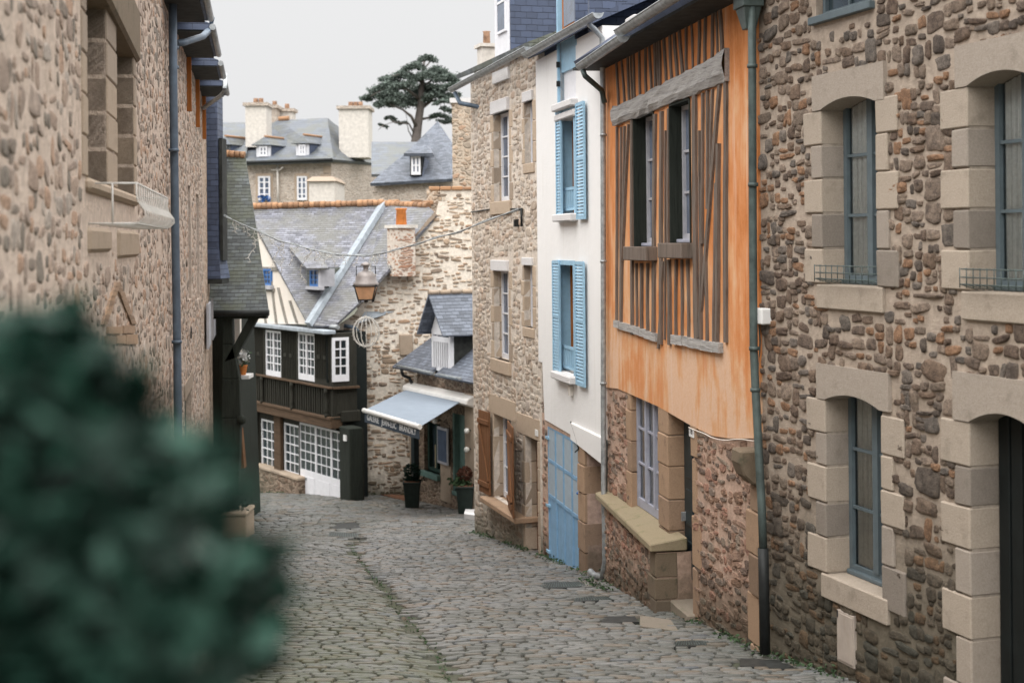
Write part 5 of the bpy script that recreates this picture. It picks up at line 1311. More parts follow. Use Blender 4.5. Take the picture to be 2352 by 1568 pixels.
    m = MB(); m.tube([(uL - .03, o - .02, zL), (uR + .03, o - .02, zR)], .065, 10); m.build('front_bar', M['white_metal'], aw)
    m = MB()
    for f in (.12, .88):
        a = Vector((uL + (uR - uL) * f, o, zL + (zR - zL) * f)); b = Vector((t0 + (t1 - t0) * f, -.25, cz - .1)); k = (a + b) / 2 + Vector((.35 * (1 if f < .5 else -1), 0, -.03)); m.tube([a, k, b], .025, 6)
    m.build('folding_arm', M['white_metal'], aw)
    vh = F.z(838, 950, o) - F.z(838, 976, o); uLv = uL + .06
    m = MB(); m.hexa([(uLv, o - .03, zL - vh), (uR, o - .03, zR - vh), (uR, o - .02, zR - vh), (uLv, o - .02, zL - vh), (uLv, o - .03, zL - .03), (uR, o - .03, zR - .03), (uR, o - .02, zR - .03), (uLv, o - .02, zL - .03)])
    v = m.build('valance', M['awning_dk'], aw)
    ang = math.atan2(zL - zR, uR - uLv); um = (uLv + uR) / 2; zm = (zL + zR) / 2 - vh * .58
    t = text('GALERIE   JEAN-LUC   BRANDILY', F, v, 0, 0, .26, 0, M['lettering'], bold=.001)
    xs = [q.co.x for q in t.data.vertices]; zs_ = [q.co.z for q in t.data.vertices]; wdt = max(xs) - min(xs); hgt = max(zs_) - min(zs_)
    sxx = (uR - uLv) * .90 / wdt; szz = vh * .66 / hgt
    t.data.transform(Matrix.Translation((um, o - .034, zm)) @ Matrix.Rotation(ang, 4, 'Y') @ Matrix.Diagonal((sxx, 1, szz, 1)) @ Matrix.Translation((-(max(xs) + min(xs)) / 2, 0, -(max(zs_) + min(zs_)) / 2)))
    return r
build_gallery()

# ================================================================== BLACK TIMBER-FRAMED HOUSE
def build_black():
    F = BH; L_ = F.len
    r = F.root('timber_framed_house', 'black timber-framed house with white multi-pane windows and a wide slate roof', 'house')
    def rect(xl, xr, yt, yb, off): return F.u(xl, (yt + yb) / 2, off), F.u(xr, (yt + yb) / 2, off), F.z(xl, yb, off), F.z(xl, yt, off)
    ez = F.z(600, 748)
    # upper floor wall
    ww = [rect(609, 645, 757, 862, 0), rect(683.5, 722, 762, 870, 0), rect(545, 572, 757, 862, 0)]
    lz = F.z(640, 872)
    wall_grid('upper_wall', M['timber_dark'], r, 0, L_, lz, ez, ww, step=1, th=.25)
    MB().box(.05, L_ - .3, .8, 1.3, -.8, ez).build('wall_core', M['dark_inside'], r)
    gl = {}
    for i, (q, lab) in enumerate(zip(ww, ('first-floor window left of the middle dark panel', 'first-floor window over the white doors', 'first-floor window partly behind the timber brace, with a flower pot'))):
        w = window(r, q[0], q[1], q[2], q[3], .02, 2, 5, 'frame_white', 'glass', fr=.075, bar=.035, leaf=2, bottom=.12, label=lab)
    fp = empty('potted_flower', pt(557, 861, 34.45), 'white flowers in a small terracotta pot on the ledge beside the timber post', 'flower pot')
    MB().lathe([(.08, 0), (.12, .22), (.13, .24)], (0, 0, 0), 12).build('pot', M['pot'], fp)
    m = MB()
    for k in range(90):
        c = Vector((random.gauss(0, .08), random.gauss(0, .08), .42 + random.gauss(0, .10))); leafq(m, c, .07)
    m.build('flowers', M['plate'], fp)
    m = MB()
    for k in range(60): leafq(m, Vector((random.gauss(0, .1), random.gauss(0, .1), .30 + random.gauss(0, .07))), .06)
    m.build('leaves', M['leaf_mid'], fp)
    # fluted dark panels
    for (xa, xb) in ((577, 604), (648, 680), (724, 758)):
        a, b = F.u(xa, 810), F.u(xb, 810); m = MB(); zt, zb = ez - .1, F.z(xa, 866); n = 9
        for k in range(n): x = a + (b - a) * (k + .5) / n; m.box(x - .018, x + .022, -.035, .0, zb, zt)
        zm = (zt + zb) / 2
        for k in (0, 1): c = a + (b - a) * (.3 + .4 * k); m.box(c - .10, c + .10, -.05, -.03, zm - .06, zm + .06)
        m.build('fluted_panel', M['timber_dark'], r)
    # sill ledge + apron + bottom beam
    lo = F.z(640, 866); MB().box(-.3, L_ + .03, -.14, .2, lo - .06, lo).build('ledge', M['timber_brown'], r, bevel=.01)
    az0 = F.z(640, 931); m = MB(); n = 46
    m.box(-.1, L_, -.02, .2, az0, lo - .06)
    for k in range(n): x = .05 + (L_ - .1) * k / n; m.box(x, x + .055, -.05 - .01 * (k % 2), -.02, az0, lo - .07)
    m.build('apron_boards', M['timber_dark'], r)
    for x in (602, 671, 750):
        u = F.u(x, 900, -.1); h = lo - .06 - az0
        m = MB(); m.lathe([(.07, 0), (.07, .1 * h), (.04, .14 * h), (.075, .2 * h), (.05, .3 * h), (.06, .6 * h), (.04, .8 * h), (.08, .86 * h), (.07, h)], (u, -.10, az0), 10); m.build('turned_post', M['timber_dark'], r)
    m = MB(); bz0 = F.z(640, 955); m.box(-.1, L_ + .02, -.10, .3, bz0, az0); m.box(-.1, L_ + .02, -.14, .3, az0 - .08, az0 + .02); m.build('jetty_beam', M['timber_brown'], r, bevel=.02)
    # return of the bay (right side), seen receding
    P0 = F.w(L_, 0, 0); R2 = Fac((P0.x, P0.y), (pt(817, 555, P0.y + .35).x, P0.y + .35), F.z0); r2 = empty('x', (0, 0, 0), 'x', 'x'); bpy.data.objects.remove(r2)
    mt = F_to_local(F, R2)
    def put(o): o.data.transform(mt); return o
    q = (R2.u(763, 820), R2.u(801, 820), R2.z(780, 876), R2.z(780, 775))
    w = window(r, q[0], q[1], q[2], q[3], -.02, 2, 4, 'frame_white', 'glass', fr=.09, bar=.04, bottom=.12, label='right-hand first-floor window on the angled bay side')
    put(w)
    for c in w.children: put(c)
    b0 = R2.z(790, 962)
    put(MB().box(0.01, R2.len, .02, .3, b0, ez).build('bay_side', M['timber_dark'], r))
    put(MB().box(-.02, R2.len + .05, -.12, .2, lo - .06, lo + .001).build('ledge', M['timber_brown'], r))
    m = MB(); m.box(.1, R2.len * .8, -.01, .02, az0 + .1, lo - .2); m.box(0, R2.len, -.03, .02, az0 - .05, az0 + .0); put(m.build('bay_panel', M['timber_dark'], r))
    m = MB(); m.box(R2.len * .3, R2.len + .1, -.05, .3, b0 - .1, b0 + .25); put(m.build('bay_bracket', M['timber_dark'], r, bevel=.03))
    # ground floor, set back
    o = .35
    gf = [rect(598.6, 634, 960, 1079, o), rect(651, 686, 969, 1090, o)]
    base = F.z(600, 1079, o)
    wall_grid('lower_wall', M['timber_dark'], r, .0, F.u(815, 1000, o), -.9, bz0 + .05, [gf[0], gf[1], (F.u(688, 1000, o), F.u(788, 1000, o), -.9, bz0 + .05)], step=1, th=.3, y=o)
    for q, lab in zip(gf, ('ground-floor window left of the dark post', 'ground-floor window next to the white doors')):
        window(r, q[0], q[1], q[2], q[3], o + .03, 3, 5, 'frame_white', 'glass', fr=.075, bar=.035, bottom=.10, label=lab)
    MB().box(F.u(636, 1000, o), F.u(651, 1000, o), o - .12, o, base - .1, bz0).build('timber_post', M['timber_brown'], r, bevel=.02)
    MB().box(F.u(789, 1000, o - .1), F.u(813, 1000, o - .1), o - .25, o + .2, -.5, bz0 + .1).build('corner_post', M['timber_bracket'], r, bevel=.03)
    MB().box(F.u(568, 1000, o), F.u(596, 1000, o), o - .10, o, base - .6, bz0).build('timber_post', M['timber_dark'], r, bevel=.02)
    # white doors : three glazed leaves
    zb = -.25
    edges = [688, 724.6, 760, 788.5]
    for k in range(3):
        a, b = F.u(edges[k], 1050, o), F.u(edges[k + 1], 1050, o); zt = F.z(700, 972, o); zg = F.z(700, 1078, o)
        m = MB(); f = .06; y0 = o + .01
        m.box(a + .005, b - .005, y0, y0 + .05, zb, zg); m.box(a + .005, a + f, y0, y0 + .05, zg, zt); m.box(b - f, b - .005, y0, y0 + .05, zg, zt); m.box(a + f, b - f, y0 + .001, y0 + .05, zt - f, zt)
        nc = 3 if k < 2 else 2
        for i in range(1, nc): x = a + (b - a) * i / nc; m.box(x - .016, x + .016, y0 + .01, y0 + .04, zg, zt)
        for j in range(1, 5): z = zg + (zt - zg) * j / 5; m.box(a + f, b - f, y0 + .009, y0 + .041, z - .016, z + .016)
        m.box(a + .12, b - .12, y0 - .012, y0, zb + .5, zg - .2)
        d = m.build('door_leaf', M['frame_white'], r, label=('left leaf of the white glazed doors, with the letter slot', 'middle leaf of the white glazed doors', 'right leaf of the white glazed doors')[k])
        MB().box(a + .04, b - .04, y0 + .03, y0 + .036, zg - .02, zt).build('pane', M['glass'], d)
        if k == 0: MB().box(a + .25, a + .55, y0 - .03, y0 - .01, zg - .32, zg - .24).build('letter_slot', M['zinc'], d)
    MB().box(F.u(786, 850, o - .3), F.u(792, 850, o - .3), o - .29, o - .25, F.z(789, 1005, o), F.z(789, 992, o)).build('number_plate', M['plate'], r)
    # low stone wall under the windows
    a, b = F.u(545, 1100, .15), F.u(688, 1130, .15); zt = F.z(620, 1083, .1)
    MB().box(a, b, .12, .6, -1.2, zt).build('plinth_wall', M['rub_low'], r, bevel=.03)
    m = MB(); x = a
    while x < b - .1: w_ = random.uniform(.5, .9); m.box(x, min(b + .03, x + w_ - .02), .07, .5, zt, zt + .10, jit=.01); x += w_
    m.build('coping', M['quoin_far'], r, bevel=.02)
    # eaves board
    MB().box(-.2, L_ + .02, -.28, .1, ez - .02, ez + .10).build('eaves_board', M['lead'], r, bevel=.02)
    # gable triangle with timbers
    tri = [F.p(*q) for q in ((556, 742), (708, 742), (575, 500))]
    MB().prism([F.p(545, 744), F.p(706, 744), F.p(590, 536), F.p(573, 540)], .0, .2).build('gable_infill', M['cream'], r)
    m_ = [(612, 742, 588, 560, .12), (660, 742, 640, 660, .12), (684, 742, 667, 690, .12), (636, 742, 624, 640, .11), (590, 742, 585, 640, .12), (566, 742, 566, 560, .12), (603, 668, 628, 668, .0)]
    for (x0, y0, x1, y1, w_) in m_:
        if w_: stud(MB(), F, x1, y1, x0, y0, w_, off=-.05, wob=.01).build('timber_stud', M['gable_timber'], r) if False else _stud(F, r, x1, y1, x0, y0, w_)
    # rails
    for (x0, y0, x1, y1) in ((590, 612, 640, 622), (600, 662, 632, 668)):
        (ua, za), (ub, zb_) = F.p(x0, y0), F.p(x1, y1); MB().box(ua, ub, -.05, 0, (za + zb_) / 2 - .06, (za + zb_) / 2 + .06).build('timber_rail', M['gable_timber'], r)
    q = rect(608, 626, 617, 655, 0); window(r, q[0], q[1], q[2], q[3], -.06, 2, 3, 'blue_deep', 'glass_blue', fr=.07, bar=.035, label='small blue window in the half-timbered gable')
    MB().box(q[0] - .08, q[1] + .12, -.14, 0, q[2] - .12, q[2] + .01).build('gable_sill', M['frame_lt'], r)
    # roofs, given in world places and brought into the house's frame
    inv = (Matrix.Translation(F.A + Vector((0, 0, F.z0))) @ Matrix.Rotation(F.ang, 4, 'Z')).inverted()
    W = lambda px, py, Y: inv @ pt(px, py, Y)
    yv = lambda px, off=-.25: ray(px, 555)
    def onf(px, py, off=-.15): u, z = F.p(px, py, off); return Vector((u, off, z))
    A = onf(709, 748, -.25); B_ = onf(577, 480, -.1); B0 = onf(566, 478, -.1); R1 = W(882, 470, 47.8); Bm = onf(600, 548, -.12); 
    MB().slab([A, R1, B0, Bm], .10).build('roof', M['slate_grey'], r)
    E1 = W(768, 748, 43.6); T2 = W(1003, 492, 44.58); T3 = W(985, 475, 46)
    m = MB(); m.slab([A + Vector((0, 0, .0)), E1, W(830, 690, 44.0), R1], .08); m.slab([R1, W(830, 690, 44.0), T2, T3], .08)
    m.build('side_roof', M['slate_grey'], r)
    m = MB(); n = 12; off_ = Vector((0, -.06, .10)); p0, p1 = A + off_, R1 + off_; s_ = Vector((.17, 0, 0))
    for k in range(n):
        a, b = p0.lerp(p1, k / n), p0.lerp(p1, (k + .985) / n); m.hexa([a - s_, a + s_, a + s_ + Vector((0, .1, -.12)), a - s_ + Vector((0, .1, -.12)), b - s_, b + s_, b + s_ + Vector((0, .1, -.12)), b - s_ + Vector((0, .1, -.12))])
    m.build('valley_flashing', M['lead'], r)
    m = MB(); p0, p1 = B0 + Vector((0, .0, .05)), R1 + Vector((0, 0, .06)); n = 26
    for k in range(n):
        a, b = p0.lerp(p1, k / n), p0.lerp(p1, (k + .95) / n); m.tube([a, b], random.uniform(.10, .13), 7)
    m.build('ridge_tiles', M['tile_orange'], r)
    m = MB(); p0, p1 = R1 + Vector((0, 0, .02)), T3 + Vector((0, 0, .03)); n = 10
    for k in range(n): a, b = p0.lerp(p1, k / n), p0.lerp(p1, (k + .9) / n); m.tube([a, b], .12, 7)
    m.build('ridge_tiles', M['tile_orange'], r)
    # verge boards and gutter on the right
    m = MB(); m.tube([E1 + Vector((-.7, -.05, -.03)), E1 + Vector((.35, -.05, -.03))], .07, 8); m.build('gutter', M['zinc'], r)
    # roof dormer
    D0 = W(712, 657, 45.0); 
    s0 = (pt(711, 640, 44.9) - F.w(0, 0, 0)); ul = s0.dot(F.U); yl = s0.dot(F.V)
    a, b = ul, ul + (26 / FPX * 44.9) / max(.3, F.U.x); z0_, z1_ = W(711, 657, 44.9).z, W(711, 617, 44.9).z
    w = window(r, a, b, z0_, z1_, yl, 2, 3, 'blue_deep', 'glass_blue', fr=.07, bar=.03, label='small blue dormer window under a pale slate hood')
    MB().box(a - .1, b + .2, yl - .10, yl + .1, z0_ - .10, z0_).build('sill', M['frame_lt'], w)
    MB().box(b, b + .12, yl - .02, yl + .5, z0_, z1_).build('post', M['frame_lt'], w)
    MB().box(a - .25, a, yl + .02, yl + 1.6, z0_ - .5, z1_ + .02).build('cheek', M['slate_moss'], w)
    h = [W(704, 616, 44.3), W(755, 615, 44.0), W(722, 566, 46.0), W(662, 567, 46.4)]
    MB().slab(h, .07).build('dormer_hood', M['slate_grey'], w)
    # brick chimney with terracotta pot
    c = W(909, 545, 44.2); m = MB(); hw = 30 / FPX * 44.2
    zt_ = W(909, 524, 44.2).z; zb_ = W(909, 590, 44.2).z - .6
    sc = MB().box(c.x - .38, c.x + .34, c.y - .1, c.y + .5, zb_, zt_)
    sc = sc.build('chimney', M['brick'], r)
    MB().box(c.x - .44, c.x + .40, c.y - .16, c.y + .56, zt_, zt_ + .10).build('cap', M['wall_plain'], sc)
    MB().lathe([(.17, 0), (.15, .45), (.18, .48), (.18, .52)], (c.x, c.y + .2, zt_ + .10), 12).build('chimney_pot', M['pot'], sc)
    return r
def _stud(F, r, x0, y0, x1, y1, w):
    return stud(MB(), F, x0, y0, x1, y1, w, off=-.05, wob=.01).build('timber_stud', M['gable_timber'], r)
def F_to_local(F, G):   # transform from facade G's local frame to F's local frame
    mF = Matrix.Translation(F.A + Vector((0, 0, F.z0))) @ Matrix.Rotation(F.ang, 4, 'Z')
    mG = Matrix.Translation(G.A + Vector((0, 0, G.z0))) @ Matrix.Rotation(G.ang, 4, 'Z')
    return mF.inverted() @ mG
def leafq(m, c, s, n=None, up=.0):
    a = Vector((random.gauss(0, 1), random.gauss(0, 1), random.gauss(0, .6))).normalized(); b = a.cross(Vector((random.gauss(0, 1), random.gauss(0, 1), random.gauss(0, 1)))).normalized()
    s1 = s * random.uniform(.7, 1.3); s2 = s1 * .5
    m.quad([c - a * s1, c - b * s2 + a * s1 * .1, c + a * s1, c + b * s2 + a * s1 * .1])
def mat_leaf(name, c, var=.4):
    t = NT(name); g = t.n('ShaderNodeNewGeometry')
    t.col(t.ramp(g.outputs['Random Per Island'], [(0, tuple(x * (1 - var) for x in c)), (.6, c), (1, tuple(x * (1 + var) for x in c))])); t.rough(.8); t.b.inputs['Specular IOR Level'].default_value = .12; return t.m
M['leaf_mid'] = mat_leaf('mid_green_leaves', (.06, .10, .05)); M['leaf_dark'] = mat_leaf('dark_green_leaves', (.012, .028, .020)); M['leaf_bush'] = mat_leaf('deep_green_leaves', (.012, .040, .028), .75); M['leaf_bush'].node_tree.nodes['Principled BSDF'].inputs['Specular IOR Level'].default_value = .2; M['leaf_bush'].node_tree.nodes['Principled BSDF'].inputs['Roughness'].default_value = .5
M['leaf_red'] = mat_leaf('reddish_leaves', (.11, .05, .035)); M['cedar'] = mat_leaf('cedar_needles', (.13, .16, .14), .35); M['bark'] = mat_timber('cedar_bark', (.15, .13, .12), axis=2)
build_black()
# ================================================================== LEFT STONE HOUSE
def build_left():
    F = LH; r = F.root('stone_house', 'pink-beige rubble stone house with a blocked double window and white balcony rail, left edge', 'house')
    U = lambda x, y=300, o=0: F.u(x, y, o)
    top = F.z(410, 66)
    a0, a1, b0, b1 = U(198), U(244), U(266), U(306)
    zb = F.z(250, 428); zt1, zt2 = F.z(215, 30), F.z(290, 85); zt = max(zt1, zt2)
    hs = [(a0, a1, zb, zt), (b0, b1, zb, zt)]
    far = [(U(430), U(436), F.z(433, 690), F.z(433, 425)), (U(449), U(455), F.z(452, 690), F.z(452, 445)), (U(432, 0), U(444, 0), F.z(436, 175), top + .2)]
    ud = (U(424, 950), U(440, 950), -2, F.z(430, 905))
    wo = wall_grid('wall', M['mo_left'], r, U(-480), F.len, -1.5, top, hs + far[:2] + [ud], step=.4, th=.3)
    add_stones(wo, M['st_left'], U(-60), F.len - .02, -1.0, top - .1, [(h[0] - .28, h[1] + .28, h[2] - .6, h[3] + .6) for h in hs] + far[:2] + [ud], w=(.10, .50), h=(.06, .26), gap=.026, skip=.10, lift=.008, seed=9, P=10, ang=.65)
    MB().box(U(-480), F.len, .9, 6, -1.5, top - .05).build('wall_core', M['dark_inside'], r)
    MB().slab([(U(-480), -.15, top + .12), (F.len, -.15, top + .12), (F.len, 5, top + 3.2), (U(-480), 5, top + 3.2)], .1).build('roof', M['slate_blue'], r)
    bk = MB()
    for h in hs: bk.box(h[0], h[1], .30, .4, h[2], h[3])
    n = 5; m = MB()
    # blocked openings: dressed stones set back in the recess
    for (u0, u1) in ((a0, a1), (b0, b1)):
        for k in range(n):
            z0, z1 = zb + (zt - zb) * k / n + .004, zb + (zt - zb) * (k + 1) / n - .004; m.box(u0 - .02, u1 + .02, .27 - random.uniform(0, .01), .36, z0, z1)
    w = m.build('blocked_window', M['quoin_pink'], r, label='blocked stone double window with a slanting mossy lintel', bevel=.008)
    for (nm, u0, u1) in (('mullion', a1, b0), ('jamb', a0 - .28, a0), ('jamb', b1, b1 + .25)):
        m = MB()
        for k in range(n): m.box(u0, u1, -.012 - .004 * (k % 2), .3, zb + (zt - zb) * k / n + .005, zb + (zt - zb) * (k + 1) / n - .005)
        m.build(nm, M['quoin_pink'], w, bevel=.012)
    lz0 = F.z(190, 0) ; m = MB()
    m.hexa([(a0 - .2, -.09, zt), (b1 + .35, -.05, zt - .12), (b1 + .35, .3, zt - .12), (a0 - .2, .3, zt), (a0 - .2, -.09, zt + .55), (b1 + .35, -.05, zt + .40), (b1 + .35, .3, zt + .40), (a0 - .2, .3, zt + .55)])
    m.build('lintel', M['quoin_dark'], w, bevel=.03)
    m = MB(); sz = F.z(230, 505); m.box(a0, a1 + .1, -.03, .2, F.z(225, 580), zb - .35); m.box(b0, b1 + .25, -.03, .2, F.z(290, 592), zb - .35); m.box(a0 - .1, b1 + .1, -.05, .3, zb - .1, zb); m.build('sill', M['quoin_pink'], w, bevel=.03)
    for h, lab in zip(far[:2], ('nearer of the two slim far windows', 'farther of the two slim far windows')):
        window(r, h[0], h[1], h[2], h[3], .15, 1, 3, 'frame_white', 'glass_blue', fr=.06, label=lab + ' in the left wall')
    d = MB(); d.box(ud[0], ud[1], .1, .15, ud[2], ud[3]); d = d.build('door', M['green_dark'], r, label='dark green boarded door half hidden by the shrub')
    MB().box(ud[0] - .15, ud[1] + .15, -.02, .15, ud[3], ud[3] + .25).build('lintel', M['quoin_pink'], d)
    # curly white balcony basket
    u0 = U(202, 420); pr = -.34; ur = F.u(384, 480, -.34); zt_, zb_ = F.z(202, 421), F.z(204, 514)
    g = MB(); t = .008
    for z in (zt_, zb_): g.tube([(u0, 0, z), (u0, pr, z), (ur, pr, z), (ur, 0, z)], t, 6)
    g.tube([(u0, pr * .5, zb_), (u0, pr * .5, zt_)], t, 5)
    n = 17
    for k in range(n):
        u = u0 + (ur - u0) * k / (n - 1); h = zt_ - zb_
        g.tube([(u, pr, zt_), (u, pr, zt_ - h * .28), (u, pr - .01, zt_ - h * .45), (u, pr - .06, zt_ - h * .68), (u, pr - .065, zt_ - h * .82), (u, pr - .02, zb_ + h * .03), (u, pr * .85, zb_)], .0062, 5)
    for k in range(6): u = u0 + (ur - u0) * k / 5; g.tube([(u, 0, zb_), (u, pr, zb_)], t, 5)
    g.build('balcony_rail', M['rail_grey'], w)
    # brick relieving shapes left in the wall
    m = MB()
    for (x0, y0, x1, y1) in ((266, 648, 236, 745), (266, 650, 304, 745)):
        for k in range(9):
            f0, f1 = k / 9, (k + .92) / 9
            p = [F.p(x0 + (x1 - x0) * f0 - 5, y0 + (y1 - y0) * f0), F.p(x0 + (x1 - x0) * f0 + 6, y0 + (y1 - y0) * f0), F.p(x0 + (x1 - x0) * f1 + 6, y0 + (y1 - y0) * f1), F.p(x0 + (x1 - x0) * f1 - 5, y0 + (y1 - y0) * f1)]
            m.prism(p, -.015 - random.uniform(0, .008), .05)
    for (x0, x1, ya, yb) in ((240, 262, 772, 790), (264, 284, 770, 788), (286, 312, 768, 790), (244, 276, 750, 766), (280, 306, 748, 765)):
        m.prism([F.p(x0, yb), F.p(x1, yb), F.p(x1, ya), F.p(x0, ya)], -.02, .05)
    m.build('brick_relief', M['quoin_warm'], r)
    # projecting eaves hoods over the attic windows
    for k, (xa, xb) in enumerate(((372, 396), (404, 428), (436, 448), (454, 463))):
        u0, u1 = U(xa, 80), U(xb, 80); z = F.z(408, 78)
        m = MB(); m.hexa([(u0, -.50, z), (u1, -.50, z), (u1, .5, z), (u0, .5, z), (u0, -.50, z + .10), (u1, -.50, z + .10), (u1, .5, z + .48), (u0, .5, z + .48)])
        hd = m.build('eaves_hood', M['slate_blue'], r)
        MB().box(u0 + .02, u1 - .02, -.46, .3, z - .03, z - .002).build('soffit', M['soffit'], hd)
        m = MB(); m.tube([(u0 - .03, -.54, z + .04), (u1 + .03, -.54, z + .04)], .05, 8); m.build('gutter', M['zinc'], hd)
        if k: MB().box(u1 - .12, u1 - .02, -.08, .02, z - .95, z - .03).build('timber_post', M['wood_orange'], hd)
    def dp(x, y, o=-.10): q = F.p(x, y, o); return (q[0], o, q[1])
    o = -.10
    pipe(r, [dp(396, -60), dp(398, 200), dp(402, 500), dp(407, 800), dp(409, 1000), dp(411, 1300)], .055, 'zinc_blue', [(dp(399, y), (0, 0, 1)) for y in (110, 155, 345)] + [(dp(406, 785), (0, 0, 1))])
    a = dp(404, 100); pipe(r, [dp(486, 42, -.52), dp(484, 66, -.50), dp(466, 84, -.42), (a[0] + .25, -.2, a[2] + .05), a], .05, 'zinc_blue')
    b = F.p(468, 248, -.05); pipe(r, [dp(518, 172, -.56), dp(517, 205, -.56), dp(505, 222, -.45), (b[0], -.05, b[1])], .045, 'zinc')
    # thin wire scroll on the wall
    m = MB(); c = F.p(439, 766, -.03); m.tube([(c[0] + .14 * (1 - k / 20) * math.cos(k * .6), -.03, c[1] + .14 * (1 - k / 20) * math.sin(k * .6)) for k in range(20)], .008, 4); m.build('iron_scroll', M['black_iron'], r)
build_left()

# ================================================================== NARROW HOUSE WITH SLATE-HUNG BAY
def build_narrow():
    F = NH; r = F.root('slate_hung_house', 'narrow stone house with a tall blue slate-hung bay beyond the left stone house', 'house')
    Yf = 33.0; x0, x1 = pt(440, 400, Yf).x, pt(500.5, 400, Yf).x; inv = r_inv(F)
    zt, zb = pt(480, 198, Yf).z, pt(480, 640, Yf).z
    top = zt - F.z0
    wall_grid('wall', M['rub_left'], r, 0, F.len + .9, -1.2, top - .1, [], step=1, th=.3)
    MB().box(0.02, F.len + .85, .32, 4, -1.2, top - .2).build('wall_core', M['rub_left'], r)
    def wbox(a, b, c, d, e, f):      # box in world axes, brought into the house frame
        return [inv @ Vector(q) for q in ((a, c, e), (b, c, e), (b, d, e), (a, d, e), (a, c, f), (b, c, f), (b, d, f), (a, d, f))]
    zk = zb + .72
    m = MB(); m.hexa(wbox(x0, x1, Yf, Yf + .62, zk, zt))
    b = [Vector(q) for q in ((x0, Yf - .10, zb), (x1 + .06, Yf - .10, zb), (x1 + .14, Yf + .62, zb), (x0, Yf + .62, zb), (x0, Yf, zk), (x1, Yf, zk), (x1, Yf + .62, zk), (x0, Yf + .62, zk))]
    m.hexa([inv @ q for q in b]); m.build('slate_bay', M['slate_blue'], r)
    m = MB(); m.hexa(wbox(x0 - .0, x1 + .10, Yf - .14, Yf + .68, zb - .12, zb - .01)); m.build('bay_base', M['soffit'], r)
    m = MB(); m.hexa(wbox(x1 + .015, x1 + .09, Yf + .05, Yf + .58, zk - .3, zt - 1.2)); m.build('side_board', M['soffit'], r)
    # rendered strip and louvred shutters under the bay
    u0 = F.u(474, 740); u1 = F.u(486, 740)
    for k, (a, b_) in enumerate(((474, 480), (485, 491))):
        ua, ub = F.u(a, 730, -.05), F.u(b_, 730, -.05); m = MB(); z1, z0 = F.z(480, 686), F.z(480, 782)
        m.box(ua, ua + .05, -.10, -.05, z0, z1); m.box(ub - .05, ub, -.10, -.05, z0, z1); nn = 16
        for i in range(nn): z = z0 + (z1 - z0) * i / nn; m.box(ua + .05, ub - .05, -.09, -.06, z, z + .05)
        m.build('louvred_shutter', M['frame_lt'], r)
    return r
def r_inv(F): return (Matrix.Translation(F.A + Vector((0, 0, F.z0))) @ Matrix.Rotation(F.ang, 4, 'Z')).inverted()
build_narrow()

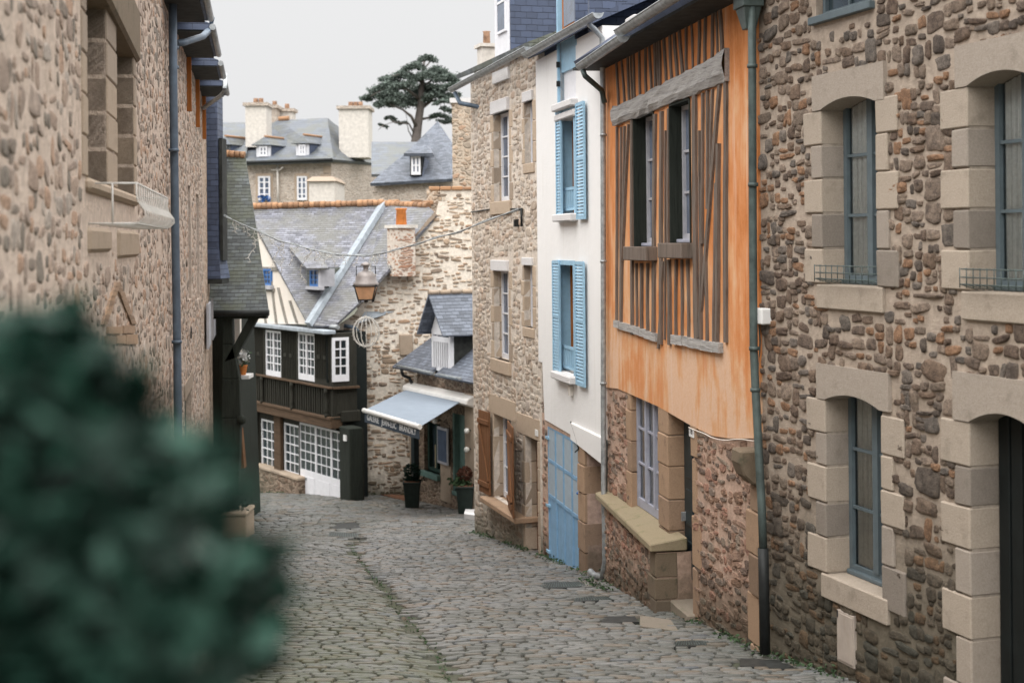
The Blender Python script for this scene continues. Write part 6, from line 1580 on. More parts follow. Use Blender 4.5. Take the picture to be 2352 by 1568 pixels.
# ================================================================== PORCH HOUSE: MOSSY ROOF ON A TIMBER POST
def build_porch():
    b = pt(535, 1205, 34.0); base = Vector((b.x, b.y, gz(b.x, b.y)))
    r = empty('porch_house', base, 'steep mossy slate roof carried by a thick dark timber post with a brace', 'house')
    W = lambda px, py, Y: pt(px, py, Y) - base
    Ye, Yt = 33.7, 36.4
    m = MB(); m.slab([W(480, 712, Ye), W(617, 712, Ye), W(590, 530, Ye + 1.35), W(563, 356, Yt), W(500, 352, Yt), W(484, 560, Ye + 1.1)], .14); m.build('roof', M['slate_moss'], r)
    m = MB(); p0, p1 = W(503, 352, Yt), W(564, 357, Yt); n = 5
    for k in range(n): a, c = p0.lerp(p1, k / n), p0.lerp(p1, (k + .9) / n); m.tube([a, c], .10, 7)
    m.build('ridge_tiles', M['tile_orange'], r)
    m = MB(); a, c = W(480, 720, Ye - .02), W(618, 718, Ye - .02); m.tube([a, c], .075, 8); m.build('gutter', M['black_iron'], r)
    # side gable (towards the black house) and dark body
    x0 = W(500, 720, 35.5).x; x1 = W(552, 720, 35.5).x
    m = MB(); m.hexa([Vector(q) - Vector((0, base.y, base.z)) * 0 for q in ((x0 - 1.2, 1.6, -.6), (W(549, 900, 35.6).x, 1.6, -.6), (W(549, 900, 35.6).x, 4.5, -.6), (x0 - 1.2, 4.5, -.6), (x0 - 1.2, 1.6, W(500, 716, 35.6).z), (W(535, 900, 35.6).x, 1.6, W(500, 716, 35.6).z), (W(535, 900, 35.6).x, 4.5, W(500, 716, 35.6).z), (x0 - 1.2, 4.5, W(500, 716, 35.6).z))]); m.build('back_wall', M['timber_bracket'], r)
    # pale rendered jamb seen between post and brace
    m = MB(); c0, c1 = W(534, 725, 34.9), W(552, 861, 34.9); m.box(c0.x, c1.x, c0.y, c0.y + .2, c1.z, c0.z); m.build('rendered_jamb', M['cream'], r)
    m = MB(); c0, c1 = W(541, 862, 34.3), W(572, 868, 34.3); m.box(c0.x, c1.x, c0.y, c0.y + .6, c1.z - .03, c0.z); m.build('jamb_sill', M['white_concrete'], r, bevel=.01)
    m = MB(); c0, c1 = W(548, 985, 34.6), W(561, 1075, 34.6); m.hexa([(c0.x, c0.y, c1.z), (c1.x, c0.y, c1.z), (c1.x, c0.y + .3, c1.z), (c0.x, c0.y + .3, c1.z), (c0.x, c0.y, c0.z), (c0.x + .05, c0.y, c0.z), (c0.x + .05, c0.y + .3, c0.z), (c0.x, c0.y + .3, c0.z)]); m.build('brown_board', M['shutter_brown'], r)
    # post: rough, widening downwards
    m = MB(); pr = [(716, 510, 533), (790, 510, 535), (870, 509, 550), (960, 508, 553), (1080, 509, 549), (1205, 511, 546)]; vs = []
    for (y, xa, xb) in pr:
        a, c = W(xa, y, 33.9), W(xb, y, 33.9); d = .26
        vs.append([(a.x, a.y, a.z), (c.x, c.y, c.z), (c.x - .03, c.y + d * 1.6, c.z), (a.x, a.y + d * 1.6, a.z)])
    for i in range(len(vs) - 1): m.hexa([Vector(q) for q in vs[i + 1]] + [Vector(q) for q in vs[i]])
    m.build('post', M['timber_bracket'], r, bevel=.02)
    m = MB(); a, c = W(586, 722, 33.9), W(528, 826, 33.9); s = Vector((.13, 0, .05)); d = Vector((0, .26, 0))
    m.hexa([c - s, c + s, c + s + d, c - s + d, a - s * 1.1, a + s * 1.1, a + s * 1.1 + d, a - s * 1.1 + d]); m.build('brace', M['timber_bracket'], r)
    m = MB(); a, c = W(486, 728, 33.85), W(612, 726, 33.85); m.box(a.x, c.x, a.y, a.y + .25, a.z - .05, a.z + .12); m.build('beam', M['timber_bracket'], r)
    m = MB(); g = W(500, 1180, 33.3); h = W(566, 1180, 33.3)
    gb = -.3
    m.box(g.x, h.x, g.y, g.y + 1.0, gb, g.z - .06); m.box(g.x - .02, h.x + .02, g.y - .03, g.y + 1.0, g.z - .06, g.z + .04); m.build('plinth', M['quoin_far'], r, bevel=.03)
    k = W(545, 965, 33.8); MB().lathe([(.0, -.12), (.09, -.08), (.11, 0), (.09, .08), (0, .12)], (k.x + .08, k.y + .1, k.z), 10, cap=False).build('knob', M['timber_bracket'], r)
    s = empty('plinth_plant', base + Vector(((g.x + h.x) / 2 - .1, g.y + .3, g.z + .04)), 'dark leafy plant growing on the stone plinth under the timber post', 'plant')
    m = MB()
    for _ in range(260): leafq(m, Vector((random.gauss(0, .19), random.gauss(0, .12), abs(random.gauss(.12, .16)))), .06)
    m.build('foliage', M['leaf_dark'], s)
build_porch()

# ================================================================== HOUSES IN THE BACKGROUND
def wobj(name, label, cat, base, group=None): return empty(name, base, label, cat, group)
def bg_window(parent, base, px0, px1, py0, py1, Y, cols=2, rows=3, depth=.12, mat='frame_white', blue=True, label=None):
    a, b = pt(px0, py1, Y) - base, pt(px1, py0, Y) - base; f = .09; m = MB()
    m.box(a.x, a.x + f, a.y - depth, a.y, a.z, b.z); m.box(b.x - f, b.x, a.y - depth, a.y, a.z, b.z); m.box(a.x + f, b.x - f, a.y - depth + .005, a.y, a.z, a.z + f * 1.5); m.box(a.x + f, b.x - f, a.y - depth + .005, a.y, b.z - f, b.z)
    for i in range(1, cols): x = a.x + (b.x - a.x) * i / cols; m.box(x - .05, x + .05, a.y - depth + .01, a.y, a.z, b.z)
    for j in range(1, rows): z = a.z + (b.z - a.z) * j / rows; m.box(a.x, b.x, a.y - depth + .012, a.y, z - .03, z + .03)
    w = m.build('window', M[mat], parent, label=label)
    MB().box(a.x + .03, b.x - .03, a.y - .05, a.y - .03, a.z + .03, b.z - .03).build('pane', M['glass_blue' if blue else 'glass'], w)
    return w
def bg_poly(base, m, pts, th=.25):
    return m.slab([pt(*q) - base for q in pts], th)
def bg_chimney(parent, base, x0, x1, y0, y1, Y, depth=1.6, mat='rub_bg', pots=0, label=None):
    a, b = pt(x0, y1, Y) - base, pt(x1, y0, Y) - base; c = MB().box(a.x, b.x, a.y, a.y + depth, a.z, b.z).build('chimney', M[mat], parent, label=label)
    w = b.x - a.x
    MB().box(a.x - .12, b.x + .12, a.y - .12, a.y + depth + .12, b.z, b.z + .18).build('cap', M['rub_bg'], c)
    for k in range(pots):
        x = a.x + w * (.25 + .5 * (k + .5) / pots); MB().lathe([(.15, 0), (.13, .28), (.15, .32)], (x, a.y + depth / 2, b.z + .18), 8).build('chimney_pot', M['pot_old'], c)
    return c
def build_manor():
    Y = 78.0; b = pt(660, 600, Y); base = Vector((b.x, b.y, gz(b.x, b.y) + 3)); r = wobj('manor_house', 'large grey-roofed stone house with two dormers and tall chimneys, far behind', 'house', base)
    W = lambda x, y, Yy=Y: pt(x, y, Yy) - base
    a, c = W(480, 372), W(761, 366); zb = W(600, 560).z
    m = MB(); m.box(a.x, c.x, 0, 9, zb, c.z); m.build('wall', M['rub_bg'], r)
    e = W(908, 378, 88); m = MB(); m.hexa([(c.x, .0, zb), (e.x, e.y, zb), (e.x, e.y + 1, zb), (c.x, 9, zb), (c.x, 0, c.z), (e.x, e.y, c.z), (e.x, e.y + 1, c.z), (c.x, 9, c.z)]); m.build('side_wall', M['rub_bg'], r)
    m = MB(); p = W(757, 380).x; z = W(757, 380).z
    while z > zb: m.box(p - (.5 if int(z * 2) % 2 else .35), p + .06, -.05, .1, z - .42, z - .03); z -= .45
    m.build('cornerstones', M['quoin_far'], r)
    el, er = W(555, 373, Y - .5), W(766, 366, Y - .5); tl, tr = W(600, 292, Y + 4.5), W(752, 271, Y + 4.5); hr = W(912, 379, 88)
    m = MB(); m.slab([el, er, tr, W(640, 276, Y + 4.5), tl], .2); m.slab([er, hr, W(812, 318, Y + 8), tr], .2); m.build('roof', M['slate_bg'], r)
    # left wing roof
    m = MB(); bg_poly(base, m, [(470, 352, Y), (566, 352, Y), (575, 281, Y + 5), (480, 281, Y + 5)]); m.build('wing_roof', M['slate_bg'], r)
    m = MB(); g0, g1 = W(556, 374, Y - .7), W(764, 367, Y - .7); m.tube([g0, g1], .10, 6); m.build('gutter', M['black_iron'], r)
    m = MB(); p0, p1 = W(640, 274, Y + 4.5), W(664, 272, Y + 4.5); m.tube([p0, p1], .16, 6); m.build('ridge_tiles', M['tile_orange'], r)
    bg_chimney(r, base, 564, 611, 243, 338, Y + 1, 1.8, 'wall_plain', 2, label='pale chimney on the left')
    bg_chimney(r, base, 614, 634, 248, 300, Y + 5, 2.2, 'rub_bg', 1); bg_chimney(r, base, 640, 672, 256, 285, Y + 6.5, 1.2, 'wall_plain', 1)
    bg_chimney(r, base, 779, 846, 250, 362, Y + 2.5, 2.2, 'wall_plain', 3, label='broad pale chimney on the right')
    for (x0, x1, yt, yb, lab) in ((589, 620, 331, 366, 'left white dormer'), (680, 708, 327, 364, 'right white dormer'), (500, 527, 330, 356, 'small dormer at the left end')):
        a, c2 = W(x0, yb, Y + .2), W(x1, yt, Y + .2); dx, dy = .62, 1.5
        def Q(x, k, z): return Vector((x + dx * k, a.y + dy * k, z))
        d = MB().hexa([Q(a.x, 0, a.z), Q(c2.x, 0, a.z), Q(c2.x, 1.6, a.z), Q(a.x, 1.6, a.z), Q(a.x, 0, c2.z), Q(c2.x, 0, c2.z), Q(c2.x, 1.6, c2.z), Q(a.x, 1.6, c2.z)]).build('dormer', M['frame_white'] if x0 != 500 else M['slate_bg'], r, label=lab)
        bg_window(d, base, x0 + 7, x1 - 6, yt + 5, yb - 6, Y + .19, 2, 2)
        MB().hexa([Q(c2.x + .01, .06, a.z), Q(c2.x + .05, .06, a.z), Q(c2.x + .05, 1.6, a.z), Q(c2.x + .01, 1.6, a.z), Q(c2.x + .01, .06, c2.z), Q(c2.x + .05, .06, c2.z), Q(c2.x + .05, 1.6, c2.z), Q(c2.x + .01, 1.6, c2.z)]).build('cheek', M['slate_blue'], d)
        m = MB(); mid = (a.x + c2.x) / 2; rz = c2.z + .42
        m.slab([Q(mid, .1, rz), Q(mid, 1.7, rz), Q(c2.x + .15, 1.7, c2.z - .05), Q(c2.x + .15, -.15, c2.z - .05)], .06); m.slab([Q(mid, .1, rz - .001), Q(mid, 1.7, rz - .001), Q(a.x - .15, 1.7, c2.z - .05), Q(a.x - .15, -.15, c2.z - .05)], .06)
        m.slab([Q(mid, .1, rz - .002), Q(c2.x + .15, -.15, c2.z - .052), Q(a.x - .15, -.15, c2.z - .052)], .06)
        m.build('dormer_roof', M['slate_bg'], d)
        m = MB(); m.tube([Q(mid, .1, rz + .02), Q(mid, 1.3, rz + .02)], .07, 6); m.build('ridge_tiles', M['tile_orange'], d)
    for (x0, x1, lab) in ((594, 621, 'left wall window with a blue flower box'), (683, 705, 'right wall window')):
        a, c2 = W(x0 - 6, 466), W(x1 + 6, 398); MB().box(a.x, c2.x, -.06, .05, a.z, c2.z).build('window_surround', M['quoin_far'], r)
        w = bg_window(r, base, x0, x1, 405, 460, Y - .07, 2, 4, label=lab)
        if x0 == 594:
            m = MB(); c3 = W(607, 456, Y - .4)
            for _ in range(60): leafq(m, Vector((c3.x + random.uniform(-.3, .3), c3.y, c3.z + random.uniform(-.15, .15))), .10)
            m.build('flower_box', M['blue_deep'], w)
    m = MB(); p = W(637, 380, Y - .15); q = W(639, 470, Y - .15); m.tube([p, q], .06, 6); m.tube([W(622, 390, Y - .15), W(637, 391, Y - .15)], .05, 6); m.tube([W(650, 384, Y - .3), W(640, 392, Y - .2)], .05, 6); m.build('downpipe', M['wall_plain'], r)
build_manor()
def build_block():
    Y = 66.0; b = pt(738, 600, Y); base = Vector((b.x, b.y, gz(b.x, b.y) + 2)); r = wobj('outbuilding', 'small pale rendered outbuilding with a slated top, in front of the large far house', 'outbuilding', base)
    a, c = pt(711, 560, Y) - base, pt(768, 416, Y) - base; MB().box(a.x, c.x, 0, 4, a.z, c.z).build('wall', M['wall_plain'], r)
    m = MB(); t = pt(0, 405, Y) - base; z1 = (pt(738, 405, Y) - base).z; m.hexa([(a.x - .15, -.15, c.z), (c.x + .1, -.15, c.z), (c.x + .1, 4, c.z), (a.x - .15, 4, c.z), (a.x + .1, .3, z1), (c.x - .1, .3, z1), (c.x - .1, 3.6, z1), (a.x + .1, 3.6, z1)]); m.build('roof', M['quoin_pink'], r)
build_block()
def build_turret():
    Y = 62.0; b = pt(960, 600, Y); base = Vector((b.x, b.y, gz(b.x, b.y) + 1.5)); r = wobj('turret_roof_house', 'pale stone house with a steep pointed slate roof and one dormer, below the cedar', 'house', base)
    W = lambda x, y, Yy=Y: pt(x, y, Yy) - base
    a, c = W(856, 420), W(1038, 412); zb = W(900, 560).z
    MB().box(a.x, W(1100, 412).x, 0, 6, zb, W(950, 416).z).build('wall', M['rub_bg'], r)
    m = MB(); m.slab([W(850, 421, Y - .4), W(1040, 410, Y - .4), W(1040, 330, Y + 2.5), W(1005, 278, Y + 4), W(958, 326, Y + 3.0)], .15)
    m.build('roof', M['slate_mid'], r)
    m = MB(); m.slab([W(853, 400, Y + 8), W(975, 400, Y + 8), W(965, 326, Y + 12), W(853, 326, Y + 12)], .15); m.build('back_roof', M['slate_bg'], r)
    d0, d1 = W(942, 404, Y - .1), W(969, 356, Y - .1); d = MB().box(d0.x, d1.x, d0.y, d0.y + 2, d0.z, d1.z).build('dormer', M['soffit'], r, label='slated dormer with a white window')
    bg_window(d, base, 945, 966, 358, 402, Y - .11, 2, 2, blue=True)
    m = MB(); z0 = d1.z; m.slab([(d0.x - .25, d0.y - .3, z0), (d1.x + .55, d0.y - .3, z0), (d1.x + .2, d0.y + 2.2, z0 + .55), (d0.x + .1, d0.y + 2.2, z0 + .55)], .08); m.slab([(d0.x - .25, d0.y - .3, z0 + .05), (d1.x + .5, d0.y - .3, z0 + .05), (d1.x + .1, d0.y + .4, z0 + .5), (d0.x + .2, d0.y + .4, z0 + .5)], .08); m.build('dormer_roof', M['slate_mid'], d)
    m = MB(); m.slab([(d1.x, d0.y, d0.z), (d1.x + .8, d0.y + 1.5, d0.z), (d1.x + .05, d0.y + 1.2, d1.z)], .05); m.build('cheek', M['slate_blue'], d)
    for (x, yy) in ((898, 466), (972, 466)): w = MB().box(W(x - 16, 0).x, W(x + 16, 0).x, -.12, .05, W(x, 471).z, W(x, 462).z).build('coping', M['quoin_dark'], r)
build_turret()
def build_gable_tower():
    Y = 54.0; b = pt(1062, 600, Y); base = Vector((b.x, b.y, gz(b.x, b.y))); r = wobj('stone_chimney_stack', 'broad pale stone chimney stack standing between the cedar and the rubble house', 'chimney', base)
    a, c = pt(1041, 560, Y) - base, pt(1100, 236, Y) - base; MB().box(a.x, c.x, 0, 2.5, a.z, c.z).build('stack', M['rub_far'], r)
    MB().box(a.x - .08, c.x, -.08, 2.6, c.z, c.z + .18).build('cap', M['white_concrete'], r)
build_gable_tower()
def build_backwall():
    Y = 49.0; b = pt(960, 600, Y); base = Vector((b.x, b.y, gz(b.x, b.y))); r = wobj('garden_wall', 'stone wall capped with orange tiles above the slate roofs', 'wall', base)
    a, c = pt(840, 640, Y) - base, pt(1100, 447, Y) - base
    a2 = pt(980, 470, Y) - base
    MB().box(a.x - 9, a2.x, 0, .5, a.z, a2.z).build('low_wall', M['rub_bg'], r); MB().box(a2.x, c.x, -.02, .5, a.z, c.z + .2).build('high_wall', M['rub_far'], r)
    m = MB(); x = a.x
    while x < a2.x: m.box(x, x + .36, -.1, .6, a2.z, a2.z + random.uniform(.1, .2)); x += .4
    m.build('cap_tiles', M['tile_orange'], r, bevel=.02)
build_backwall()

# ================================================================== CEDAR
def build_cedar():
    Y = 105.0; b = pt(958, 620, Y); base = Vector((b.x, b.y, gz(b.x, b.y) + 6)); r = wobj('cedar_tree', 'tall flat-layered dark cedar rising behind the far roofs', 'tree', base)
    W = lambda x, y, d=0: pt(x, y, Y + d) - base
    m = MB(); m.tube([W(957, 620), W(956, 400), W(955, 325), W(960, 285), W(966, 245), W(968, 205), W(972, 165), W(975, 135)], [.5, .42, .36, .32, .28, .2, .13, .05], 9)
    limbs = []
    def limb(pts, r0): m.tube([W(*p) for p in pts], [r0 * (1 - .8 * k / (len(pts) - 1)) for k in range(len(pts))], 6)
    limb([(958, 295, 0), (945, 268, -1), (925, 252, -1.5), (895, 240, -2)], .16); limb([(966, 250, 0), (990, 232, .5), (1020, 232, 1), (1045, 238, 1)], .16)
    limb([(962, 275, 0), (1000, 268, 1), (1040, 266, 1)], .12); limb([(966, 230, 0), (935, 205, -1), (890, 200, -2), (850, 222, -2)], .14)
    limb([(968, 200, 0), (1000, 180, 1), (1035, 175, 2)], .10); limb([(968, 190, 0), (940, 165, -1), (900, 175, -2)], .10); limb([(972, 160, 0), (990, 140, 1), (1000, 130, 1)], .07)
    limb([(957, 318, 0), (940, 285, -.6), (905, 280, -1.5), (880, 288, -2)], .08); limb([(880, 288, -2), (868, 300, -2.2)], .04); limb([(950, 322, 0), (938, 300, -.3), (932, 260, -.5)], .06); limb([(905, 280, -1.5), (893, 268, -1.6)], .04)
    m.build('trunk', M['bark'], r)
    pads = [(975, 133, 20, 7), (985, 140, 24, 7), (950, 158, 30, 9), (995, 158, 34, 9), (1020, 172, 34, 9), (930, 178, 38, 9), (985, 178, 46, 11), (900, 186, 26, 7), (1035, 180, 22, 6), (880, 176, 16, 5),
            (920, 200, 42, 9), (975, 203, 50, 12), (1020, 200, 40, 9), (880, 208, 32, 8), (860, 222, 34, 6), (905, 222, 40, 10), (955, 225, 38, 10), (1005, 222, 40, 10), (1040, 212, 20, 7), (840, 224, 18, 4), (900, 240, 40, 9), (940, 240, 26, 8), (880, 235, 28, 6),
            (1020, 240, 26, 5), (1035, 255, 26, 6), (1010, 266, 30, 6), (1042, 270, 20, 6), (895, 272, 16, 4), (912, 280, 14, 3), (878, 286, 14, 3), (1025, 275, 24, 4), (925, 284, 12, 3)]
    m = MB(); s = Y / FPX
    for (x, y, rx, ry) in pads:
        cx = W(x, y); dep = rx * s * .8; oy = random.uniform(-1.8, 1.8)
        for _ in range(int(rx * ry * 4.0) + 60):
            a = random.uniform(0, 6.283); q = random.random() ** .5 * random.uniform(.6, 1.1)
            px = math.cos(a) * q * rx * s; py = math.sin(a) * q * dep; pz = random.gauss(0, .42) * ry * s - abs(px) * .05 + .12 * math.sin(px * 3 + y)
            leafq(m, cx + Vector((px, py + oy, pz)), .10)
    m.build('crown', M['cedar'], r)
build_cedar()

# ================================================================== LANTERN, LIGHT BALL AND STRING LIGHTS
YL = 33.0
def build_lantern():
    c = pt(841, 690, YL); r = empty('street_lantern', c, 'old copper-hooded street lantern hanging from the cable of white string lights', 'lantern')
    s = YL / FPX; m = MB()
    w0, w1, h0, h1 = 15 * s, 24 * s, 2 * s, 33 * s    # glass body, narrow at the bottom
    P = lambda w, h: [(-w, -w, h), (w, -w, h), (w, w, h), (-w, w, h)]
    g = MB().hexa(P(w0, h0) + P(w1, h1)).build('lantern_glass', M['amber'], r)
    for (sx_, sy_) in ((-1, -1), (1, -1), (1, 1), (-1, 1)): m.tube([(sx_ * w0, sy_ * w0, h0 - .06), (sx_ * w1, sy_ * w1, h1)], .016, 6); m.lathe([(.0, -.04), (.025, -.02), (.025, 0.0), (0, .02)], (sx_ * w1 * 1.08, sy_ * w1 * 1.08, h1 + .03), 6)
    for (w, h) in ((w0, h0), (w1, h1)):
        q = P(w, h)
        for i in range(4): m.tube([q[i], q[(i + 1) % 4]], .014, 5)
    m.tube([(0, 0, h0), (0, 0, h0 - .06)], .05, 8)
    m.build('frame', M['black_iron'], r)
    m = MB(); m.lathe([(w1 * 1.25, h1), (w1 * 1.22, h1 + .07), (w1 * 1.02, h1 + .10), (w1 * .98, h1 + .22), (w1 * .75, h1 + .31), (w1 * .3, h1 + .36), (.06, h1 + .37), (.06, h1 + .47), (.13, h1 + .48), (.10, h1 + .52), (.02, h1 + .56)], n=20); m.build('hood', M['copper'], r)
    m = MB(); a = 22 * s; z1 = 78 * s; m.tube([(-a, 0, h1 + .02), (-a, 0, z1), (a, 0, z1), (a, 0, h1 + .02)], .014, 6); m.build('hanger', M['black_iron'], r)
    c = pt(841, 762, YL); b = empty('wire_ball', c, 'round white wire ball ornament hanging under the street lantern', 'ornament')
    m = MB(); R_ = 31 * s
    for k in range(8):
        a = math.pi * k / 8 + .1; pts = []
        for j in range(25): t = 2 * math.pi * j / 24; pts.append((math.cos(a) * math.sin(t) * R_ * (1 + random.uniform(-.03, .03)), math.sin(a) * math.sin(t) * R_, math.cos(t) * R_ * 1.12))
        m.tube(pts, .008, 4, cap=False)
        for j in range(24):
            p = Vector(pts[j]); d = Vector((random.gauss(0, 1), random.gauss(0, 1), random.gauss(0, 1))).normalized() * .05
            m.tube([p, p + d], .006, 3)
    m.tube([(0, 0, R_ * 1.12), (0, 0, 72 * s)], .006, 4); m.build('wire_frame', M['string'], b)
    # cable and icicle strands
    pl = [(496, 488, 33.2), (560, 517, 33), (640, 552, 33), (700, 569, 33), (760, 583, YL), (841, 588, YL), (900, 577, 32), (980, 553, 31), (1060, 530, 30)]
    P3 = [pt(*q) for q in pl] + [BRK]
    st = empty('string_lights', P3[0], 'sagging cable of white icicle string lights across the street', 'string lights')
    P3 = [p - P3[0] for p in P3]; fine = []
    for i in range(len(P3) - 1):
        for k in range(6): fine.append(P3[i].lerp(P3[i + 1], k / 6))
    fine.append(P3[-1]); m = MB(); m.tube(fine, .014, 5); m.tube([p + Vector((.0, .03, .03 * math.sin(i * .9))) for i, p in enumerate(fine)], .010, 4)
    m.build('cable', M['zinc'], st)
    m = MB()
    for i in range(3, len(fine) - 20):
        if i > 40: break
        p = fine[i]
        for e_ in range(1):
            q = p.lerp(fine[i + 1], random.random()); n = random.choice((1, 1, 2, 2, 3, 3, 5, 9)) ; pts = [q]; ph = random.uniform(0, 6)
            for k in range(n): pts.append(pts[-1] + Vector((random.gauss(0, .05), random.gauss(0, .02), -random.uniform(.06, .11))))
            m.tube(pts, .007, 4)
            for w in pts[1:]:
                d = Vector((random.choice((-1, 1)) * random.uniform(.03, .08), 0, random.uniform(-.05, .02))); m.tube([w, w + d], .007, 4)
    m.build('icicle_strands', M['string'], st)
build_lantern()

# ================================================================== PLANTERS
def planter(px, py, hpx, wpx, label, ballmat, ball_y, rball, leafy=False, bark='bark'):
    g = gpt(px, py); Y = g.y; s = Y / FPX; r = empty('planter', g, label, 'planter', 'tall dark planters at the gallery')
    w1, w0, h = wpx / 2 * s, wpx / 2 * s * .78, hpx * s; m = MB()
    P = lambda w, z: [(-w, -w, z), (w, -w, z), (w, w, z), (-w, w, z)]
    m.hexa(P(w0, -.03) + P(w1, h)); m.hexa(P(w1 * 1.08, h - .04) + P(w1 * 1.1, h + .02))
    m.build('pot', M['planter'], r, bevel=.015)
    MB().box(-w1 * .9, w1 * .9, -w1 * .9, w1 * .9, h, h + .03).build('soil', M['soil'], r)
    zc = (py - ball_y) * s; MB().tube([(0, 0, h), (.02, 0, zc)], .018, 6).build('stem', M['white_metal'] if not leafy else M['bark'], r)
    m = MB(); R_ = rball * s
    for _ in range(900):
        d = Vector((random.gauss(0, 1), random.gauss(0, 1), random.gauss(0, 1))).normalized() * R_ * random.uniform(.72, 1.06); leafq(m, d + Vector((0, 0, zc)), .035)
    m.build('foliage_ball', M[ballmat], r)
    m = MB()
    for _ in range(160 if leafy else 90): leafq(m, Vector((random.gauss(-.12 if leafy else 0, w1 * .55), random.gauss(0, w1 * .4), h + .04 + abs(random.gauss(0, .09)))), .07)
    m.build('leaves', M['leaf_mid' if leafy else 'leaf_dark'], r)
planter(947, 1166, 60, 38, 'tall dark planter with a round clipped dark green bush on a stem', 'leaf_dark', 1082, 19)
planter(1069, 1180, 64, 40, 'tall dark planter with a round reddish bush and green leaves, half hidden by the stone corner', 'leaf_red', 1088, 17, True)
for o in bpy.data.objects:
    if o.name.startswith('planter') and 'category' in o and 'reddish' in o['label']: o['label'] = 'tall dark planter with a round reddish bush above green leaves'

# ================================================================== THINGS ON THE STREET
def on_ground(name, poly, label, cat, mat, th=.02, slots=None, group=None, lift=.016):
    P = [gpt(*q) for q in poly]; c = sum(P, Vector()) / len(P); r = empty(name, c, label, cat, group)
    L_ = [Vector((p.x, p.y, gz(p.x, p.y) + lift)) - c for p in P]
    m = MB(); k = len(L_); b = m.add([p for p in L_] + [p - Vector((0, 0, .12)) for p in L_]); n = (L_[1] - L_[0]).cross(L_[2] - L_[0])
    top = [b + i for i in range(k)]; m.face(top if n.z > 0 else top[::-1])
    for i in range(k): j = (i + 1) % k; m.face((b + i, b + k + i, b + k + j, b + j))
    m.build('plate', M[mat], r)
    if slots:
        m = MB(); A, B, Cc, D = L_
        for i in range(slots):
            f0, f1 = (i + .2) / slots, (i + .62) / slots; up = Vector((0, 0, .008))
            p = [A.lerp(B, f0).lerp(D.lerp(Cc, f0), .12) + up, A.lerp(B, f1).lerp(D.lerp(Cc, f1), .12) + up, A.lerp(B, f1).lerp(D.lerp(Cc, f1), .88) + up, A.lerp(B, f0).lerp(D.lerp(Cc, f0), .88) + up]
            m.hexa([q - Vector((0, 0, .02)) for q in p] + p)
        m.build('bars', M['zinc_green'], r)
    return r
on_ground('drain_grate', [(752, 1234), (826, 1238), (822, 1226), (758, 1222)], 'dark slotted iron drain grate in the middle of the cobbles, at the channel head', 'drain grate', 'iron_plate', slots=13, group='slotted drain grates in the street')
on_ground('manhole_cover', [(760, 1216), (830, 1214), (815, 1200), (775, 1203)], 'dull grey metal cover plate just beyond the middle drain grate', 'manhole cover', 'iron_plate')
on_ground('drain_grate', [(1236, 1354), (1352, 1350), (1330, 1337), (1250, 1339)], 'wide slotted iron drain grate below the blue garage door', 'drain grate', 'iron_plate', slots=18, group='slotted drain grates in the street')
on_ground('drain_grate', [(1318, 1384), (1412, 1380), (1392, 1370), (1322, 1373)], 'slotted iron drain grate in front of the mossy shop sill', 'drain grate', 'iron_plate', slots=14, group='slotted drain grates in the street')
on_ground('drain_grate', [(1548, 1488), (1640, 1484), (1622, 1472), (1556, 1474)], 'slotted iron drain grate before the doorstep of the half-timbered house', 'drain grate', 'iron_plate', slots=14, group='slotted drain grates in the street')
on_ground('paving_slab', [(1470, 1440), (1560, 1452), (1540, 1425), (1470, 1415)], 'worn flat stone slab set in the cobbles before the dark front door', 'paving slab', 'step')
on_ground('manhole_cover', [(1380, 1434), (1468, 1430), (1455, 1414), (1388, 1418)], 'dark square cover plate in the cobbles beside the worn stone slab', 'manhole cover', 'iron_plate')
on_ground('manhole_cover', [(1700, 1532), (1830, 1540), (1800, 1518), (1700, 1514)], 'dark cover plate at the foot of the stone house by the green downpipe', 'manhole cover', 'iron_plate')
on_ground('manhole_cover', [(1020, 1200), (1085, 1206), (1085, 1196), (1035, 1192)], 'dark cover plate before the reddish planter', 'manhole cover', 'iron_plate')
on_ground('earth_patch', [(858, 1134), (930, 1152), (928, 1136), (880, 1127)], 'strip of bare red-brown earth at the foot of the gable wall', 'earth patch', 'soil', lift=.05)
st = on_ground('stone_block', [(1066, 1192), (1092, 1196), (1092, 1180), (1070, 1178)], 'small pale stone block under the planter corner', 'stone block', 'white_concrete', lift=.14)

# moss and weeds along the foot of the walls
def weeds():
    m = MB(); lines = [(SH, 0, 5.5, 0), (OH, 0, OH.len, -.0), (WH, 0, WH.len, 0), (FS, 0, FS.len, 0), (GW, 0, 2.2, 0), (OH, 0, 1.9, -.32), (BH, 0, 4, .1)]
    for (F, a, b, o) in lines:
        n = int((b - a) * 70)
        for _ in range(n):
            u = random.uniform(a, b); y = o - abs(random.gauss(0, .09)) - .01
            if math.sin(u * 5.3 + a) + math.sin(u * 2.1) < -.3: continue
            P = F.w(u, y, 0); z = gz(P.x, P.y); leafq(m, Vector((P.x, P.y, z + .02 + abs(random.gauss(0, .035)))), .028)
    # a line of moss in the channel
    for _ in range(420):
        y = random.uniform(11, 30); x = float(drain_x(y)) + random.gauss(0, .05); leafq(m, Vector((x, y, gz(x, y) + .015)), .022)
    o = m.build('moss', M['leaf_mid'], None, kind='stuff')
weeds()

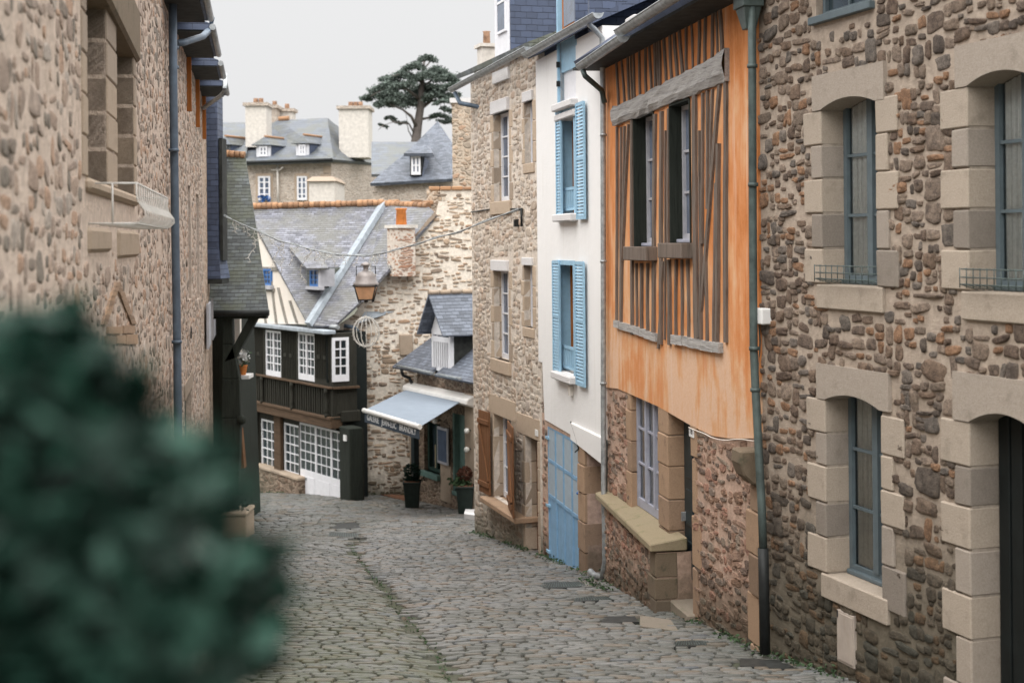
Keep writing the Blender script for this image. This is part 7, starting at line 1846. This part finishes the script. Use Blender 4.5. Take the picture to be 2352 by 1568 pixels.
# ================================================================== SHRUB CLOSE TO THE CAMERA
def build_shrub():
    out = [(-80, 735), (40, 755), (100, 765), (165, 815), (235, 835), (310, 880), (345, 955), (420, 1000), (455, 1060), (495, 1110), (520, 1180), (545, 1260), (590, 1330), (612, 1400), (600, 1460), (560, 1540), (520, 1640)]
    base = Vector((-.45, 1.2, -2.6)); r = empty('shrub', base, 'dark green leafy shrub close to the camera, filling the lower left corner', 'shrub')
    m = MB(); ys = [p[1] for p in out]; n = 0
    def xr(y): return float(np.interp(y, ys, [p[0] for p in out])) + 18 * math.sin(y * .045) + 10 * math.sin(y * .11 + 1)
    while n < 16000:
        y = random.uniform(735, 2300); lim = xr(min(y, 1600)) - (0 if y < 1568 else (y - 1568) * .1); x = random.uniform(-500, lim + 10)
        edge_ = min(lim + 10 - x, (y - 735) * 1.2)
        if random.random() > min(1.0, .05 + max(0, edge_) / 190): continue
        Y = random.uniform(1.0, 1.7) + random.uniform(0, .3); c = pt(x, y, Y) - base
        leafq(m, c, .018); n += 1
    # sprays that stick out of the mass
    for (x0, y0, x1, y1) in ((150, 860, 168, 700), (140, 860, 150, 720), (300, 960, 330, 868), (430, 1080, 500, 1040), (480, 1180, 560, 1130), (520, 1330, 640, 1265), (520, 1400, 670, 1350), (500, 1440, 655, 1440), (480, 1480, 640, 1500), (40, 800, 60, 728), (230, 880, 250, 800)):
        Y = random.uniform(1.15, 1.35); a, b = pt(x0, y0, Y) - base, pt(x1, y1, Y) - base; m.tube([a, b], [.004, .002], 5)
        for k in range(26):
            f = (k + random.random()) / 26; leafq(m, a.lerp(b, f) + Vector((random.gauss(0, .014), random.gauss(0, .02), random.gauss(0, .014))) * (1.2 - f), .022)
    m.build('leaves', M['leaf_bush'], r)
    m = MB()
    for k in range(14):
        tip = pt(random.uniform(-300, 450), random.uniform(1050, 1400), 1.4) - base; m.tube([Vector((random.uniform(-.1, .1), random.uniform(0, .2), 0)), tip * .5 + Vector((0, .05, 0)), tip], [.012, .008, .004], 5)
    m.build('stems', M['bark'], r)
build_shrub()
